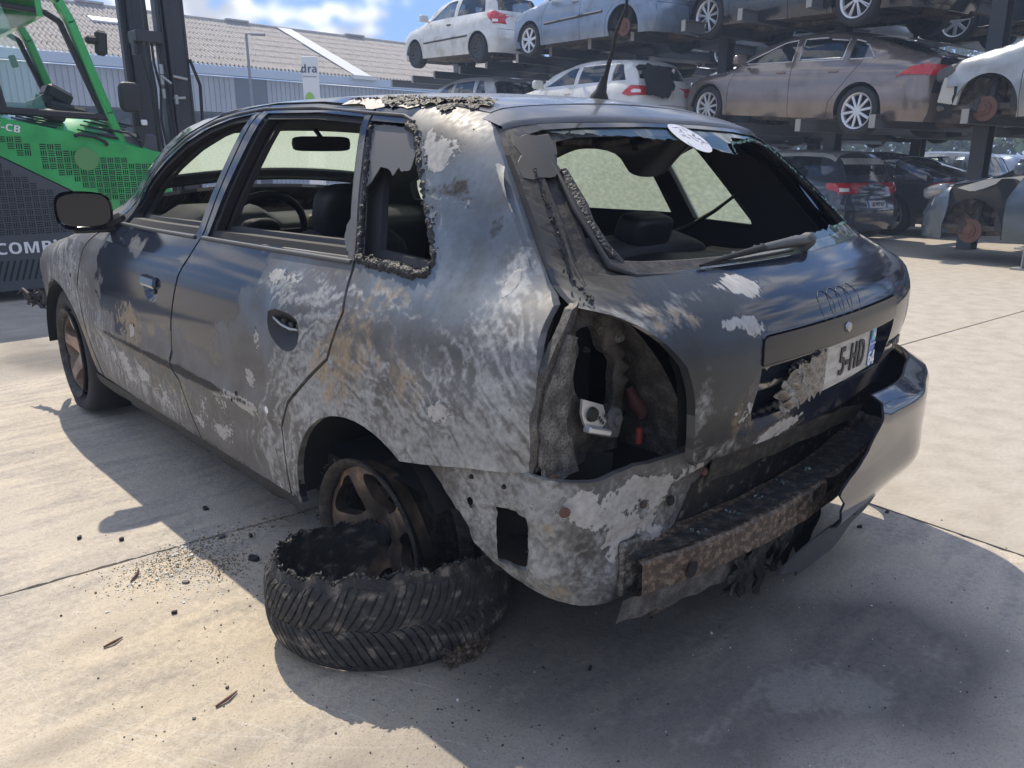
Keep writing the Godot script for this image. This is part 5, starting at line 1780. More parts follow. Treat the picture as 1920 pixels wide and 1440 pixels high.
func car_inside() -> void:
	# dashboard
	var da := MB.new()
	var dp := [[-2.08, 0.90], [-1.95, 0.945], [-1.80, 0.955], [-1.66, 0.945], [-1.60, 0.92], [-1.59, 0.88], [-1.62, 0.80], [-1.66, 0.66], [-1.72, 0.5]]
	da.grid(28, 24, func(i: int, j: int) -> Vector3:
		var f := j / 24.0 * 8.0
		var k := mini(int(f), 7)
		var z: float = lerpf(dp[k][0], dp[k + 1][0], f - k)
		var y: float = lerpf(dp[k][1], dp[k + 1][1], f - k)
		var x := lerpf(-0.70, 0.70, i / 28.0)
		var hood := smoothstep(0.22, 0.12, absf(x + 0.37)) * smoothstep(0.0, 0.2, (z + 1.95) * 2.0)
		return Vector3(x, y + 0.055 * hood * clampf((y - 0.8) * 8.0, 0.0, 1.0) , z + 0.03 * hood - 0.06 * (x / 0.7) * (x / 0.7)))
	var dash := part(car, "dashboard", da, M.trim2)
	var vt := MB.new()
	for k in 5:
		vt.box(Vector3(-0.60, 0.905 - k * 0.014, -1.618 - 0.002 * k), Vector3(0.13, 0.006, 0.012))
	part(dash, "air_vent", vt, M.black)
	vt = MB.new()
	for k in 5:
		vt.box(Vector3(0.05, 0.90 - k * 0.016, -1.575 - 0.003 * k), Vector3(0.24, 0.007, 0.012))
	part(dash, "air_vent", vt, M.black)
	vt = MB.new()
	vt.lathe([Vector2(0, 0.02), Vector2(0.025, 0.018), Vector2(0.03, 0)], Transform3D(Basis(Vector3.RIGHT, PI / 2), Vector3(-0.04, 0.93, -1.56)), 12)
	part(dash, "dash_clip", vt, mat(lin(0.25, 0.2, 0.12), 0.5))
	vt = MB.new()
	vt.lathe([Vector2(0, 0.006), Vector2(0.05, 0.004), Vector2(0.055, -0.01)], Transform3D(Basis.IDENTITY, Vector3(-0.60, 0.945, -1.80)), 16)
	part(dash, "speaker_grille", vt, M.trim)
	# steering wheel
	var sw := Node3D.new()
	sw.name = "steering_wheel"
	sw.position = Vector3(-0.37, 0.90, -1.38)
	sw.rotation = Vector3(-1.12 + PI / 2, 0, 0)
	car.add_child(sw)
	var rm := MB.new()
	var pts := []
	for i in 37:
		pts.append(Vector3(0.185 * cos(TAU * i / 36.0), 0.185 * sin(TAU * i / 36.0), 0))
	rm.tube(pts, 0.015, 8, false)
	part(sw, "wheel_rim", rm, M.black)
	rm = MB.new()
	superell(rm, Vector3(0, 0, -0.02), Vector3(0.17, 0.13, 0.06), Basis.IDENTITY, 0.6, 8)
	for a in [0.0, PI, -PI / 2]:
		rm.box(Vector3(cos(a) * 0.12, sin(a) * 0.12, -0.01), Vector3(0.12, 0.04, 0.015), Basis(Vector3.BACK, a), 0.005)
	part(sw, "wheel_boss", rm, M.black)
	# seats
	for x in [-0.37, 0.37]:
		var s := Node3D.new()
		s.name = "front_seat"
		car.add_child(s, true)
		var t := MB.new()
		superell(t, Vector3(x, 0.52, -1.05), Vector3(0.50, 0.18, 0.54), Basis(Vector3.RIGHT, 0.12), 0.4, 10)
		part(s, "seat_cushion", t, M.trim)
		t = MB.new()
		superell(t, Vector3(x, 0.71, -0.82), Vector3(0.48, 0.56, 0.16), Basis(Vector3.RIGHT, 0.33), 0.45, 12)
		part(s, "seat_back", t, M.trim)
		t = MB.new()
		superell(t, Vector3(x, 1.03, -0.73), Vector3(0.26, 0.19, 0.11), Basis(Vector3.RIGHT, 0.25), 0.55, 10)
		part(s, "headrest", t, M.black)
	var rs := MB.new()
	superell(rs, Vector3(0, 0.50, -0.30), Vector3(1.26, 0.2, 0.5), Basis.IDENTITY, 0.35, 12)
	superell(rs, Vector3(0, 0.70, -0.04), Vector3(1.24, 0.56, 0.15), Basis(Vector3.RIGHT, 0.3), 0.35, 12)
	part(car, "rear_seat", rs, M.trim)
	for x in [-0.35, 0.22]:
		rs = MB.new()
		superell(rs, Vector3(x, 0.985, 0.05), Vector3(0.22, 0.12, 0.10), Basis(Vector3.RIGHT, 0.3), 0.45, 8)
		part(car, "rear_headrest", rs, M.black)
	var sh := MB.new()
	sh.sheet(pv([-0.62, 0.06, 0.62, 0.06, 0.60, 0.40, 0.3, 0.48, -0.3, 0.48, -0.60, 0.40]), [], 0.1, func(u: float, v: float) -> Vector3: return Vector3(u, 0.915 + 0.012 * sin(u * 9.0) * sin(v * 14.0), v), Rect2(0, 0, 1, 1), 0.02, Vector3.DOWN)
	part(car, "parcel_shelf", sh, M.black)
	# interior mirror
	var im := MB.new()
	superell(im, Vector3(0.0, 1.255, -1.50), Vector3(0.25, 0.062, 0.04), Basis(Vector3.UP, -0.35), 0.4, 8)
	im.tube([Vector3(0, 1.28, -1.50), Vector3(0, 1.325, -1.56)], 0.010, 6)
	part(car, "interior_mirror", im, M.black)
	# belt strap
	var bt := MB.new()
	bt.tube([Vector3(0.605, 1.095, 0.15), Vector3(0.60, 1.033, 0.07), Vector3(0.605, 0.98, -0.02), Vector3(0.56, 0.94, -0.08)], [0.005, 0.007, 0.009, 0.012], 4)
	part(car, "seat_belt", bt, M.black)
	# headlining hanging down behind the rear window
	var hl := MB.new()
	var lb := Prof.new([[-0.60, 1.02], [-0.53, 1.08], [-0.46, 1.16], [-0.40, 1.19], [-0.30, 1.205], [-0.218, 1.228], [-0.085, 1.239], [-0.013, 1.223], [0.078, 1.172], [0.199, 1.160], [0.308, 1.206], [0.42, 1.25], [0.5, 1.28]])
	hl.grid(36, 10, func(i: int, j: int) -> Vector3:
		var x := lerpf(-0.60, 0.5, i / 36.0)
		var t := j / 10.0
		var y := lerpf(1.318 - 0.05 * x * x * 2.0, minf(lb.at(x), 1.30), t)
		return Vector3(x, y, 0.10 + 0.10 * (1.0 - t) * 0.6 + 0.012 * sin(i * 0.8 + j * 0.5)))
	part(car, "hanging_headlining", hl, M.black)
	var hr := MB.new()
	for k in 4:
		hr.box(Vector3(-0.42 + 0.16 * k, 1.255, 0.165), Vector3(0.12, 0.02, 0.03), Basis(Vector3.BACK, 0.1 * k - 0.1), 0.004)
	part(car, "roof_brace", hr, M.scorch)
	# a tax disc on the windscreen
	var td := MB.new()
	td.quad(Vector3(0.40, 1.06, -1.925), Vector3(0.47, 1.06, -1.925), Vector3(0.47, 1.12, -1.85), Vector3(0.40, 1.12, -1.85))
	part(car, "windscreen_sticker", td, mat(lin(0.03, 0.22, 0.24), 0.5))

# a rim with five broad spokes: xf's +z looks outwards
func five_spoke(node: Node, r: float, xf: Transform3D, m: Material, burnt := true) -> void:
	var bar := MB.new()
	var tb := xf * Transform3D(Basis(Vector3.RIGHT, PI / 2), Vector3.ZERO)
	bar.lathe([Vector2(r * 0.97, -0.17), Vector2(r * 1.05, -0.165), Vector2(r * 1.04, -0.15), Vector2(r * 0.93, -0.13), Vector2(r * 0.90, -0.04), Vector2(r * 0.94, 0.0), Vector2(r * 1.03, 0.012), Vector2(r * 1.06, 0.022), Vector2(r * 1.05, 0.028), Vector2(r * 0.99, 0.024), Vector2(r * 0.93, 0.005)], tb, 48)
	part(node, "rim_barrel", bar, M.scorch if burnt else m)
	var o := arc2(0, 0, r * 0.965, 0, 352.5, 47)
	var holes := []
	for k in 5:
		var h := PackedVector2Array()
		for q in [[0.40, 0.0], [0.46, -0.30], [0.62, -0.40], [0.80, -0.47], [0.875, -0.38], [0.885, 0.0], [0.875, 0.38], [0.80, 0.47], [0.62, 0.40], [0.46, 0.30]]:
			var a: float = q[1] * 0.98 + TAU * k / 5.0 + PI / 2 + PI / 5
			h.push_back(Vector2(cos(a), sin(a)) * r * q[0])
		holes.append(soft(h, 2))
	var f := MB.new()
	f.sheet(o, holes, r * 0.07, func(u: float, v: float) -> Vector3:
		var d := Vector2(u, v).length() / r
		var a := atan2(v, u)
		var spk := pow(absf(cos((a - PI / 2) * 2.5)), 0.7)
		var z := -0.035 * (1.0 - smoothstep(0.15, 0.95, d)) + 0.012 * sin(clampf(d, 0, 1) * PI) * spk - 0.012 * (1.0 - spk) * smoothstep(0.3, 0.5, d)
		if d < 0.17:
			z -= 0.006
		return xf * Vector3(u, v, z), Rect2(-r, -r, 2 * r, 2 * r), 0.035, -xf.basis.z)
	part(node, "rim_face", f, m)
	var nut := MB.new()
	for k in 5:
		var a := TAU * k / 5.0 + 0.3
		nut.lathe([Vector2(0, -0.031), Vector2(0.011, -0.031), Vector2(0.013, -0.026)], xf * Transform3D(Basis(Vector3.RIGHT, PI / 2), Vector3(cos(a) * r * 0.27, sin(a) * r * 0.27, 0.0)), 8)
	nut.lathe([Vector2(0, -0.02), Vector2(r * 0.12, -0.022), Vector2(r * 0.15, -0.034)], xf * Transform3D(Basis(Vector3.RIGHT, PI / 2), Vector3.ZERO), 14)
	part(node, "wheel_bolts", nut, M.dark if burnt else M.steel)

func car_wheels() -> void:
	# bare burnt rim at the rear left, standing in the loose tyre, leaning in at the top
	var w := Node3D.new()
	w.name = "rear_rim"
	car.add_child(w)
	w.set_meta("label", "sooty brown five-spoke rim without its tyre")
	var xf := Transform3D(Basis(Vector3.UP, -PI / 2) , Vector3(-0.78, 0.22, -0.065)) * Transform3D(Basis(Vector3.BACK, 0.35), Vector3.ZERO)
	five_spoke(w, 0.222, xf, M.rim)
	var wr := crust(_ring(0.24, Vector3(-0.81, 0.22, -0.065)), 0.010, 60, 91, 0.005)
	part(w, "tyre_wire_remains", wr, M.scorch).set_meta("kind", "stuff")
	var dr := MB.new()
	dr.lathe([Vector2(0, 0.0), Vector2(0.13, 0.0), Vector2(0.13, -0.02), Vector2(0.07, -0.02), Vector2(0.07, -0.2)], Transform3D(Basis(Vector3.UP, -PI / 2) * Basis(Vector3.RIGHT, PI / 2), Vector3(-0.70, 0.225, 0.0)), 24)
	part(w, "brake_disc", dr, M.scorch)
	# wheel wells
	for s in [[-1.0, 0.0], [1.0, 0.0], [-1.0, -2.525], [1.0, -2.525]]:
		var m := MB.new()
		m.lathe([Vector2(0.335, 0.0), Vector2(0.345, 0.30), Vector2(0.0, 0.30)], Transform3D(Basis(Vector3.BACK, PI / 2 if s[0] > 0 else -PI / 2), Vector3(s[0] * 0.845, 0.285, s[1])), 28, -PI * 0.5 if s[0] > 0 else PI * 0.5 + 0.5, PI * 0.5 - 0.5 if s[0] > 0 else PI * 1.5)
		part(car, "wheel_arch_liner", m, M.dark)
	# front left: a flat burnt tyre on a scorched rim, steered
	var fw := Node3D.new()
	fw.name = "front_wheel"
	car.add_child(fw, true)
	fw.set_meta("label", "front wheel with a flat scorched tyre")
	var yx := Transform3D(Basis(Vector3.UP, -PI / 2 - 0.04) * Basis(Vector3.RIGHT, -0.02), Vector3(-0.815, 0.285, -2.525))
	five_spoke(fw, 0.205, yx, M.rim2)
	flat_tyre(fw, yx)
	# the far side wheels
	for z in [0.0, -2.525]:
		var rw := Node3D.new()
		rw.name = "rear_wheel" if z == 0.0 else "front_wheel"
		car.add_child(rw, true)
		var t := Transform3D(Basis(Vector3.UP, PI / 2), Vector3(0.80, 0.29, z))
		five_spoke(rw, 0.205, t, M.alloy, false)
		flat_tyre(rw, t)

func _ring(r: float, c: Vector3) -> Array:
	var a := []
	for i in 25:
		a.append(c + Vector3(0, r * sin(TAU * i / 24.0), r * cos(TAU * i / 24.0)))
	return a

func flat_tyre(node: Node, xf: Transform3D) -> void:
	var m := MB.new()
	m.grid(56, 14, func(i: int, j: int) -> Vector3:
		var a := TAU * i / 56.0
		var pr := [[0.212, -0.012], [0.235, 0.012], [0.27, 0.018], [0.30, 0.006], [0.313, -0.02], [0.316, -0.05], [0.317, -0.08], [0.317, -0.10], [0.316, -0.13], [0.313, -0.16], [0.30, -0.185], [0.27, -0.195], [0.235, -0.185], [0.212, -0.16], [0.205, -0.10]]
		var r: float = pr[j][0]
		var z: float = pr[j][1]
		var lo := -0.262 + 0.0
		var y := r * sin(a)
		if y < lo:
			z += (z + 0.085) * (lo - y) * 6.0
			y = lo + (y - lo) * 0.05
		return xf * Vector3(r * cos(a), y, z), true)
	part(node, "tyre", m, M.rubber)

# ------------------------------------------------------------------ the loose tyre lying round the rim
func build_tyre() -> void:
	var t := thing("loose_tyre", "burnt-off tyre lying flat on the concrete around the bare rear rim", "tyre", Vector3(-0.845, 0, 0.085))
	# carcass: a ring, torn at its upper edge
	var rng := RandomNumberGenerator.new()
	rng.seed = 22
	var ed := noise(1.0, 4, FastNoiseLite.TYPE_SIMPLEX_SMOOTH, 12)
	var rad := func(a: float, h: float) -> float:
		var r := 0.292 + 0.012 * sin(a * 2.0 + 0.6) + 0.006 * sin(a * 3.0)
		var k := (h - 0.5) * 2.0
		return r - 0.016 * k * k - (0.004 if k > 0 else 0.026) * pow(absf(k), 4.0)
	# the ring has collapsed to an oval
	var sq := func(a: float, r: float, y: float) -> Vector3:
		var q := Vector2(cos(a), sin(a)) * r
		var dd := Vector2(0.697, -0.717)
		q -= dd * q.dot(dd) * 0.26
		return Vector3(q.x, y, q.y)
	var topy := func(a: float) -> float:
		var dip := 0.0
		return 0.238 + 0.020 * sin(a - 0.2) + 0.024 * ed.get_noise_2d(cos(a) * 4.0, sin(a) * 4.0) + 0.010 * ed.get_noise_2d(cos(a) * 19.0, sin(a) * 19.0) - dip
	var out := MB.new()
	out.grid(220, 16, func(i: int, j: int) -> Vector3:
		var a := TAU * i / 220.0
		var h := j / 16.0
		var r: float = rad.call(a, h)
		return sq.call(a, r, lerpf(0.004, topy.call(a), h)), true)
	out.grid(220, 8, func(i: int, j: int) -> Vector3:
		var a := TAU * i / 220.0
		var h := j / 8.0
		var r: float = rad.call(a, 1.0 - h) - 0.009 - 0.004 * ed.get_noise_2d(a * 9.0, h * 9.0)
		return sq.call(a, r, lerpf(topy.call(a) - 0.002, 0.006, h)), true)
	var carc := part(t, "carcass", out, M.tyre)
	# tread blocks: slanting bars in a herringbone, each standing proud
	var tread := MB.new()
	var n := 80
	for side in [0, 1]:
		for k in n:
			var a0: float = TAU * (k + side * 0.5) / n
			var wdt := TAU / n * 0.80
			var steps := 7
			var P := []
			for q in steps + 1:
				var s := q / float(steps)
				var h := (0.50 + 0.40 * s) if side == 1 else (0.50 - 0.42 * s)
				var sweep := 0.20 * pow(s, 0.75) * (1.0 if side == 1 else 1.0)
				var row := []
				for e in [0.0, 0.06, 0.94, 1.0]:
					var a: float = a0 - sweep + wdt * e
					var r: float = rad.call(a, h) + (0.0085 if e > 0.0 and e < 1.0 else -0.001)
					if q == 0 or q == steps:
						r -= 0.004
					row.append(sq.call(a, r, lerpf(0.004, topy.call(a), h)))
				P.append(row)
			for q in steps:
				for e in 3:
					tread.quad(P[q][e], P[q][e + 1], P[q + 1][e + 1], P[q + 1][e])
			for q in [0, steps]:
				var b := []
				for e in [0, 3]:
					b.append(P[q][e] * Vector3(0.985, 1, 0.985))
				tread.quad(P[q][1], P[q][2], b[1], b[0])
	var tr := part(t, "tread_blocks", tread, M.tyre)
	tr.set_meta("kind", "stuff")
	# frayed upper rim
	var ring := []
	for i in 97:
		var a := TAU * i / 96.0
		var r: float = rad.call(a, 1.0) - 0.006
		ring.append(sq.call(a, r, topy.call(a)))
	var fr := part(t, "frayed_edge", crust(ring, 0.010, 520, 23, 0.006, Vector3.UP), M.tyre)
	fr.set_meta("kind", "stuff")
	# ash and scraps stuck at the bottom
	var ash := crust([Vector3(-0.0, 0.02, 0.235), Vector3(0.07, 0.035, 0.245), Vector3(0.13, 0.03, 0.235)], 0.03, 260, 24, 0.009, Vector3(0, 0.3, 1).normalized())
	part(t, "ash_lumps", ash, M.brown).set_meta("kind", "stuff")

# ------------------------------------------------------------------ other cars
func spokes_rim(node: Node, r: float, xf: Transform3D, m: Material, n: int, wd: float, twin := false) -> void:
	var tb := xf * Transform3D(Basis(Vector3.RIGHT, PI / 2), Vector3.ZERO)
	var bar := MB.new()
	bar.lathe([Vector2(r * 0.90, -0.12), Vector2(r * 0.90, -0.02), Vector2(r * 0.97, 0.008), Vector2(r * 1.03, 0.012), Vector2(r * 1.04, 0.0)], tb, 28)
	for k in n:
		var a := TAU * k / n + 0.2
		for s in ([-1, 1] if twin else [0]):
			var b := Basis(Vector3.BACK, a + s * 0.07)
			bar.box(xf * (b * Vector3(r * 0.56, 0, -0.012)), Vector3(r * 0.78, r * wd, 0.03), xf.basis * b, 0.006)
	bar.lathe([Vector2(0, 0.004), Vector2(r * 0.2, 0.002), Vector2(r * 0.25, -0.02)], tb, 14)
	part(node, "rim", bar, m)
	var bk := MB.new()
	bk.lathe([Vector2(0, -0.05), Vector2(r * 0.93, -0.05)], tb, 20)
	part(node, "rim_backing", bk, M.dark)

func gen_wheel(car_: Node, called: String, at: Vector3, side: float, r: float, kind: String, steer := 0.0) -> void:
	var w := Node3D.new()
	w.name = called
	car_.add_child(w, true)
	w.position = at
	var xf := Transform3D(Basis(Vector3.UP, side * PI / 2 + steer), Vector3.ZERO)
	var tb := xf * Transform3D(Basis(Vector3.RIGHT, PI / 2), Vector3.ZERO)
	if kind == "none":
		var d := MB.new()
		d.lathe([Vector2(0, 0.0), Vector2(0.035, 0.0), Vector2(0.04, -0.012), Vector2(0.075, -0.014), Vector2(0.08, -0.035), Vector2(0.145, -0.036), Vector2(0.145, -0.06), Vector2(0.05, -0.06)], tb, 32)
		for k in 5:
			d.lathe([Vector2(0, -0.004), Vector2(0.008, -0.004), Vector2(0.008, -0.016)], xf * Transform3D(Basis(Vector3.RIGHT, PI / 2), Vector3(0.055 * cos(TAU * k / 5), 0.055 * sin(TAU * k / 5), 0)), 8)
		part(w, "brake_disc", d, M.rust, "rusty brake disc with its wheel taken off")
		d = MB.new()
		d.box(xf * Vector3(-0.10, 0.04, -0.06), Vector3(0.09, 0.16, 0.10), xf.basis, 0.02)
		d.tube([xf * Vector3(0, 0.06, -0.15), xf * Vector3(0.0, 0.45, -0.24)], 0.045, 10)
		d.tube([xf * Vector3(0, -0.03, -0.10), xf * Vector3(0.05, -0.05, -0.5)], 0.03, 8)
		part(w, "strut", d, M.scorch)
		return
	var t := MB.new()
	var rr := r * 0.70
	t.lathe([Vector2(rr, -0.02), Vector2(rr * 1.06, 0.006), Vector2(r * 0.90, 0.012), Vector2(r * 0.97, -0.006), Vector2(r, -0.03), Vector2(r, -0.15), Vector2(r * 0.96, -0.185), Vector2(rr, -0.19)], tb, 32)
	part(w, "tyre", t, M.rubber)
	match kind:
		"steel":
			var o := arc2(0, 0, rr, 0, 345, 23)
			var hs := []
			for k in 10:
				hs.append(arc2(cos(TAU * k / 10) * rr * 0.68, sin(TAU * k / 10) * rr * 0.68, rr * 0.10, 0, 300, 5))
			var f := MB.new()
			f.sheet(o, hs, rr * 0.2, func(u: float, v: float) -> Vector3:
				var d := Vector2(u, v).length() / rr
				return xf * Vector3(u, v, -0.02 - 0.03 * sin(clampf(d * 1.2, 0, 1) * PI) + 0.02 * smoothstep(0.85, 1.0, d)), Rect2(0, 0, 1, 1), 0.006, -xf.basis.z)
			part(w, "rim", f, mat(lin(0.035, 0.035, 0.038), 0.5, 0.4))
		"five":
			five_spoke(w, rr * 0.96, xf, M.alloy, false)
		"ten":
			spokes_rim(w, rr, xf, M.alloy, 10, 0.16)
		"seven":
			spokes_rim(w, rr, xf, M.alloy, 7, 0.24)
		"multi":
			spokes_rim(w, rr, xf, M.alloy, 9, 0.07, true)
		_:
			spokes_rim(w, rr, xf, M.trim2, 6, 0.3)

func make_car(called: String, label: String, s: Dictionary, at: Vector3, heading: float, pitch := 0.0, roll := 0.0, group := "") -> Node3D:
	var wb: float = s.wb
	var W: float = s.w
	var H: float = s.h
	var fo: float = s.fo
	var ro: float = s.ro
	var belt: float = s.belt
	var hood: float = s.hood
	var cowl: float = s.cowl
	var ws: float = s.ws
	var rr: float = s.rr
	var F := wb + fo
	var sedan: bool = s.get("sedan", false)
	var body := Body.new()
	body.ga = belt - 0.03
	body.gb = belt + 0.15
	body.base = Prof.new([[0.1, W * 0.90], [0.22, W * 0.955], [0.4, W * 0.992], [0.55, W], [0.70, W * 0.992], [belt - 0.10, W * 0.965], [belt - 0.02, W * 0.925], [belt + 0.05, W * 0.885], [lerpf(belt, H, 0.5), W * 0.795], [H - 0.12, W * 0.70], [H + 0.05, W * 0.56]])
	body.plan = Prof.new([[-F - 0.2, 0.34], [-F + 0.05, 0.22], [-F + 0.3, 0.09], [-wb - 0.1, 0.02], [-wb + 0.4, 0.006], [-wb * 0.5, 0.0], [-0.3, 0.0], [0.1, 0.006], [ro - 0.35, 0.035], [ro - 0.12, 0.09], [ro + 0.1, 0.2]])
	body.up = Prof.new([[-F, 0.2], [cowl - 0.1, 0.09], [ws, 0.02], [-wb * 0.5, 0.0], [-0.5, 0.01], [0.1, 0.04], [ro - 0.2, 0.10], [ro, 0.14]])
	if sedan:
		var deck: float = s.deck
		body.top = Prof.new([[-F - 0.2, hood - 0.42], [-F + 0.1, hood - 0.22], [-F + 0.45, hood - 0.09], [cowl - 0.3, hood - 0.015], [cowl, hood + 0.03], [lerpf(cowl, ws, 0.5), lerpf(hood, H, 0.60)], [ws, H - 0.07], [ws + 0.4, H - 0.012], [ws + 0.8, H], [rr - 0.3, H - 0.035], [rr, H - 0.085], [lerpf(rr, ro - 0.35, 0.6), lerpf(H, deck, 0.66)], [ro - 0.38, deck + 0.035], [ro - 0.15, deck], [ro, deck - 0.02], [ro + 0.3, deck - 0.3]])
		body.rear = Prof.new([[0.0, ro - 0.18], [0.28, ro - 0.02], [0.48, ro], [0.66, ro - 0.03], [deck - 0.12, ro - 0.06], [deck - 0.02, ro - 0.07], [deck + 0.15, ro - 0.4], [H + 0.3, ro - 1.5]])
	else:
		body.top = Prof.new([[-F - 0.2, hood - 0.42], [-F + 0.1, hood - 0.22], [-F + 0.4, hood - 0.09], [cowl - 0.25, hood - 0.015], [cowl, hood + 0.03], [lerpf(cowl, ws, 0.5), lerpf(hood, H, 0.60)], [ws, H - 0.07], [ws + 0.35, H - 0.012], [ws + 0.75, H], [rr - 0.4, H - 0.03], [rr, H - 0.07], [rr + 0.15, H - 0.12], [ro + 0.4, H - 0.6]])
		body.rear = Prof.new([[0.0, ro - 0.16], [0.25, ro - 0.03], [0.45, ro], [0.60, ro - 0.015], [0.70, ro - 0.07], [belt - 0.06, ro - 0.10], [belt + 0.05, ro - 0.16], [lerpf(belt, H, 0.5), lerpf(ro - 0.16, rr, 0.42)], [H - 0.10, rr + 0.04], [H + 0.02, rr - 0.1], [H + 0.3, rr - 0.7]])
	body.front = Prof.new([[0.0, -F + 0.12], [0.25, -F + 0.01], [0.45, -F], [0.6, -F + 0.05], [hood - 0.2, -F + 0.14], [hood - 0.05, -F + 0.4], [hood + 0.3, -F + 1.1], [H + 0.3, -F + 2.0]])
	var root := thing(called, label, s.get("cat", "car"), Vector3.ZERO, 0.0, group)
	var hb := Basis(Vector3.UP, -deg_to_rad(heading))
	root.transform = Transform3D(hb * Basis(Vector3.RIGHT, deg_to_rad(pitch)) * Basis(Vector3.BACK, deg_to_rad(roll)), at)
	var paint: Material = s.paint
	var roofm: Material = s.get("roof", paint)
	# the line where sides meet roof, and the corners front and rear
	var ze := (ro - 0.16) if sedan else rr - 0.02
	var xr := Prof.new([[-F, W * 0.66], [-F + 0.35, W * 0.78], [cowl - 0.2, W * 0.84], [cowl + 0.05, W * 0.80], [ws, W * 0.64], [ws + 0.5, W * 0.645], [rr, W * 0.62], [ze + 0.01, W * (0.70 if sedan else 0.615)], [ro, W * (0.70 if sedan else 0.6)]])
	var zs := -F + 0.24
	var rail := PackedVector2Array()
	var nr := 44
	for i in nr + 1:
		var z := lerpf(zs, ze, float(i) / nr)
		rail.push_back(Vector2(z, body.sy(xr.at(z), z)))
	var yr := rail[nr].y
	var yf := rail[0].y
	var xq := func(y: float) -> float: return lerpf(W * 0.80, xr.at(ze), smoothstep(0.55, yr, y))
	var xf := func(y: float) -> float: return lerpf(W * 0.72, xr.at(zs), smoothstep(0.4, yf, y))
	var outl := PackedVector2Array()
	var y0: float = s.get("y0", 0.20)
	for i in 9:
		var y := lerpf(yf, y0, i / 8.0)
		outl.push_back(Vector2(body.sz(xf.call(y), y, true), y))
	for i in 9:
		var y := lerpf(y0, yr, i / 8.0)
		outl.push_back(Vector2(body.sz(xq.call(y), y), y))
	for i in range(nr - 1, 0, -1):
		outl.push_back(rail[i])
	var tr: float = s.get("tr", 0.31)
	var arr: float = s.get("arch", tr + 0.045)
	for z in [0.0, -wb]:
		var a := arc2(z, tr, arr, -60, 240, 26)
		outl = Geometry2D.clip_polygons(outl, a)[0]
	# windows
	var rp := []
	for q in rail:
		rp.append([q.x, q.y])
	var railp := Prof.new(rp)
	var wins := []
	var wz: Array = s.wins
	for w in wz:
		var p := PackedVector2Array()
		var za: float = w[0]
		var zb: float = w[1]
		var slantA: float = w[2]
		var slantB: float = w[3]
		var st := 10
		for i in st + 1:
			var z := lerpf(za, zb, float(i) / st)
			p.push_back(Vector2(z, belt + 0.025 + 0.03 * (z + wb) / wb))
		for i in range(st, -1, -1):
			var z := lerpf(za + slantA, zb + slantB, float(i) / st)
			p.push_back(Vector2(z, maxf(railp.at(z) - 0.055, belt + 0.06)))
		wins.append(grow(grow(p, -0.02), 0.0))
	# body side pieces between the seams
	var seams: Array = s.seams
	var edges := [[[-9.0, 0.0], [-9.0, 2.0]]]
	for q in seams:
		edges.append(q)
	edges.append([[9.0, 0.0], [9.0, 2.0]])
	var names: Array = s.names
	var g := 0.0045
	for i in edges.size() - 1:
		if names[i] == "":
			continue
		var strip := PackedVector2Array()
		for q in edges[i]:
			strip.push_back(Vector2(q[0] + g, q[1]))
		for k in range(edges[i + 1].size() - 1, -1, -1):
			strip.push_back(Vector2(edges[i + 1][k][0] - g, edges[i + 1][k][1]))
		for poly: PackedVector2Array in Geometry2D.intersect_polygons(outl, strip):
			if poly.size() < 3 or Geometry2D.is_polygon_clockwise(poly):
				continue
			if i == 0 and s.has("keep"):
				var kp := Geometry2D.intersect_polygons(poly, s.keep)
				if kp.is_empty():
					continue
				poly = kp[0]
			var hs := []
			for w: PackedVector2Array in wins:
				if Geometry2D.is_point_in_polygon(w[3].lerp(w[14], 0.5), poly):
					hs.append(w)
			var m := MB.new()
			m.sheet(poly, hs, s.get("cell", 0.09), func(u: float, v: float) -> Vector3: return Vector3(-body.sx(u, v), v, u), Rect2(-F, 0, F + ro, H), 0.02, Vector3(1, 0, 0))
			part(root, names[i], m, paint)
			part(root, names[i], m.mirror(), paint)
	# dark liner behind the seams
	var inn := MB.new()
	inn.sheet(grow(outl, -0.03), wins, 0.2, func(u: float, v: float) -> Vector3: return Vector3(-body.sx(u, v) + 0.03, v, u), Rect2(0, 0, 1, 1), 0.0)
	part(root, "inner_liner", inn, M.dark)
	part(root, "inner_liner", inn.mirror(), M.dark)
	for w in wins:
		var m := MB.new()
		m.sheet(grow(w, 0.012), [], 0.15, func(u: float, v: float) -> Vector3: return Vector3(-body.sx(u, v) + 0.006, v, u), Rect2(0, 0, 1, 1), 0.0)
		part(root, "side_window", m, s.get("glass", M.tint))
		part(root, "side_window", m.mirror(), s.get("glass", M.tint))
	if s.get("chrome", false):
		for w: PackedVector2Array in wins:
			var cm := MB.new()
			var pts := []
			for i in range(11, 22):
				pts.append(Vector3(-body.sx(w[i % w.size()].x, w[i % w.size()].y + 0.012) - 0.001, w[i % w.size()].y + 0.012, w[i % w.size()].x))
			cm.tube(pts, 0.011, 5)
			var p2 := []
			for i in 11:
				p2.append(Vector3(-body.sx(w[i].x, w[i].y - 0.010) - 0.002, w[i].y - 0.010, w[i].x))
			cm.tube(p2, 0.009, 5)
			part(root, "window_trim", cm, M.alloy)
	# top: bonnet, windscreen, roof (and rear window and boot lid)
	var topf := func(u: float, v: float) -> Vector3: return Vector3(u, body.sy(u, v), v)
	var strip_top := func(za: float, zb: float) -> PackedVector2Array:
		var p := PackedVector2Array()
		for i in 15:
			var z := lerpf(za, zb, i / 14.0)
			p.push_back(Vector2(-xr.at(z), z))
		for i in 15:
			var z := lerpf(zb, za, i / 14.0)
			p.push_back(Vector2(xr.at(z), z))
		return p
	if not s.get("no_bonnet", false):
		var m := MB.new()
		m.sheet(strip_top.call(zs, cowl - 0.012), [], 0.14, topf, Rect2(-1, -4, 2, 5), 0.015, Vector3.DOWN)
		part(root, "bonnet", m, paint)
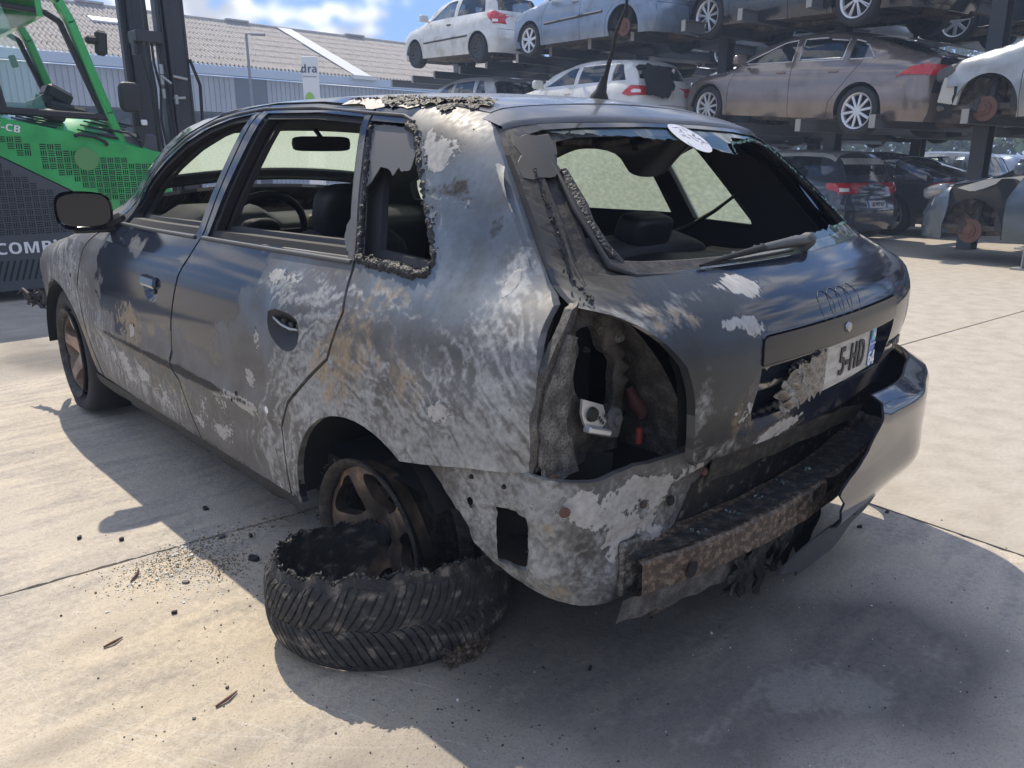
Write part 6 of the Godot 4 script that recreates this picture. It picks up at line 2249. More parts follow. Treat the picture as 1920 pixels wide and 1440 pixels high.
	var wsh := pv([-xr.at(cowl + 0.07) + 0.06, cowl + 0.07, -xr.at(ws - 0.06) + 0.06, ws - 0.06, xr.at(ws - 0.06) - 0.06, ws - 0.06, xr.at(cowl + 0.07) - 0.06, cowl + 0.07])
	var hl := [wsh]
	if sedan:
		hl.append(pv([-xr.at(rr) + 0.10, rr + 0.04, -xr.at(ro - 0.45) + 0.10, ro - 0.45, xr.at(ro - 0.45) - 0.10, ro - 0.45, xr.at(rr) - 0.10, rr + 0.04]))
	var rm := MB.new()
	rm.sheet(strip_top.call(cowl, ze), hl, 0.11, topf, Rect2(-1, -4, 2, 5), 0.015, Vector3.DOWN)
	part(root, "roof", rm, roofm)
	for h in hl:
		var m := MB.new()
		m.sheet(grow(h, 0.02), [], 0.2, func(u: float, v: float) -> Vector3: return Vector3(u, body.sy(u, v) - 0.008, v), Rect2(-1, -4, 2, 5), 0.0)
		part(root, "windscreen" if h == wsh else "rear_window", m, s.get("glass", M.tint))
	if s.has("roof"):
		var rs := PackedVector2Array()
		for i in 21:
			var z := lerpf(ws - 0.1, ze, i / 20.0)
			rs.push_back(Vector2(z, railp.at(z) - 0.004))
		for i in range(20, -1, -1):
			var z := lerpf(ws - 0.1, ze, i / 20.0)
			rs.push_back(Vector2(z, railp.at(z) - 0.062))
		var rsm := MB.new()
		rsm.sheet(rs, [], 0.08, func(u: float, v: float) -> Vector3: return Vector3(-body.sx(u, v) - 0.005, v, u), Rect2(0, 0, 1, 1), 0.006, Vector3(1, 0, 0))
		part(root, "roof_edge", rsm, roofm)
		part(root, "roof_edge", rsm.mirror(), roofm)
		rsm = MB.new()
		rsm.sheet(pv([-W * 0.60, yr - 0.10, W * 0.60, yr - 0.10, W * 0.59, yr - 0.005, -W * 0.59, yr - 0.005]), [], 0.08, func(u: float, v: float) -> Vector3: return Vector3(u, v, body.sz(u, v) + 0.006), Rect2(0, 0, 1, 1), 0.006, Vector3(0, 0, -1))
		part(root, "roof_spoiler", rsm, roofm)
	# rear face
	var rf := PackedVector2Array()
	for i in 11:
		var y := lerpf(y0, yr, i / 10.0)
		rf.push_back(Vector2(-xq.call(y), y))
	for i in 9:
		var x := lerpf(-xr.at(ze), xr.at(ze), (i + 0.5) / 9.0)
		rf.push_back(Vector2(x, body.sy(x, ze)))
	for i in 11:
		var y := lerpf(yr, y0, i / 10.0)
		rf.push_back(Vector2(xq.call(y), y))
	var rearf := func(u: float, v: float) -> Vector3: return Vector3(u, v, body.sz(u, v))
	var rh := []
	var tg := belt + 0.10
	if not sedan:
		rh.append(pv([-W * 0.66, tg, W * 0.66, tg, W * 0.63, lerpf(tg, H, 0.5), W * 0.53, H - 0.155, -W * 0.53, H - 0.155, -W * 0.63, lerpf(tg, H, 0.5)]))
	var seam_y: float = s.get("bump", 0.60)
	for hv in [[-1.0, seam_y - 0.004, "rear_bumper"], [seam_y + 0.004, 3.0, "tailgate"]]:
		var bx := pv([-2, hv[0], 2, hv[0], 2, hv[1], -2, hv[1]])
		for p: PackedVector2Array in Geometry2D.intersect_polygons(rf, bx):
			var m := MB.new()
			m.sheet(p, rh if hv[2] == "tailgate" else [], 0.09, rearf, Rect2(-1, 0, 2, 2), 0.02, Vector3(0, 0, -1))
			part(root, hv[2], m, s.get("gate_paint", paint) if hv[2] == "tailgate" else s.get("bump_paint", paint))
	for h in rh:
		var m := MB.new()
		m.sheet(grow(h, 0.015), [], 0.2, func(u: float, v: float) -> Vector3: return Vector3(u, v, body.sz(u, v) - 0.008), Rect2(-1, 0, 2, 2), 0.0)
		part(root, "rear_window", m, s.get("glass", M.tint))
	# tail lamps: a patch on the flank and its return on the rear face
	var lampo: PackedVector2Array = s.get("lamp", pv([ro - 0.42, 0.80, ro - 0.15, 0.72, ro - 0.13, 0.95, ro - 0.30, 0.93]))
	var lm := MB.new()
	lm.sheet(lampo, [], 0.03, func(u: float, v: float) -> Vector3: return Vector3(-body.sx(u, v) - 0.014, v, u), Rect2(0, 0, 1, 1), 0.02, Vector3(1, 0, 0))
	var l0 := MB.new()
	var ly0: float = s.get("ly0", 0.74)
	var ly1: float = s.get("ly1", 0.93)
	var lx: float = s.get("lx", 0.58)
	l0.sheet(pv([-W * 0.86, ly0, -W * lx, ly0 + 0.02, -W * lx, ly1 - 0.03, -W * 0.84, ly1]), [], 0.03, func(u: float, v: float) -> Vector3: return Vector3(u, v, body.sz(u, v) + 0.014), Rect2(0, 0, 1, 1), 0.02, Vector3(0, 0, -1))
	if not s.get("no_lamps", false):
		for mm in [lm, lm.mirror()]:
			var ln := part(root, "tail_lamp", mm, M.red)
			var rt := l0 if mm == lm else l0.mirror()
			part(ln, "lamp_return", rt, M.red)
			var wl := MB.new()
			wl.sheet(pv([-W * (lx + 0.22), ly0 + 0.035, -W * (lx + 0.06), ly0 + 0.04, -W * (lx + 0.06), ly0 + 0.09, -W * (lx + 0.22), ly0 + 0.095]), [], 0.05, func(u: float, v: float) -> Vector3: return Vector3(u, v, body.sz(u, v) + 0.020), Rect2(0, 0, 1, 1), 0.0)
			if not sedan:
				part(ln, "lamp_lens", wl if mm == lm else wl.mirror(), M.lampw)
	# front face
	if not s.get("no_front", false):
		var ff := PackedVector2Array()
		for i in 9:
			var y := lerpf(y0, yf, i / 8.0)
			ff.push_back(Vector2(-xf.call(y), y))
		for i in 7:
			var x := lerpf(-xr.at(zs), xr.at(zs), (i + 0.5) / 7.0)
			ff.push_back(Vector2(x, body.sy(x, zs)))
		for i in 9:
			var y := lerpf(yf, y0, i / 8.0)
			ff.push_back(Vector2(xf.call(y), y))
		var m := MB.new()
		if s.has("front_keep"):
			ff = Geometry2D.intersect_polygons(ff, s.front_keep)[0]
		m.sheet(ff, [], 0.12, func(u: float, v: float) -> Vector3: return Vector3(u, v, body.sz(u, v, true)), Rect2(-1, 0, 2, 2), 0.02, Vector3(0, 0, 1))
		part(root, "front_bumper", m, paint)
	# door handles, mouldings, mirrors
	for hz in s.get("handles", []):
		for sg in [-1.0, 1.0]:
			var m := MB.new()
			var y: float = belt - 0.10
			var x := body.sx(hz, y)
			m.box(Vector3(sg * (x + 0.012), y, hz), Vector3(0.022, 0.035, 0.17), Basis(Vector3.BACK, -sg * 0.2), 0.010)
			part(root, "door_handle", m, s.get("handle_mat", paint))
	if s.has("mould"):
		var ml: Array = s.mould
		for sg in [-1.0, 1.0]:
			var m := MB.new()
			var pts := []
			for i in 12:
				var z := lerpf(ml[0], ml[1], i / 11.0)
				pts.append(Vector3(sg * (body.sx(z, ml[2] + ml[3] * i / 11.0) + 0.004), ml[2] + ml[3] * i / 11.0, z))
			m.tube(pts, 0.022, 6)
			part(root, "side_moulding", m, M.trim)
	for sg in [-1.0, 1.0]:
		var m := MB.new()
		superell(m, Vector3(sg * (W + 0.10), belt + 0.09, cowl + 0.42), Vector3(0.22, 0.15, 0.12), Basis(Vector3.UP, sg * 0.2), 0.5, 7)
		m.box(Vector3(sg * (W - 0.02), belt + 0.03, cowl + 0.42), Vector3(0.10, 0.04, 0.06), Basis(Vector3.BACK, sg * 0.3), 0.01)
		part(root, "door_mirror", m, s.get("mirror_mat", paint))
	if s.has("plate"):
		var py: float = s.get("plate_y", 0.78 if not sedan else 0.8)
		var m := MB.new()
		m.sheet(pv([-0.26, py - 0.055, 0.26, py - 0.055, 0.26, py + 0.055, -0.26, py + 0.055]), [], 0.1, func(u: float, v: float) -> Vector3: return Vector3(u, v, body.sz(u, v) + 0.008), Rect2(0, 0, 1, 1), 0.01, Vector3(0, 0, -1))
		var pl := part(root, "number_plate", m, M.white)
		m = MB.new()
		m.sheet(pv([-0.26, py - 0.055, -0.215, py - 0.055, -0.215, py + 0.055, -0.26, py + 0.055]), [], 0.1, func(u: float, v: float) -> Vector3: return Vector3(u, v, body.sz(u, v) + 0.011), Rect2(0, 0, 1, 1), 0.0)
		m.sheet(pv([0.215, py - 0.055, 0.26, py - 0.055, 0.26, py + 0.055, 0.215, py + 0.055]), [], 0.1, func(u: float, v: float) -> Vector3: return Vector3(u, v, body.sz(u, v) + 0.011), Rect2(0, 0, 1, 1), 0.0)
		part(pl, "plate_band", m, mat(lin(0.03, 0.13, 0.42), 0.4))
		var t := part(pl, "plate_number", text_mesh(s.plate, 0.085, 0.003), M.black)
		t.transform = Transform3D(Basis.IDENTITY.scaled(Vector3(0.78, 1, 1)), Vector3(0.0, py, body.sz(0.0, py) + 0.012))
	# wheels
	var kinds: Array = s.wheels
	var wi := 0
	for q in [[-1.0, 0.0, "rear_wheel"], [1.0, 0.0, "rear_wheel"], [-1.0, -wb, "front_wheel"], [1.0, -wb, "front_wheel"]]:
		gen_wheel(root, q[2], Vector3(q[0] * (W - 0.035), tr, q[1]), q[0], tr, kinds[wi % kinds.size()], s.get("steer", 0.0) if q[1] < 0.0 else 0.0)
		wi += 1
		var m := MB.new()
		if kinds[(wi - 1) % kinds.size()] == "none":
			continue
		m.lathe([Vector2(arr, 0.0), Vector2(arr + 0.01, 0.28), Vector2(0.0, 0.28)], Transform3D(Basis(Vector3.BACK, -q[0] * -PI / 2), Vector3(q[0] * (W - 0.02), tr, q[1])), 18, -PI * 0.5 if q[0] > 0 else PI * 0.5, PI * 0.5 if q[0] > 0 else PI * 1.5)
		part(root, "wheel_arch_liner", m, M.dark)
	# underside and cabin
	var ub := MB.new()
	ub.box(Vector3(0, 0.27, -wb * 0.5), Vector3(W * 1.72, 0.06, wb - 2 * arr), Basis.IDENTITY, 0.02)
	ub.box(Vector3(0, 0.30, -wb), Vector3(W * 1.25, 0.10, 0.95), Basis.IDENTITY, 0.03)
	ub.box(Vector3(0, 0.33, ro - 0.48), Vector3(W * 1.5, 0.08, 0.75), Basis.IDENTITY, 0.03)
	ub.tube([Vector3(-W + 0.2, tr, 0), Vector3(W - 0.2, tr, 0)], 0.05, 8)
	ub.box(Vector3(0, 0.215, -wb * 0.5), Vector3(0.28, 0.08, wb - 0.6), Basis.IDENTITY, 0.03)
	part(root, "underbody", ub, M.under)
	ub = MB.new()
	ub.tube([Vector3(0.1, 0.20, -wb + 0.3), Vector3(0.15, 0.19, -wb * 0.5), Vector3(0.3, 0.22, -0.4), Vector3(0.42, 0.24, 0.35)], 0.035, 8)
	superell(ub, Vector3(0.35, 0.24, ro - 0.42), Vector3(0.5, 0.18, 0.4), Basis.IDENTITY, 0.5, 7)
	ub.tube([Vector3(0.5, 0.22, ro - 0.3), Vector3(0.52, 0.21, ro - 0.05)], 0.03, 8)
	part(root, "exhaust", ub, M.brown)
	var cab := MB.new()
	cab.box(Vector3(0, 0.50, -wb * 0.5), Vector3(W * 1.7, 0.35, wb - 0.5))
	cab.box(Vector3(0, belt - 0.06, cowl + 0.25), Vector3(W * 1.6, 0.25, 0.45), Basis.IDENTITY, 0.08)
	for x in [-0.36, 0.36]:
		superell(cab, Vector3(x, belt - 0.05, -wb * 0.40), Vector3(0.46, 0.62, 0.15), Basis(Vector3.RIGHT, 0.3), 0.45, 8)
		superell(cab, Vector3(x, belt + 0.28, -wb * 0.40 + 0.11), Vector3(0.26, 0.18, 0.10), Basis(Vector3.RIGHT, 0.2), 0.5, 7)
	superell(cab, Vector3(0, belt - 0.10, -0.05), Vector3(W * 1.5, 0.5, 0.16), Basis(Vector3.RIGHT, 0.3), 0.4, 9)
	part(root, "cabin", cab, M.trim)
	return root

func car_specs() -> Dictionary:
	M.under = mat(Color.WHITE, 0.8)
	M.under.albedo_texture = noise_tex(0.02, [0.0, lin(0.05, 0.047, 0.043), 0.5, lin(0.115, 0.10, 0.085), 0.8, lin(0.20, 0.17, 0.135), 1.0, lin(0.28, 0.22, 0.16)], 256, 5, 101)
	M.under.uv1_triplanar = true
	M.under.uv1_scale = Vector3.ONE * 1.3
	var dirt := func(c: Color, rough: float, metal: float, sd: int) -> StandardMaterial3D:
		var m := mat(c, rough, metal, 0.5)
		m.albedo_texture = noise_tex(0.012, [0.0, Color(0.78, 0.76, 0.72), 0.45, Color(0.93, 0.93, 0.92), 1.0, Color(1, 1, 1)], 256, 5, sd)
		m.uv1_triplanar = true
		m.uv1_scale = Vector3.ONE * 0.7
		return m
	var white: StandardMaterial3D = dirt.call(lin(0.66, 0.67, 0.67), 0.3, 0.0, 111)
	var blue: StandardMaterial3D = dirt.call(lin(0.20, 0.26, 0.36), 0.28, 0.35, 112)
	var bronze: StandardMaterial3D = dirt.call(lin(0.225, 0.185, 0.17), 0.2, 0.45, 113)
	var silver: StandardMaterial3D = dirt.call(lin(0.34, 0.365, 0.40), 0.3, 0.35, 114)
	var night: StandardMaterial3D = dirt.call(lin(0.05, 0.058, 0.082), 0.14, 0.1, 115)
	var black: StandardMaterial3D = dirt.call(lin(0.03, 0.03, 0.034), 0.16, 0.0, 116)
	var slate: StandardMaterial3D = dirt.call(lin(0.085, 0.115, 0.155), 0.25, 0.3, 117)
	var lightgrey: StandardMaterial3D = dirt.call(lin(0.34, 0.35, 0.36), 0.3, 0.3, 118)
	M.white_paint = white
	M.silver_paint = silver
	M.slate = slate
	var hatch3 := {"wb": 2.575, "w": 0.845, "h": 1.49, "fo": 0.82, "ro": 0.64, "belt": 0.94, "hood": 0.96, "cowl": -2.38, "ws": -1.52, "rr": 0.22, "tr": 0.30,
		"wins": [[-2.12, -0.98, 0.72, -0.02], [-0.90, 0.14, 0.02, -0.14]], "seams": [[[-2.17, 0.0], [-2.17, 0.7], [-1.98, 1.1], [-1.3, 2.0]], [[-0.92, 0.0], [-0.94, 0.6], [-0.94, 2.0]]],
		"names": ["front_fender", "front_door", "rear_quarter_panel"], "handles": [-1.10], "wheels": ["steel"], "paint": white, "mould": [-2.12, -0.35, 0.52, 0.05], "plate": "GZ 885 VK", "plate_y": 0.52, "handle_mat": M.trim,
		"lamp": pv([0.22, 0.98, 0.30, 0.90, 0.44, 0.78, 0.53, 0.76, 0.50, 0.95, 0.36, 1.03]), "ly0": 0.76, "ly1": 0.98, "lx": 0.70, "bump": 0.66}
	var hatch5: Dictionary = hatch3.duplicate()
	hatch5.merge({"wb": 2.608, "w": 0.873, "h": 1.53, "fo": 0.85, "ro": 0.76, "belt": 0.96, "hood": 1.0, "cowl": -2.42, "ws": -1.5, "rr": 0.30, "tr": 0.315,
		"wins": [[-2.15, -1.13, 0.72, 0.0], [-1.06, -0.22, 0.0, -0.10], [-0.15, 0.22, -0.08, -0.20]], "seams": [[[-2.2, 0.0], [-2.2, 0.7], [-2.02, 1.1], [-1.3, 2.0]], [[-1.10, 0.0], [-1.10, 2.0]], [[-0.46, 0.0], [-0.40, 0.5], [-0.22, 0.72], [-0.16, 0.95], [-0.19, 2.0]]],
		"names": ["front_fender", "front_door", "rear_door", "rear_quarter_panel"], "handles": [-1.25, -0.38], "wheels": ["none", "seven", "seven", "seven"], "paint": blue, "mould": [-2.1, -0.5, 0.56, 0.05], "plate": "463 BGM 64", "plate_y": 0.80,
		"lamp": pv([0.40, 0.98, 0.46, 0.78, 0.62, 0.76, 0.60, 1.0]), "ly0": 0.78, "ly1": 1.0, "lx": 0.66, "handle_mat": blue}, true)
	var clio4: Dictionary = hatch5.duplicate()
	clio4.merge({"wb": 2.589, "w": 0.866, "h": 1.45, "fo": 0.85, "ro": 0.63, "belt": 0.95, "rr": 0.18, "tr": 0.305, "paint": white, "wheels": ["none", "steel"], "bump": 0.62,
		"lamp": pv([0.24, 0.80, 0.36, 0.76, 0.52, 0.78, 0.50, 0.93, 0.36, 0.94]), "ly0": 0.78, "ly1": 0.92, "lx": 0.66, "handle_mat": white}, true)
	clio4.erase("mould")
	clio4.erase("plate")
	var p207: Dictionary = hatch5.duplicate()
	p207.merge({"wb": 2.54, "w": 0.874, "h": 1.47, "fo": 0.85, "ro": 0.64, "paint": lightgrey, "handle_mat": lightgrey, "no_lamps": true, "wheels": ["steel"]}, true)
	p207.erase("mould")
	var ds3: Dictionary = hatch3.duplicate()
	ds3.merge({"wb": 2.464, "w": 0.858, "h": 1.458, "fo": 0.80, "ro": 0.68, "belt": 0.95, "hood": 0.95, "rr": 0.26, "tr": 0.31, "paint": night, "roof": white, "wheels": ["five"], "plate": "BZ 977 GT", "plate_y": 0.60, "bump": 0.50,
		"lamp": pv([0.26, 0.93, 0.30, 0.84, 0.45, 0.80, 0.57, 0.76, 0.57, 0.93]), "ly0": 0.76, "ly1": 0.93, "lx": 0.64, "handle_mat": night, "cell": 0.07}, true)
	ds3.erase("mould")
	var sedan := {"wb": 2.96, "w": 0.94, "h": 1.457, "fo": 0.86, "ro": 1.10, "belt": 0.96, "hood": 0.96, "cowl": -2.62, "ws": -1.72, "rr": -0.28, "deck": 1.06, "sedan": true, "tr": 0.335,
		"wins": [[-2.42, -1.30, 0.78, -0.06], [-1.22, -0.42, -0.06, -0.02], [-0.36, 0.12, -0.02, -0.22]], "seams": [[[-2.50, 0.0], [-2.50, 0.7], [-2.30, 1.1], [-1.3, 2.0]], [[-1.20, 0.0], [-1.22, 0.5], [-1.28, 0.98], [-1.36, 2.0]], [[-0.55, 0.0], [-0.48, 0.45], [-0.28, 0.70], [-0.10, 0.95], [-0.2, 2.0]]],
		"names": ["front_fender", "front_door", "rear_door", "rear_quarter_panel"], "handles": [-1.45, -0.50], "wheels": ["ten"], "paint": bronze, "handle_mat": bronze, "chrome": true, "gate_paint": black, "plate": "", "plate_y": 0.72, "cell": 0.06,
		"lamp": pv([0.52, 0.77, 0.60, 0.80, 0.98, 0.80, 1.0, 0.92, 0.86, 0.935, 0.68, 0.90]), "ly0": 0.79, "ly1": 0.92, "lx": 0.56, "bump": 0.58, "y0": 0.22}
	sedan.erase("plate")
	var c5: Dictionary = sedan.duplicate()
	c5.merge({"wb": 2.815, "w": 0.93, "paint": night, "handle_mat": night, "wheels": ["five"], "chrome": false, "gate_paint": night, "cell": 0.1}, true)
	var suv: Dictionary = hatch5.duplicate()
	suv.merge({"wb": 2.84, "w": 0.94, "h": 1.62, "fo": 0.88, "ro": 0.92, "belt": 1.05, "hood": 1.08, "cowl": -2.6, "ws": -1.65, "rr": 0.45, "tr": 0.35, "paint": black, "wheels": ["multi"], "handle_mat": black,
		"wins": [[-2.3, -1.2, 0.72, 0.0], [-1.12, -0.3, 0.0, -0.06], [-0.22, 0.35, -0.05, -0.18]], "seams": [[[-2.35, 0.0], [-2.35, 0.7], [-2.15, 1.1], [-1.3, 2.0]], [[-1.16, 0.0], [-1.16, 2.0]], [[-0.5, 0.0], [-0.42, 0.5], [-0.26, 0.78], [-0.24, 1.05], [-0.27, 2.0]]]}, true)
	suv.erase("mould")
	suv.erase("plate")
	return {"hatch3": hatch3, "hatch5": hatch5, "clio4": clio4, "p207": p207, "ds3": ds3, "sedan": sedan, "c5": c5, "suv": suv, "silver": silver, "white": white, "blue": blue, "black": black, "night": night, "slate": slate, "lightgrey": lightgrey}

# a car is put where its rear left hub is
func put_car(called: String, label: String, s: Dictionary, hub: Vector3, heading: float, pitch := 0.0, roll := 0.0) -> Node3D:
	var th := deg_to_rad(heading)
	var rt := Vector3(cos(th), 0, sin(th))
	return make_car(called, label, s, hub + rt * (s.w - 0.06) - Vector3(0, s.tr, 0), heading, pitch, roll)

func copy_car(src: Node3D, label: String, hub: Vector3, heading: float, w: float, tr: float, paint: Material = null, from: Material = null) -> Node3D:
	var r: Node3D = src.duplicate()
	r.name = numbered(String(src.name).rstrip("0123456789").rstrip("_"))
	add_child(r, true)
	var th := deg_to_rad(heading)
	r.transform = Transform3D(Basis(Vector3.UP, -th), hub + Vector3(cos(th), 0, sin(th)) * (w - 0.06) - Vector3(0, tr, 0))
	r.set_meta("label", label)
	if paint:
		for c in r.find_children("*", "MeshInstance3D", true, false):
			if c.material_override == from:
				c.material_override = paint
	return r

func build_racks() -> void:
	var S := car_specs()
	put_car("small_hatchback", "white three-door hatchback with its front bumper torn off, top left of the racks", S.hatch3, Vector3(10.222, 3.687, -11.877), 6.0, 3.0)
	var front := crust([Vector3(10.35, 3.72, -15.1), Vector3(10.8, 3.66, -15.25)], 0.10, 60, 5, 0.10, Vector3(0, 1, 0))
	var pg := put_car("family_hatchback", "blue-grey five-door hatchback on the upper rack without its rear wheel", S.hatch5, Vector3(9.721, 3.537, -7.528), 7.0, 2.0)
	put_car("suv", "black car with multi-spoke alloy wheels on the upper rack, seen from below", S.suv, Vector3(9.678, 3.40, -3.456), 13.0, 4.0)
	put_car("saloon_car", "bronze saloon with ten-spoke wheels on the middle rack", S.sedan, Vector3(9.6, 1.925, -3.254), 14.0, 4.6)
	put_car("compact_hatchback", "grey hatchback below the white three-door, its tail lamps removed", S.p207, Vector3(10.25, 2.03, -12.0), 7.0, 1.5)
	var cl := put_car("white_hatchback", "white five-door hatchback with a broken rear window on the middle rack", S.clio4, Vector3(9.45, 1.92, -7.5), 9.0, 2.0)
	put_car("two_tone_hatchback", "dark blue three-door hatchback with a silver roof parked on the ground", S.ds3, Vector3(10.35, 0.31, -4.15), 12.0, 0.0)
	put_car("dark_saloon", "dark saloon beyond the two-tone hatchback", S.c5, Vector3(12.75, 0.33, -3.75), 12.0)
	# open rear window hole of the white hatchback
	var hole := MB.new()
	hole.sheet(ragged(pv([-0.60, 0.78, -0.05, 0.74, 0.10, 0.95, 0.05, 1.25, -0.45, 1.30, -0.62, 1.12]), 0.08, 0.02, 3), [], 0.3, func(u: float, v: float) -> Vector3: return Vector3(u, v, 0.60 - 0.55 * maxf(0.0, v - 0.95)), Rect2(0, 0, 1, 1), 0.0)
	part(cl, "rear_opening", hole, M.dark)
	# silver car behind the saloon, front wheel and bumper gone
	var sv: Dictionary = S.hatch5.duplicate()
	sv.merge({"paint": S.silver, "handle_mat": S.silver, "keep": pv([-9.0, 0.60, -2.608 - 0.36, 0.60, -2.608 - 0.36, 0.0, 9.0, 0.0, 9.0, 2.0, -9.0, 2.0]), "front_keep": pv([-2, 0.62, 2, 0.62, 2, 2, -2, 2]), "wheels": ["steel", "steel", "none", "none"], "w": 0.90, "h": 1.62, "hood": 1.06, "belt": 1.04, "arch": 0.40}, true)
	sv.erase("mould")
	sv.erase("plate")
	var th := deg_to_rad(14.0)
	var hv := Vector3(sin(th), 0, -cos(th))
	var sc := put_car("silver_car", "silver car on the middle rack with front wheel and bumper removed", sv, Vector3(9.10, 1.84, -1.50) - hv * 2.608, 14.0)
	_bare_front(sc, sv, M.silver_paint, true)
	# slate car on the ground without its wing
	var gv: Dictionary = S.hatch5.duplicate()
	gv.merge({"paint": S.slate, "handle_mat": S.slate, "keep": pv([-9.0, 0.0, -2.608 - 0.40, 0.0, -2.608 - 0.30, 0.62, -2.608 - 0.42, 2.0, -9.0, 2.0]), "wheels": ["five", "five", "none", "none"], "names": ["front_fender", "front_door", "rear_door", "rear_quarter_panel"], "w": 0.90, "h": 1.55, "chrome": true}, true)
	gv.erase("mould")
	gv.erase("plate")
	var gc := put_car("slate_car", "blue-grey car propped on a steel beam without its front wing and wheel", gv, Vector3(8.95, 0.40, -1.42) - hv * 2.608, 14.0)
	_bare_front(gc, gv, S.slate, false)
	# further rows
	var m0: Material = S.hatch5.paint
	copy_car(pg, "grey hatchback in the row behind, upper rack, seen between the racks", Vector3(12.9, 3.5, -9.6), 8.0, 0.873, 0.315, S.lightgrey, m0)
	copy_car(pg, "silver hatchback behind the black car on the upper rack", Vector3(13.1, 3.5, -5.2), 8.0, 0.873, 0.315, S.silver, m0)
	copy_car(pg, "white hatchback in the row behind, middle rack", Vector3(14.3, 1.95, -1.9), 8.0, 0.873, 0.315, S.white, m0)
	copy_car(pg, "dark hatchback in the row behind, above the saloon's boot", Vector3(12.6, 3.45, -0.6), 8.0, 0.873, 0.315, S.night, m0)
	copy_car(pg, "black hatchback at the upper right edge of the racks", Vector3(9.3, 3.42, 1.6), 10.0, 0.873, 0.315, S.black, m0)
	copy_car(pg, "pale blue hatchback far behind, low between rack posts", Vector3(22.0, 0.3, -4.6), 20.0, 0.873, 0.315, S.blue, m0)
	copy_car(pg, "silver-blue hatchback far behind beside the pale blue one", Vector3(26.0, 0.3, -7.6), 20.0, 0.873, 0.315, S.silver, m0)
	copy_car(pg, "black hatchback in the row behind on the ground, left of the rack post", Vector3(13.6, 0.31, -5.6), 8.0, 0.873, 0.315, S.black, m0)
	copy_car(pg, "bronze-grey hatchback in the row behind, middle rack, above the dark saloon", Vector3(13.4, 1.95, -4.6), 8.0, 0.873, 0.315, S.lightgrey, m0)
	copy_car(pg, "dark blue hatchback in the row behind, middle rack, left end", Vector3(13.2, 1.95, -10.6), 8.0, 0.873, 0.315, S.night, m0)
	copy_car(pg, "grey hatchback deep behind the racks on the ground", Vector3(17.5, 0.31, -4.2), 8.0, 0.873, 0.315, S.slate, m0)
	copy_car(pg, "black hatchback deep behind the racks, middle level", Vector3(17.3, 1.95, -6.8), 8.0, 0.873, 0.315, S.black, m0)
	copy_car(cl, "white hatchback far behind between the bronze saloon and the rack above", Vector3(20.0, 3.2, -11.0), 8.0, 0.866, 0.305)
	copy_car(pg, "dark grey hatchback in the row behind, middle rack, behind the white one", Vector3(12.5, 1.95, -6.2), 8.0, 0.873, 0.315, S.slate, m0)
	copy_car(pg, "dark hatchback on the ground behind the racks", Vector3(13.2, 0.31, -9.0), 8.0, 0.873, 0.315, S.night, m0)
	# the racks
	var rd := deg_to_rad(9.0)
	var r := Vector3(cos(rd), 0, sin(rd))
	var h := Vector3(sin(rd), 0, -cos(rd))
	var steel := mat(lin(0.095, 0.10, 0.106), 0.6, 0.1)
	var pale := mat(lin(0.32, 0.31, 0.29), 0.7, 0.2)
	var bs := Basis(r, Vector3.UP, r.cross(Vector3.UP))
	for row in 2:
		var rack := thing("storage_rack", "dark steel cantilever rack holding the front row of stacked cars" if row == 0 else "second dark steel rack behind, holding the farther row of cars", "rack", Vector3.ZERO)
		for k in 9:
			var p := Vector3(11.62 + row * 3.9, 0, -6.6) + h * (k - 4) * 2.35
			var m := MB.new()
			for q in [-1, 1]:
				m.box(p + Vector3(0, 2.6, 0) + bs * Vector3(q * 0.10, 0, 0), Vector3(0.018, 5.2, 0.20), bs)
			m.box(p + Vector3(0, 2.6, 0), Vector3(0.19, 5.2, 0.016), bs)
			part(rack, "post", m, steel)
			for lv in [1.76, 3.42]:
				for sd in [-0.55, 0.65]:
					var c: Vector3 = p + h * sd + Vector3(0, lv, 0)
					m = MB.new()
					m.box(c, Vector3(3.5, 0.16, 0.012), bs)
					m.box(c + Vector3(0, 0.08, 0), Vector3(3.5, 0.014, 0.10), bs)
					m.box(c - Vector3(0, 0.08, 0), Vector3(3.5, 0.014, 0.10), bs)
					var arm := part(rack, "arm", m, steel)
					m = MB.new()
					m.box(c - r * 1.756, Vector3(0.012, 0.17, 0.085), bs)
					part(arm, "end_plate", m, pale)
		for lv in [1.80, 3.46]:
			var m := MB.new()
			var c := Vector3(11.62 + row * 3.9, lv, -6.6)
			m.box(c, Vector3(0.10, 0.16, 19.4), bs)
			part(rack, "beam", m, steel)
	# steel beam under the slate car
	var bm := thing("steel_beam", "steel beam lying on the concrete under the blue-grey car", "beam", Vector3(8.75, 0, -0.72), -rd)
	var m := MB.new()
	m.box(Vector3(1.5, 0.012, 0), Vector3(3.2, 0.02, 0.24))
	m.box(Vector3(1.5, 0.245, 0), Vector3(3.2, 0.02, 0.22))
	m.box(Vector3(1.5, 0.13, 0), Vector3(3.2, 0.22, 0.014))
	part(bm, "web_and_flanges", m, pale)
	# tyres lying on top of the silver car
	var tp := thing("spare_tyre", "worn black tyre lying across the silver car's windscreen", "tyre", sc.transform * Vector3(-0.1, 1.40, -1.9))
	tp.rotation = Vector3(0.5, 0.3, 0)
	m = MB.new()
	m.lathe([Vector2(0.20, -0.09), Vector2(0.29, -0.10), Vector2(0.315, -0.07), Vector2(0.315, 0.07), Vector2(0.29, 0.10), Vector2(0.20, 0.09)], Transform3D(), 32)
	part(tp, "carcass", m, M.rubber)
	# trees beyond
	var leafm := mat(Color.WHITE, 0.7)
	leafm.vertex_color_use_as_albedo = true
	leafm.backlight_enabled = true
	leafm.backlight = Color(0.25, 0.3, 0.1)
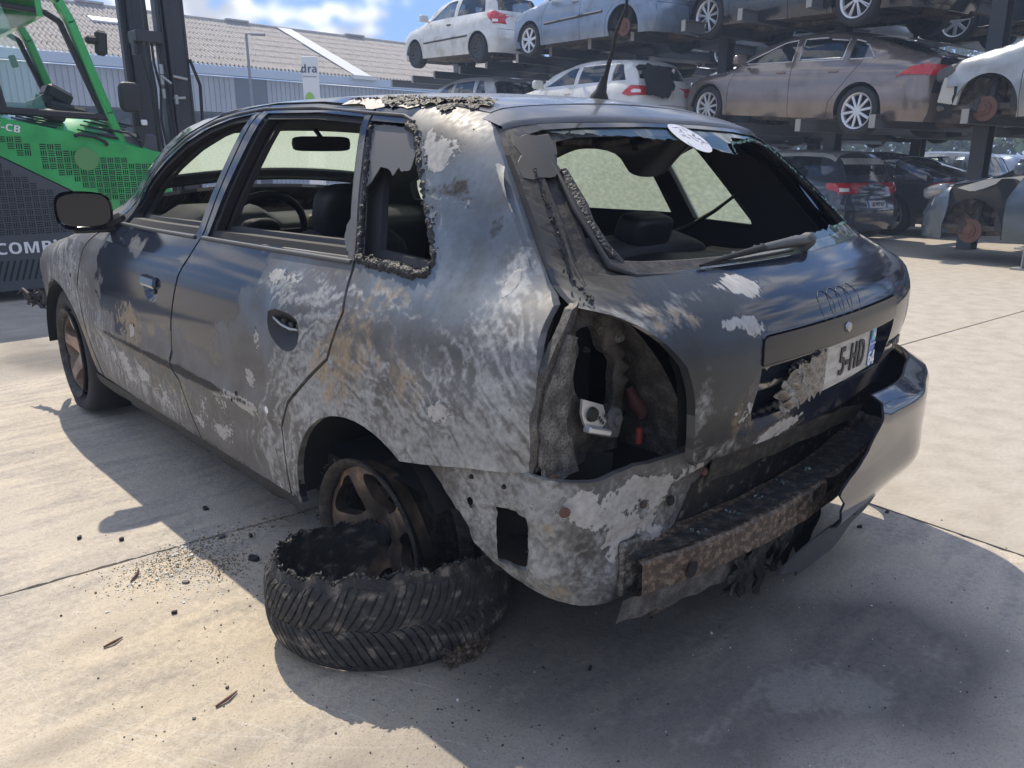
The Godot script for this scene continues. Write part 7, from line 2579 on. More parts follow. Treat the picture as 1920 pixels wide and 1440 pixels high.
	var spots := [[Vector3(80.6, 0, -24.6), 15.5, "broad green tree beyond the racks at the right"], [Vector3(67.4, 0, -36.4), 12.6, "green tree seen through the gap above the bronze saloon"], [Vector3(70.4, 0, -48.4), 12.8, "green tree at the far left end of the tree line, behind the white hatchback"], [Vector3(74, 0, -42), 12.0, "rounded green tree between the two gaps in the racks"], [Vector3(86, 0, -8), 13.0, "green tree low behind the far cars at the right edge"], [Vector3(78, 0, -16), 12.0, "green tree right of the broad one"]]
	var ti := 0
	for q in spots:
		var t := thing("leafy_tree", q[2], "tree", q[0], 0.0, "trees beyond the yard")
		var tm := MB.new()
		tm.tube([Vector3.ZERO, Vector3(0.1, q[1] * 0.3, 0), Vector3(0, q[1] * 0.6, 0.1), Vector3(0, q[1] * 0.85, 0)], [0.35, 0.28, 0.18, 0.06], 8)
		part(t, "trunk", tm, mat(lin(0.08, 0.06, 0.045), 0.9))
		var rng := RandomNumberGenerator.new()
		rng.seed = 500 + ti
		ti += 1
		var mm := MultiMesh.new()
		mm.transform_format = MultiMesh.TRANSFORM_3D
		mm.use_colors = true
		var lf := MB.new()
		lf.tri(Vector3(-0.5, 0, 0), Vector3(0.1, 0.35, 0.1), Vector3(0.5, 0, 0))
		lf.tri(Vector3(-0.5, 0, 0), Vector3(0.5, 0, 0), Vector3(0.05, -0.3, 0.12))
		mm.mesh = lf.mesh()
		mm.instance_count = 2600
		var cl2 := []
		for k in 34:
			var d := Vector3(rng.randfn(), rng.randfn() * 0.8, rng.randfn()).normalized() * pow(rng.randf(), 0.4)
			cl2.append([Vector3(d.x * q[1] * 0.36, q[1] * 0.62 + d.y * q[1] * 0.36, d.z * q[1] * 0.36), q[1] * rng.randf_range(0.06, 0.13), rng.randf_range(0.7, 1.3)])
		for k in 2600:
			var c = cl2[rng.randi() % cl2.size()]
			var p: Vector3 = c[0] + Vector3(rng.randfn(), rng.randfn(), rng.randfn()) * c[1] * 0.6
			var b := Basis(Vector3(rng.randf() - 0.5, rng.randf() - 0.5, rng.randf() - 0.5).normalized(), rng.randf() * TAU).scaled(Vector3.ONE * rng.randf_range(0.35, 0.7))
			mm.set_instance_transform(k, Transform3D(b, p))
			var v: float = c[2] * rng.randf_range(0.8, 1.2)
			mm.set_instance_color(k, Color(0.055 * v, 0.095 * v, 0.028 * v))
		var mi := MultiMeshInstance3D.new()
		mi.name = "crown"
		mi.set_meta("kind", "stuff")
		mi.multimesh = mm
		mi.material_override = leafm
		t.add_child(mi, true)

func build_treeline() -> void:
	var rng := RandomNumberGenerator.new()
	rng.seed = 909
	var mm := MultiMesh.new()
	mm.transform_format = MultiMesh.TRANSFORM_3D
	mm.use_colors = true
	var lf := MB.new()
	lf.tri(Vector3(-0.5, 0, 0), Vector3(0.1, 0.35, 0.1), Vector3(0.5, 0, 0))
	lf.tri(Vector3(-0.5, 0, 0), Vector3(0.5, 0, 0), Vector3(0.05, -0.3, 0.12))
	mm.mesh = lf.mesh()
	mm.instance_count = 16000
	var bump := noise(0.12, 3, FastNoiseLite.TYPE_SIMPLEX_SMOOTH, 7)
	for k in 16000:
		var z := rng.randf_range(-75.0, 40.0)
		var x := 58.0 + rng.randfn() * 1.6 + 0.15 * z
		var top := 4.6 + 2.2 * bump.get_noise_1d(z) + 0.6 * bump.get_noise_1d(z * 6.0)
		var y := top * pow(rng.randf(), 0.6)
		var v := rng.randf_range(0.6, 1.3) * (1.0 + 0.5 * bump.get_noise_2d(z * 3.0, y * 3.0))
		mm.set_instance_transform(k, Transform3D(Basis(Vector3(rng.randf() - 0.5, rng.randf() - 0.5, rng.randf() - 0.5).normalized(), rng.randf() * TAU).scaled(Vector3.ONE * rng.randf_range(0.5, 1.0)), Vector3(x, y, z)))
		mm.set_instance_color(k, Color(0.05 * v, 0.085 * v, 0.026 * v))
	var o := MultiMeshInstance3D.new()
	o.name = "hedgerow"
	o.multimesh = mm
	var m := mat(Color.WHITE, 0.7)
	m.vertex_color_use_as_albedo = true
	o.material_override = m
	add_child(o, true)
	tag(o, "far green hedgerow seen low between the rack posts", "hedge")
	o.set_meta("kind", "stuff")

# structure that shows where wing and bumper have been taken off
func _bare_front(c: Node3D, s: Dictionary, paint: Material, wing: bool) -> void:
	var wb: float = s.wb
	var W: float = s.w
	var pale := mat(lin(0.44, 0.43, 0.39), 0.6)
	for sg in [-1.0, 1.0]:
		var m := MB.new()
		var o := pv([-wb - 0.55, 0.62, -wb - 0.5, 0.75, -wb + 0.1, 0.93, -wb + 0.55, 0.98, -wb + 0.52, 0.25, -wb + 0.42, 0.25])
		o.append_array(arc2(-wb, 0.36, 0.40, -8, 172, 16))
		m.sheet(o, [arc2(-wb + 0.47, 0.86, 0.022, 0, 330, 9), arc2(-wb + 0.47, 0.78, 0.022, 0, 330, 9), arc2(-wb + 0.47, 0.70, 0.022, 0, 330, 9)], 0.08, func(u: float, v: float) -> Vector3: return Vector3(sg * (W - 0.09 + 0.02 * sin(u * 9.0)), v, u), Rect2(0, 0, 1, 1), 0.03, Vector3(-sg, 0, 0))
		part(c, "inner_wing", m, pale)
	var e := MB.new()
	e.box(Vector3(0, 0.55, -wb - 0.25), Vector3(W * 1.2, 0.45, 0.55), Basis.IDENTITY, 0.05)
	e.box(Vector3(0, 0.62, -wb + 0.25), Vector3(W * 1.1, 0.40, 0.5), Basis.IDENTITY, 0.06)
	e.box(Vector3(-0.3, 0.80, -wb - 0.1), Vector3(0.35, 0.14, 0.3), Basis(Vector3.UP, 0.2), 0.03)
	e.tube([Vector3(-W + 0.2, 0.36, -wb - 0.65), Vector3(W - 0.2, 0.36, -wb - 0.65)], 0.04, 8)
	e.tube([Vector3(-W + 0.18, 0.36, -wb - 0.66), Vector3(-W + 0.22, 0.34, -wb + 0.4)], 0.035, 8)
	part(c, "engine_bay", e, M.under)
	var rng := RandomNumberGenerator.new()
	rng.seed = 61
	for k in 9:
		var m := MB.new()
		var p := Vector3(-W + 0.16 + rng.randf() * 0.15, 0.45 + rng.randf() * 0.35, -wb - 0.35 + rng.randf() * 0.7)
		m.tube([p, p + Vector3(rng.randf_range(-0.05, 0.05), 0.08, 0.06), p + Vector3(0.06, rng.randf_range(-0.1, 0.1), 0.2)], 0.012, 5)
		part(c, "hose", m, M.black)
	# headlamp
	var hm := MB.new()
	superell(hm, Vector3(-W + 0.22, 0.78, -wb - 0.55), Vector3(0.24, 0.17, 0.42), Basis(Vector3.UP, -0.35) * Basis(Vector3.RIGHT, -0.2), 0.6, 9)
	part(c, "headlamp", hm, mat(lin(0.22, 0.23, 0.25), 0.08, 0.3, 0.5) if not wing else M.trim2)
	if not wing:
		pass
	else:
		var bx := MB.new()
		bx.box(Vector3(-W + 0.12, 0.55, -wb - 0.48), Vector3(0.05, 0.30, 0.26), Basis(Vector3.RIGHT, 0.2), 0.01)
		part(c, "bumper_bracket", bx, pale)

# ------------------------------------------------------------------ warehouse, lamp, pylon
func build_warehouse() -> void:
	var d := Vector3(0.9994, 0, 0.035)
	var nrm := Vector3(-0.035, 0, 0.9994)
	var o := Vector3(26.6, 0, -43.84)
	var w := thing("warehouse", "long low warehouse with a corrugated grey roof and ribbed metal cladding", "building")
	var P := func(s: float, y: float, back := 0.0) -> Vector3: return o + d * s - nrm * back + Vector3.UP * y
	var clad := mat(Color.WHITE, 0.5, 0.2)
	clad.albedo_texture = noise_tex(0.01, [0.0, lin(0.25, 0.27, 0.31), 0.5, lin(0.31, 0.33, 0.375), 1.0, lin(0.35, 0.37, 0.41)], 256, 4, 131)
	clad.uv1_triplanar = true
	clad.uv1_scale = Vector3.ONE * 0.12
	var fas := mat(lin(0.36, 0.43, 0.53), 0.5)
	var roofm := mat(Color.WHITE, 0.9)
	roofm.albedo_texture = noise_tex(0.014, [0.0, lin(0.19, 0.165, 0.14), 0.4, lin(0.295, 0.262, 0.225), 0.7, lin(0.35, 0.315, 0.275), 1.0, lin(0.43, 0.39, 0.345)], 512, 6, 132)
	roofm.uv1_triplanar = true
	roofm.uv1_scale = Vector3.ONE * 0.25
	# cladding bays
	var s0 := -40.0
	var bay := 0
	while s0 < 30.0:
		var wd := 4.2
		var dark := bay % 4 == 1
		var m := MB.new()
		var n := 14
		if dark:
			m.quad(P.call(s0, 4.4), P.call(s0 + 2.0, 4.4), P.call(s0 + 2.0, 6.35), P.call(s0, 6.35))
			part(w, "window", m, mat(lin(0.05, 0.06, 0.085), 0.25))
			s0 += 2.0
			bay += 1
			continue
		for k in n:
			var a := s0 + wd * k / n
			var e := wd / n
			var q := [[a, 0.0], [a + e * 0.72, 0.0], [a + e * 0.78, -0.05], [a + e * 0.94, -0.05], [a + e, 0.0]]
			for i in 4:
				m.quad(P.call(q[i][0], 4.4, -q[i][1]), P.call(q[i + 1][0], 4.4, -q[i + 1][1]), P.call(q[i + 1][0], 6.35, -q[i + 1][1]), P.call(q[i][0], 6.35, -q[i][1]))
		part(w, "cladding_panel", m, clad)
		# low wall below the open bay
		m = MB.new()
		for k in n:
			var a := s0 + wd * k / n
			var e := wd / n
			m.quad(P.call(a, 0.0, 0.3), P.call(a + e * 0.75, 0.0, 0.3), P.call(a + e * 0.75, 2.6, 0.3), P.call(a, 2.6, 0.3))
			m.quad(P.call(a + e * 0.75, 0.0, 0.36), P.call(a + e, 0.0, 0.36), P.call(a + e, 2.6, 0.36), P.call(a + e * 0.75, 2.6, 0.36))
		part(w, "low_wall", m, clad)
		s0 += wd
		bay += 1
	var m := MB.new()
	m.box(P.call(-5, 6.62, -0.25), Vector3(72, 0.46, 0.5), Basis(d, Vector3.UP, nrm))
	part(w, "fascia", m, fas)
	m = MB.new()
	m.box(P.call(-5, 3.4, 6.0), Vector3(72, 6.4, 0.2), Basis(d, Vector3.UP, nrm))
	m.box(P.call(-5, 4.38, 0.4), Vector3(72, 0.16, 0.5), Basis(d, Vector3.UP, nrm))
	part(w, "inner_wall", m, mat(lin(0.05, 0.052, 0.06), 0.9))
	# stock standing in the open bay
	var rng := RandomNumberGenerator.new()
	rng.seed = 12
	m = MB.new()
	for k in 40:
		var s := rng.randf_range(-24, 6)
		m.box(P.call(s, 2.6 + rng.randf_range(0.1, 1.2), 2.0 + rng.randf() * 2.0), Vector3(rng.randf_range(0.4, 1.6), rng.randf_range(0.3, 1.2), 1.0), Basis(d, Vector3.UP, nrm))
	part(w, "stored_parts", m, mat(lin(0.10, 0.10, 0.11), 0.7)).set_meta("kind", "stuff")
	# corrugated roof: rows of sheets lapping one over the other
	var rows := 8
	var xs := -40.0
	var xe := 34.0
	var pitch := 0.26
	for q in rows:
		m = MB.new()
		var nw := int((xe - xs) / pitch)
		var b0 := -0.45 + 10.9 * q / rows
		var b1 := -0.45 + 10.9 * (q + 1) / rows + 0.18
		var y0 := 6.88 + 4.15 * q / rows + 0.035
		var y1 := 6.88 + 4.15 * (q + 1) / rows + 0.06
		m.grid(nw * 4, 1, func(i: int, j: int) -> Vector3:
			var c := 0.10 * cos(i * PI * 0.5) + 0.006 * sin(i * 0.37 + q * 2.0)
			return P.call(xs + pitch * i / 4.0, (y0 if j == 0 else y1) + c, b0 if j == 0 else b1))
		part(w, "roof_sheet_row", m, roofm)
	m = MB.new()
	m.tube([P.call(xs, 11.12, 10.5), P.call(xe, 11.12, 10.5)], 0.16, 8)
	for k in 5:
		m.box(P.call(-30 + k * 9.5, 11.28, 10.4), Vector3(1.6, 0.12, 0.5), Basis(d, Vector3.UP, nrm))
	part(w, "ridge", m, roofm)
	# pale valley strip down the roof, and rooflights
	var va := MB.new()
	va.quad(P.call(1.1, 6.99, -0.6), P.call(2.4, 6.99, -0.6), P.call(2.6, 11.2, 10.4), P.call(1.5, 11.2, 10.4))
	va.box(P.call(1.8, 6.85, -0.6), Vector3(1.8, 0.22, 0.4), Basis(d, Vector3.UP, nrm))
	part(w, "roof_strip", va, mat(lin(0.50, 0.51, 0.50), 0.6))
	for q in [[-11.2, 9.6, 1.8], [-9.0, 10.6, 0.9]]:
		m = MB.new()
		var bk: float = (q[1] - 6.88) / 4.15 * 10.9 - 0.45
		m.box(P.call(q[0], q[1] + 0.15, bk), Vector3(q[2], 0.10, 1.0), Basis(d, Vector3.UP, nrm) * Basis(Vector3.RIGHT, 0.36))
		part(w, "rooflight", m, mat(lin(0.55, 0.57, 0.6), 0.5))
	# street lamp
	var l := thing("street_lamp", "thin grey lamp post with a single flat head in front of the warehouse", "lamp post", Vector3(15.6, 0, -33.3))
	var lm := MB.new()
	lm.tube([Vector3.ZERO, Vector3(0, 7.0, 0)], [0.09, 0.055], 8)
	part(l, "post", lm, mat(lin(0.16, 0.17, 0.20), 0.5, 0.4))
	lm = MB.new()
	lm.tube([Vector3(0, 6.95, 0), Vector3(0.15, 7.02, 0.1)], 0.03, 6)
	lm.box(Vector3(0.42, 6.98, 0.28), Vector3(0.65, 0.10, 0.26), Basis(Vector3.UP, -0.59), 0.03)
	part(l, "lamp_head", lm, mat(lin(0.20, 0.21, 0.24), 0.4, 0.4))
	# sign pylon
	var sp := thing("sign_pylon", "tall white sign pylon lettered dra with a green leaf mark", "sign", Vector3(14.95, 0, -26.98), 0.0)
	sp.rotation.y = -0.72
	var pm := MB.new()
	pm.box(Vector3(0, 2.70, -0.12), Vector3(0.62, 5.4, 0.20), Basis.IDENTITY, 0.02)
	part(sp, "panel", pm, mat(lin(0.60, 0.61, 0.62), 0.5))
	var tx := part(sp, "lettering", text_mesh("dra", 0.40, 0.01), mat(lin(0.02, 0.035, 0.08), 0.5))
	tx.position = Vector3(-0.03, 4.94, -0.013)
	tx = part(sp, "small_lettering", text_mesh("AUTO RECYCLING", 0.062, 0.01), mat(lin(0.16, 0.17, 0.2), 0.5))
	tx.position = Vector3(-0.02, 4.66, -0.013)
	pm = MB.new()
	var lf := soft(pv([-0.25, 3.60, -0.25, 3.95, -0.12, 4.10, 0.02, 4.08, 0.12, 3.92, 0.13, 3.6]), 2)
	pm.prism(lf, 0.01, Transform3D(Basis.IDENTITY, Vector3(0, 0, -0.006)))
	part(sp, "leaf_mark", pm, mat(lin(0.22, 0.42, 0.05), 0.5))

# ------------------------------------------------------------------ forklift
func build_forklift() -> void:
	var f := thing("forklift", "bright green and dark grey forklift with an open cab and tall black mast", "forklift", Vector3(0, 0, -6.6))
	var green := mat(Color.WHITE, 0.28, 0.0, 0.4)
	green.albedo_texture = noise_tex(0.01, [0.0, lin(0.020, 0.27, 0.065), 0.6, lin(0.028, 0.36, 0.085), 1.0, lin(0.04, 0.42, 0.12)], 256, 4, 141)
	var grey := mat(lin(0.052, 0.058, 0.072), 0.45)
	var holes := mat(lin(0.006, 0.008, 0.008), 0.8)
	# green side cover with its raked lower edge, and the louvred grey counterweight below
	var side := pv([-2.6, 1.78, -0.1, 1.60, 1.30, 1.31, 1.27, 0.35, 1.0, 0.62, 0.44, 0.94, -0.15, 1.28, -2.6, 2.4 - 0.9])
	var m := MB.new()
	m.prism(pv([-2.6, 2.05, -0.1, 1.60, 1.30, 1.31, 1.28, 0.60, 0.98, 0.62, 0.44, 0.94, -0.15, 1.28, -0.9, 1.72]), 0.05)
	part(f, "side_cover", m, green)
	m = MB.new()
	m.prism(pv([-2.6, 1.95, -0.90, 1.70, -0.15, 1.265, 0.44, 0.925, 0.98, 0.605, 1.28, 0.585, 1.28, 0.20, 1.0, 0.10, -2.6, 0.10]), 0.05, Transform3D(Basis.IDENTITY, Vector3(0, 0, 0.004)))
	part(f, "counterweight", m, grey)
	m = MB.new()
	m.box(Vector3(-0.66, 0.85, -0.95), Vector3(3.8, 1.3, 1.78), Basis.IDENTITY, 0.03)
	part(f, "chassis", m, grey)
	# perforated grille: basket weave of slots, three by three
	var gg := MB.new()
	var gd := MB.new()
	var cs := 0.062
	for j in range(0, 26):
		for i in range(-12, 28):
			var x := -0.18 + i * cs
			var y := 0.62 + j * cs * 0.92
			var top := 1.50 - 0.205 * (x + 0.1)
			var low := 1.28 - 0.575 * (x + 0.15) if x < 1.0 else 0.66
			var in_green := y < top - 0.05 and y > low + 0.10 and x < 1.24 and not (absf(x - 0.14) < 0.05)
			var in_grey := y < low - 0.10 and y > 0.60 and x < 0.95
			if not in_green and not in_grey:
				continue
			var t := gg if in_green else gd
			for k in 3:
				var e := (k - 1) * cs * 0.30
				if (i + j) % 2 == 0:
					t.box(Vector3(x + e, y, 0.001 if in_green else 0.005), Vector3(cs * 0.14, cs * 0.74, 0.006))
				else:
					t.box(Vector3(x, y + e, 0.001 if in_green else 0.005), Vector3(cs * 0.80, cs * 0.14, 0.006))
	part(f, "grille_slots", gg, holes).set_meta("kind", "stuff")
	part(f, "grille_slots", gd, holes).set_meta("kind", "stuff")
	m = MB.new()
	m.lathe([Vector2(0, 0.004), Vector2(0.105, 0.004)], Transform3D(Basis(Vector3.RIGHT, PI / 2), Vector3(0.542, 1.256, 0.004)), 28)
	part(f, "round_sticker", m, mat(lin(0.10, 0.27, 0.09), 0.6))
	# sloping bonnet with louvres
	var rise := func(x: float) -> float: return 0.075 + 0.15 * smoothstep(0.0, 0.8, x) * (1.0 - smoothstep(0.95, 1.3, x)) - 0.06 * smoothstep(0.95, 1.3, x)
	m = MB.new()
	m.grid(20, 6, func(i: int, j: int) -> Vector3:
		var x := lerpf(-2.6, 1.30, i / 20.0)
		var y := (1.60 + (-0.1 - x) * 0.18) if x < -0.1 else 1.60 - (x + 0.1) * 0.207
		var t := j / 6.0
		return Vector3(x, y + rise.call(x) * sin(minf(t * 1.5, 1.0) * PI * 0.5), -0.02 - 0.6 * t))
	part(f, "bonnet", m, green)
	m = MB.new()
	for k in 6:
		for q in 3:
			var x0 := -0.55 + q * 0.52 + 0.05 * k
			for i in 1:
				m.box(Vector3(x0 + 0.2, 1.60 - (x0 + 0.3) * 0.207 + rise.call(x0 + 0.2) * sin(minf((0.05 + 0.065 * k) * 2.5, 1.0) * PI * 0.5) + 0.006, -0.05 - 0.06 * k), Vector3(0.36, 0.012, 0.022), Basis(Vector3.BACK, -0.2))
	part(f, "louvres", m, holes)
	m = MB.new()
	m.tube([Vector3(0.47, 1.462, 0.01), Vector3(0.50, 1.475, 0.045), Vector3(0.62, 1.455, 0.05), Vector3(0.71, 1.415, 0.045), Vector3(0.737, 1.388, 0.01)], 0.017, 8)
	part(f, "grab_handle", m, M.black)
	m = MB.new()
	superell(m, Vector3(0.36, 1.64, -0.15), Vector3(0.20, 0.10, 0.14), Basis(Vector3.BACK, -0.25), 0.7, 8)
	part(f, "filler_cap", m, M.black)
	# lettering
	var t := part(f, "lettering", text_mesh("COMBi", 0.140, 0.006), M.white)
	t.position = Vector3(-0.065, 0.475, 0.010)
	t.scale = Vector3(1.12, 1, 1)
	t = part(f, "side_lettering", text_mesh("COMBi-CB", 0.082, 0.006), M.white)
	t.transform = Transform3D(Basis(Vector3.BACK, -0.20).scaled(Vector3(1.15, 1, 1)), Vector3(-0.185, 1.54, 0.008))
	m = MB.new()
	for k in 18:
		m.box(Vector3(-0.66 + k * 0.05, 0.28, 0.006), Vector3(0.016, 0.19, 0.008), Basis(Vector3.BACK, -0.35))
	part(f, "vent_slots", m, holes)
	# cab: raked green front pillar, roof frame, black seals, glass
	var pil := func(a: Array, r: float, mt: Material, nm: String) -> void:
		var q := MB.new()
		for i in a.size() - 1:
			var dd: Vector3 = a[i + 1] - a[i]
			q.box((a[i] + a[i + 1]) * 0.5, Vector3(r, dd.length() + r * 0.4, r * 1.3), Basis(Quaternion(Vector3.UP, dd.normalized())), 0.01)
		part(f, nm, q, mt)
	for z in [-0.10, -1.55]:
		pil.call([Vector3(0.90, 1.42, z), Vector3(0.82, 1.68, z), Vector3(0.60, 2.45, z), Vector3(0.52, 2.62, z), Vector3(0.38, 2.74, z)], 0.075, green, "cab_pillar")
		pil.call([Vector3(0.78, 1.66, z - 0.03), Vector3(0.52, 2.45, z - 0.03), Vector3(0.40, 2.52, z - 0.03), Vector3(-1.2, 2.60, z - 0.03)], 0.045, M.black, "cab_seal")
		pil.call([Vector3(-0.04, 1.68, z), Vector3(-0.16, 2.75, z)], 0.045, M.black, "door_post")
		pil.call([Vector3(-1.3, 2.80, z), Vector3(0.40, 2.72, z)], 0.09, green, "roof_rail")
		pil.call([Vector3(-1.4, 1.70, z), Vector3(0.85, 1.64, z)], 0.06, M.black, "cab_sill")
		pil.call([Vector3(-1.4, 1.65, z), Vector3(-1.4, 2.80, z)], 0.08, green, "cab_pillar")
	m = MB.new()
	m.box(Vector3(-0.5, 2.80, -0.82), Vector3(1.8, 0.05, 1.5), Basis.IDENTITY, 0.02)
	for k in 4:
		m.box(Vector3(-0.9 + k * 0.42, 2.62, -0.82), Vector3(0.05, 0.30, 1.45))
	part(f, "cab_roof", m, green)
	m = MB.new()
	for k in 3:
		m.quad(Vector3(-0.62 + k * 0.36, 2.50, -1.50), Vector3(-0.34 + k * 0.36, 2.49, -1.50), Vector3(-0.34 + k * 0.36, 2.60, -1.50), Vector3(-0.62 + k * 0.36, 2.61, -1.50))
	part(f, "rear_pane", m, M.glass)
	m = MB.new()
	m.quad(Vector3(-1.3, 1.70, -0.09), Vector3(0.30, 1.68, -0.09), Vector3(0.06, 2.55, -0.09), Vector3(-1.3, 2.62, -0.09))
	part(f, "door_glass", m, glass(Color(0.55, 0.85, 0.78), 0.22))
	m = MB.new()
	m.box(Vector3(-0.55, 1.75, -0.80), Vector3(0.6, 0.22, 0.6), Basis.IDENTITY, 0.06)
	m.box(Vector3(-0.85, 2.10, -0.80), Vector3(0.14, 0.7, 0.5), Basis(Vector3.BACK, 0.15), 0.06)
	part(f, "driver_seat", m, M.trim)
	m = MB.new()
	m.box(Vector3(0.42, 1.80, -0.75), Vector3(0.22, 0.10, 0.30), Basis(Vector3.BACK, 0.55), 0.03)
	m.box(Vector3(0.56, 1.86, -0.72), Vector3(0.24, 0.14, 0.26), Basis(Vector3.BACK, -0.5), 0.03)
	m.box(Vector3(0.60, 1.70, -0.72), Vector3(0.36, 0.16, 0.34), Basis(Vector3.BACK, -0.2), 0.03)
	m.tube([Vector3(0.35, 1.70, -0.7), Vector3(0.40, 1.86, -0.72)], 0.02, 6)
	part(f, "control_console", m, M.black)
	m = MB.new()
	m.box(Vector3(0.10, 2.08, -0.12), Vector3(0.05, 0.10, 0.05), Basis(Vector3.BACK, 0.2), 0.008)
	part(f, "door_catch", m, M.black)
	# mirrors and work lamps
	m = MB.new()
	m.box(Vector3(0.84, 2.30, -0.10), Vector3(0.10, 0.22, 0.09), Basis(Vector3.BACK, -0.1), 0.025)
	m.box(Vector3(0.76, 2.32, -0.10), Vector3(0.10, 0.07, 0.09), Basis.IDENTITY, 0.02)
	part(f, "work_lamp", m, M.black)
	m = MB.new()
	superell(m, Vector3(1.02, 1.83, -0.05), Vector3(0.20, 0.28, 0.10), Basis.IDENTITY, 0.5, 8)
	m.tube([Vector3(1.08, 1.75, -0.06), Vector3(1.12, 1.55, -0.10), Vector3(1.0, 1.40, -0.12)], 0.014, 6)
	part(f, "wing_mirror", m, M.black)
	m = MB.new()
	m.box(Vector3(1.10, 1.60, 0.02), Vector3(0.055, 0.05, 0.03), Basis.IDENTITY, 0.008)
	part(f, "side_lamp", m, M.lampw)
	m = MB.new()
	m.prism(pv([1.03, 1.56, 1.12, 1.57, 1.09, 1.42, 1.06, 1.36]), 0.06)
	m.tube([Vector3(0.72, 1.54, -0.1), Vector3(0.95, 1.50, -0.02), Vector3(1.06, 1.42, 0.0)], 0.012, 5)
	part(f, "lamp_bracket", m, M.black)
	# mast: two nested channels, chains, hoses, header bracket
	var steel := mat(lin(0.035, 0.038, 0.045), 0.45, 0.3)
	for z in [-0.35, -1.35]:
		m = MB.new()
		m.box(Vector3(1.56, 2.2, z), Vector3(0.055, 4.4, 0.16), Basis.IDENTITY, 0.006)
		m.box(Vector3(1.64, 2.2, z + 0.055), Vector3(0.13, 4.4, 0.04), Basis.IDENTITY, 0.006)
		m.box(Vector3(1.72, 2.2, z), Vector3(0.03, 4.4, 0.15), Basis.IDENTITY, 0.006)
		m.box(Vector3(1.51, 2.2, z - 0.02), Vector3(0.03, 4.4, 0.12), Basis.IDENTITY, 0.006)
		m.box(Vector3(1.47, 2.2, z + 0.02), Vector3(0.035, 4.4, 0.09), Basis.IDENTITY, 0.006)
		part(f, "mast_channel", m, steel)
	m = MB.new()
	m.tube([Vector3(1.50, 0.4, -0.42), Vector3(1.50, 4.2, -0.42)], 0.035, 10)
	part(f, "lift_cylinder", m, mat(lin(0.10, 0.105, 0.11), 0.35, 0.5))
	m = MB.new()
	m.box(Vector3(1.33, 2.42, -0.30), Vector3(0.26, 0.11, 0.22), Basis.IDENTITY, 0.01)
	m.box(Vector3(1.22, 2.32, -0.30), Vector3(0.05, 0.14, 0.10), Basis.IDENTITY, 0.01)
	part(f, "hose_bracket", m, steel)
	for k in 5:
		m = MB.new()
		var x := 1.26 + 0.05 * k
		m.tube([Vector3(x, 2.40, -0.24), Vector3(x - 0.015 + 0.02 * (k % 2), 2.18, -0.20), Vector3(x + 0.03, 1.95, -0.22), Vector3(x + 0.04 - 0.02 * (k % 3), 1.65, -0.22), Vector3(x + 0.05, 1.2, -0.22)], 0.013, 6)
		part(f, "hydraulic_hose", m, M.black)
	m = MB.new()
	m.tube([Vector3(1.73, 2.25, -0.25), Vector3(1.79, 2.0, -0.2), Vector3(1.78, 1.6, -0.22)], 0.016, 6)
	m.tube([Vector3(1.34, 3.6, -0.3), Vector3(1.35, 2.45, -0.3)], 0.022, 6)
	part(f, "hydraulic_hose", m, M.black)
	m = MB.new()
	for q in [[1.40, 2.13, 0.035], [1.40, 2.03, 0.03], [1.40, 1.90, 0.028], [1.52, 1.85, 0.03]]:
		m.tube([Vector3(q[0], q[1] - 0.05, -0.18), Vector3(q[0], q[1] + 0.04, -0.18)], q[2] * 0.7, 8)
	m.tube([Vector3(1.40, 2.05, -0.16), Vector3(1.47, 1.99, -0.14)], 0.014, 6)
	m.tube([Vector3(1.52, 2.07, -0.20), Vector3(1.66, 2.05, -0.20)], 0.014, 6)
	m.tube([Vector3(1.50, 1.86, -0.2), Vector3(1.62, 1.87, -0.2)], 0.014, 6)
	part(f, "hose_fittings", m, M.steel)
	# wheels
	for x in [-1.9, 0.9]:
		for z in [-0.25, -1.5]:
			m = MB.new()
			m.lathe([Vector2(0.14, -0.11), Vector2(0.30, -0.13), Vector2(0.34, -0.09), Vector2(0.34, 0.09), Vector2(0.30, 0.13), Vector2(0.14, 0.11), Vector2(0.0, 0.08)], Transform3D(Basis(Vector3.RIGHT, PI / 2), Vector3(x, 0.34, z)), 28)
			part(f, "wheel", m, M.rubber)

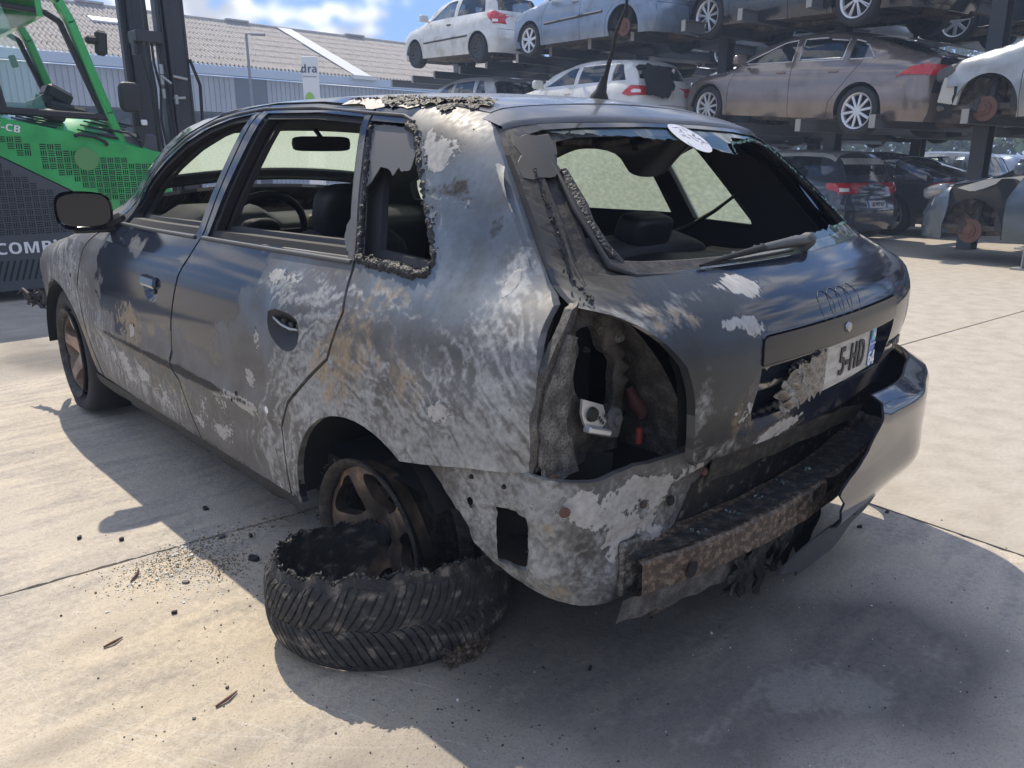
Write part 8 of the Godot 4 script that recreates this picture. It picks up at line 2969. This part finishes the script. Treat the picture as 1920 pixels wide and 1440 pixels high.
# ------------------------------------------------------------------ scraps on the concrete
func build_debris() -> void:
	var rng := RandomNumberGenerator.new()
	rng.seed = 321
	# countable lumps of charred plastic
	var labels := {}
	var lumps := [[-0.926, -0.509, 0.050, 0.018, "oblong black plastic chunk on the concrete left of the loose tyre"], [-0.877, -0.973, 0.045, 0.010, "flat black scrap beside the sill, halfway along the car"], [-1.263, -1.039, 0.022, 0.014, "small dark lump in the sun left of the mirror's shadow"], [-1.17, -0.93, 0.022, 0.015, "dark lump at the edge of the mirror's shadow"], [-0.985, -0.28, 0.022, 0.014, "dark crumb at the shadow edge near the tyre"], [-1.215, -0.38, 0.018, 0.012, "dark chip below the patch of glass grit"], [-0.93, -0.72, 0.032, 0.010, "grey scrap on the joint by the shadow's notch"], [-0.86, -0.66, 0.022, 0.015, "black crumb on the joint in the shade"], [-1.13, -0.52, 0.030, 0.008, "pale grey chip in the glass grit"], [-0.60, 0.56, 0.02, 0.01, "small black flake in the car's shadow"], [0.02, 0.55, 0.035, 0.014, "black shred of plastic in the shadow behind the bumper"], [0.80, 0.72, 0.02, 0.012, "dark clot in the sun right of the bumper's shadow"], [0.62, 0.70, 0.025, 0.010, "brown clot at the corner of the bumper's shadow"]]
	for q in lumps:
		var m := MB.new()
		var k := 7
		var pts := PackedVector2Array()
		for i in k:
			var a := TAU * i / k
			pts.push_back(Vector2(cos(a) * q[2] * 0.45 * rng.randf_range(0.7, 1.1), sin(a) * q[2] * 0.45 * rng.randf_range(0.35, 0.7)))
		m.prism(pts, q[3] * 0.6, Transform3D(Basis(Vector3.UP, rng.randf() * TAU) * Basis(Vector3.RIGHT, -PI / 2), Vector3(0, q[3] * 0.6 + 0.001, 0)))
		var o := part(self, "charred_scrap", m, M.char if not "grey" in q[4] else M.trim2)
		o.position = Vector3(q[0], 0, q[1])
		tag(o, q[4], "scrap", "scraps lying round the burnt car")
	# bits of twig and wire
	for q in [[-1.22, -0.66, 0.9, 0.07, "rusty brown splinter standing out of the glass grit"], [-1.27, 0.06, 0.25, 0.06, "dark twig lying in the sun at the lower left"], [-1.38, -0.35, 0.2, 0.05, "thin reddish splinter at the left edge"]]:
		var m := MB.new()
		m.tube([Vector3(-q[3] * 0.5, 0.004, 0), Vector3(0, 0.007, 0.004), Vector3(q[3] * 0.5, 0.004, -0.003)], [0.003, 0.004, 0.002], 5)
		var o := part(self, "splinter", m, M.rust)
		o.position = Vector3(q[0], 0, q[1])
		o.rotation.y = q[2]
		tag(o, q[4], "splinter", "splinters on the concrete")
	# uncountable glass grit and crumbs of char
	var mk := func(called: String, n: int, spots: Array, smin: float, smax: float, mt: Material, label: String, cat: String) -> void:
		var mm := MultiMesh.new()
		mm.transform_format = MultiMesh.TRANSFORM_3D
		var b := MB.new()
		var pts := PackedVector2Array([Vector2(-0.5, -0.3), Vector2(0.2, -0.5), Vector2(0.5, 0.1), Vector2(-0.1, 0.45)])
		b.prism(pts, 0.6, Transform3D(Basis(Vector3.RIGHT, -PI / 2), Vector3(0, 0.6, 0)))
		mm.mesh = b.mesh()
		mm.instance_count = n
		for k in n:
			var s = spots[rng.randi() % spots.size()]
			var p := Vector3(s[0] + rng.randfn() * s[2], 0.0005, s[1] + rng.randfn() * s[3])
			var sz := rng.randf_range(smin, smax) * (2.2 if rng.randf() < 0.04 else 1.0)
			mm.set_instance_transform(k, Transform3D(Basis(Vector3.UP, rng.randf() * TAU).scaled(Vector3(sz, sz * rng.randf_range(0.4, 1.0), sz)), p))
		var o := MultiMeshInstance3D.new()
		o.name = numbered(called)
		o.multimesh = mm
		o.material_override = mt
		add_child(o, true)
		tag(o, label, cat)
		o.set_meta("kind", "stuff")
	mk.call("glass_grit", 700, [[-1.16, -0.62, 0.08, 0.05], [-1.08, -0.70, 0.08, 0.035], [-1.12, -0.52, 0.05, 0.05], [-1.0, -0.75, 0.1, 0.05]], 0.002, 0.005, mat(lin(0.60, 0.64, 0.62), 0.15), "glittering crumbs of broken window glass strewn on the concrete joint", "glass crumbs")
	mk.call("tan_grit", 1400, [[-1.14, -0.64, 0.09, 0.05], [-1.05, -0.71, 0.09, 0.035], [-1.0, -0.55, 0.05, 0.05], [-0.78, -0.70, 0.2, 0.03]], 0.002, 0.0045, mat(lin(0.20, 0.14, 0.07), 0.8), "brown grit spilled along the concrete joint", "grit")
	mk.call("char_crumbs", 420, [[-1.1, -0.5, 0.25, 0.35], [-1.25, 0.1, 0.3, 0.35], [-0.6, 0.6, 0.5, 0.3], [-0.95, -0.5, 0.1, 0.3], [0.2, 1.0, 0.4, 0.3], [-0.85, 0.45, 0.12, 0.12]], 0.002, 0.005, M.black, "black crumbs of burnt plastic scattered around the car", "char crumbs")
	mk.call("pale_specks", 500, [[-1.2, -0.4, 0.4, 0.6], [-1.0, -1.2, 0.2, 0.5], [-0.2, 0.9, 0.6, 0.4], [1.6, 0.3, 0.6, 0.6]], 0.0015, 0.0035, mat(lin(0.62, 0.62, 0.6), 0.4), "pale specks of glass and ash scattered over the yard", "specks")

# what stands behind the photographer: it shows only as reflections in the paint
func build_surroundings() -> void:
	var w := thing("yard_shed", "long grey shed on the far side of the yard behind the photographer", "building", Vector3(-4, 0, 24))
	var m := MB.new()
	m.box(Vector3(0, 2.6, 3), Vector3(52, 5.2, 6))
	part(w, "walls", m, mat(lin(0.035, 0.04, 0.05), 0.8))
	m = MB.new()
	m.prism(pv([-0.6, 5.2, 3, 7.2, 6.6, 5.2]), 53.0, Transform3D(Basis(Vector3.UP, -PI / 2), Vector3(-26.5, 0, 0)))
	part(w, "roof", m, mat(lin(0.16, 0.15, 0.14), 0.9))
	var w2 := thing("yard_wall", "dark concrete wall along the yard's open side beyond the forklift", "wall", Vector3(-24, 0, -2))
	m = MB.new()
	m.box(Vector3(0, 1.6, 0), Vector3(0.3, 3.2, 44))
	part(w2, "wall_face", m, mat(lin(0.09, 0.09, 0.095), 0.85))
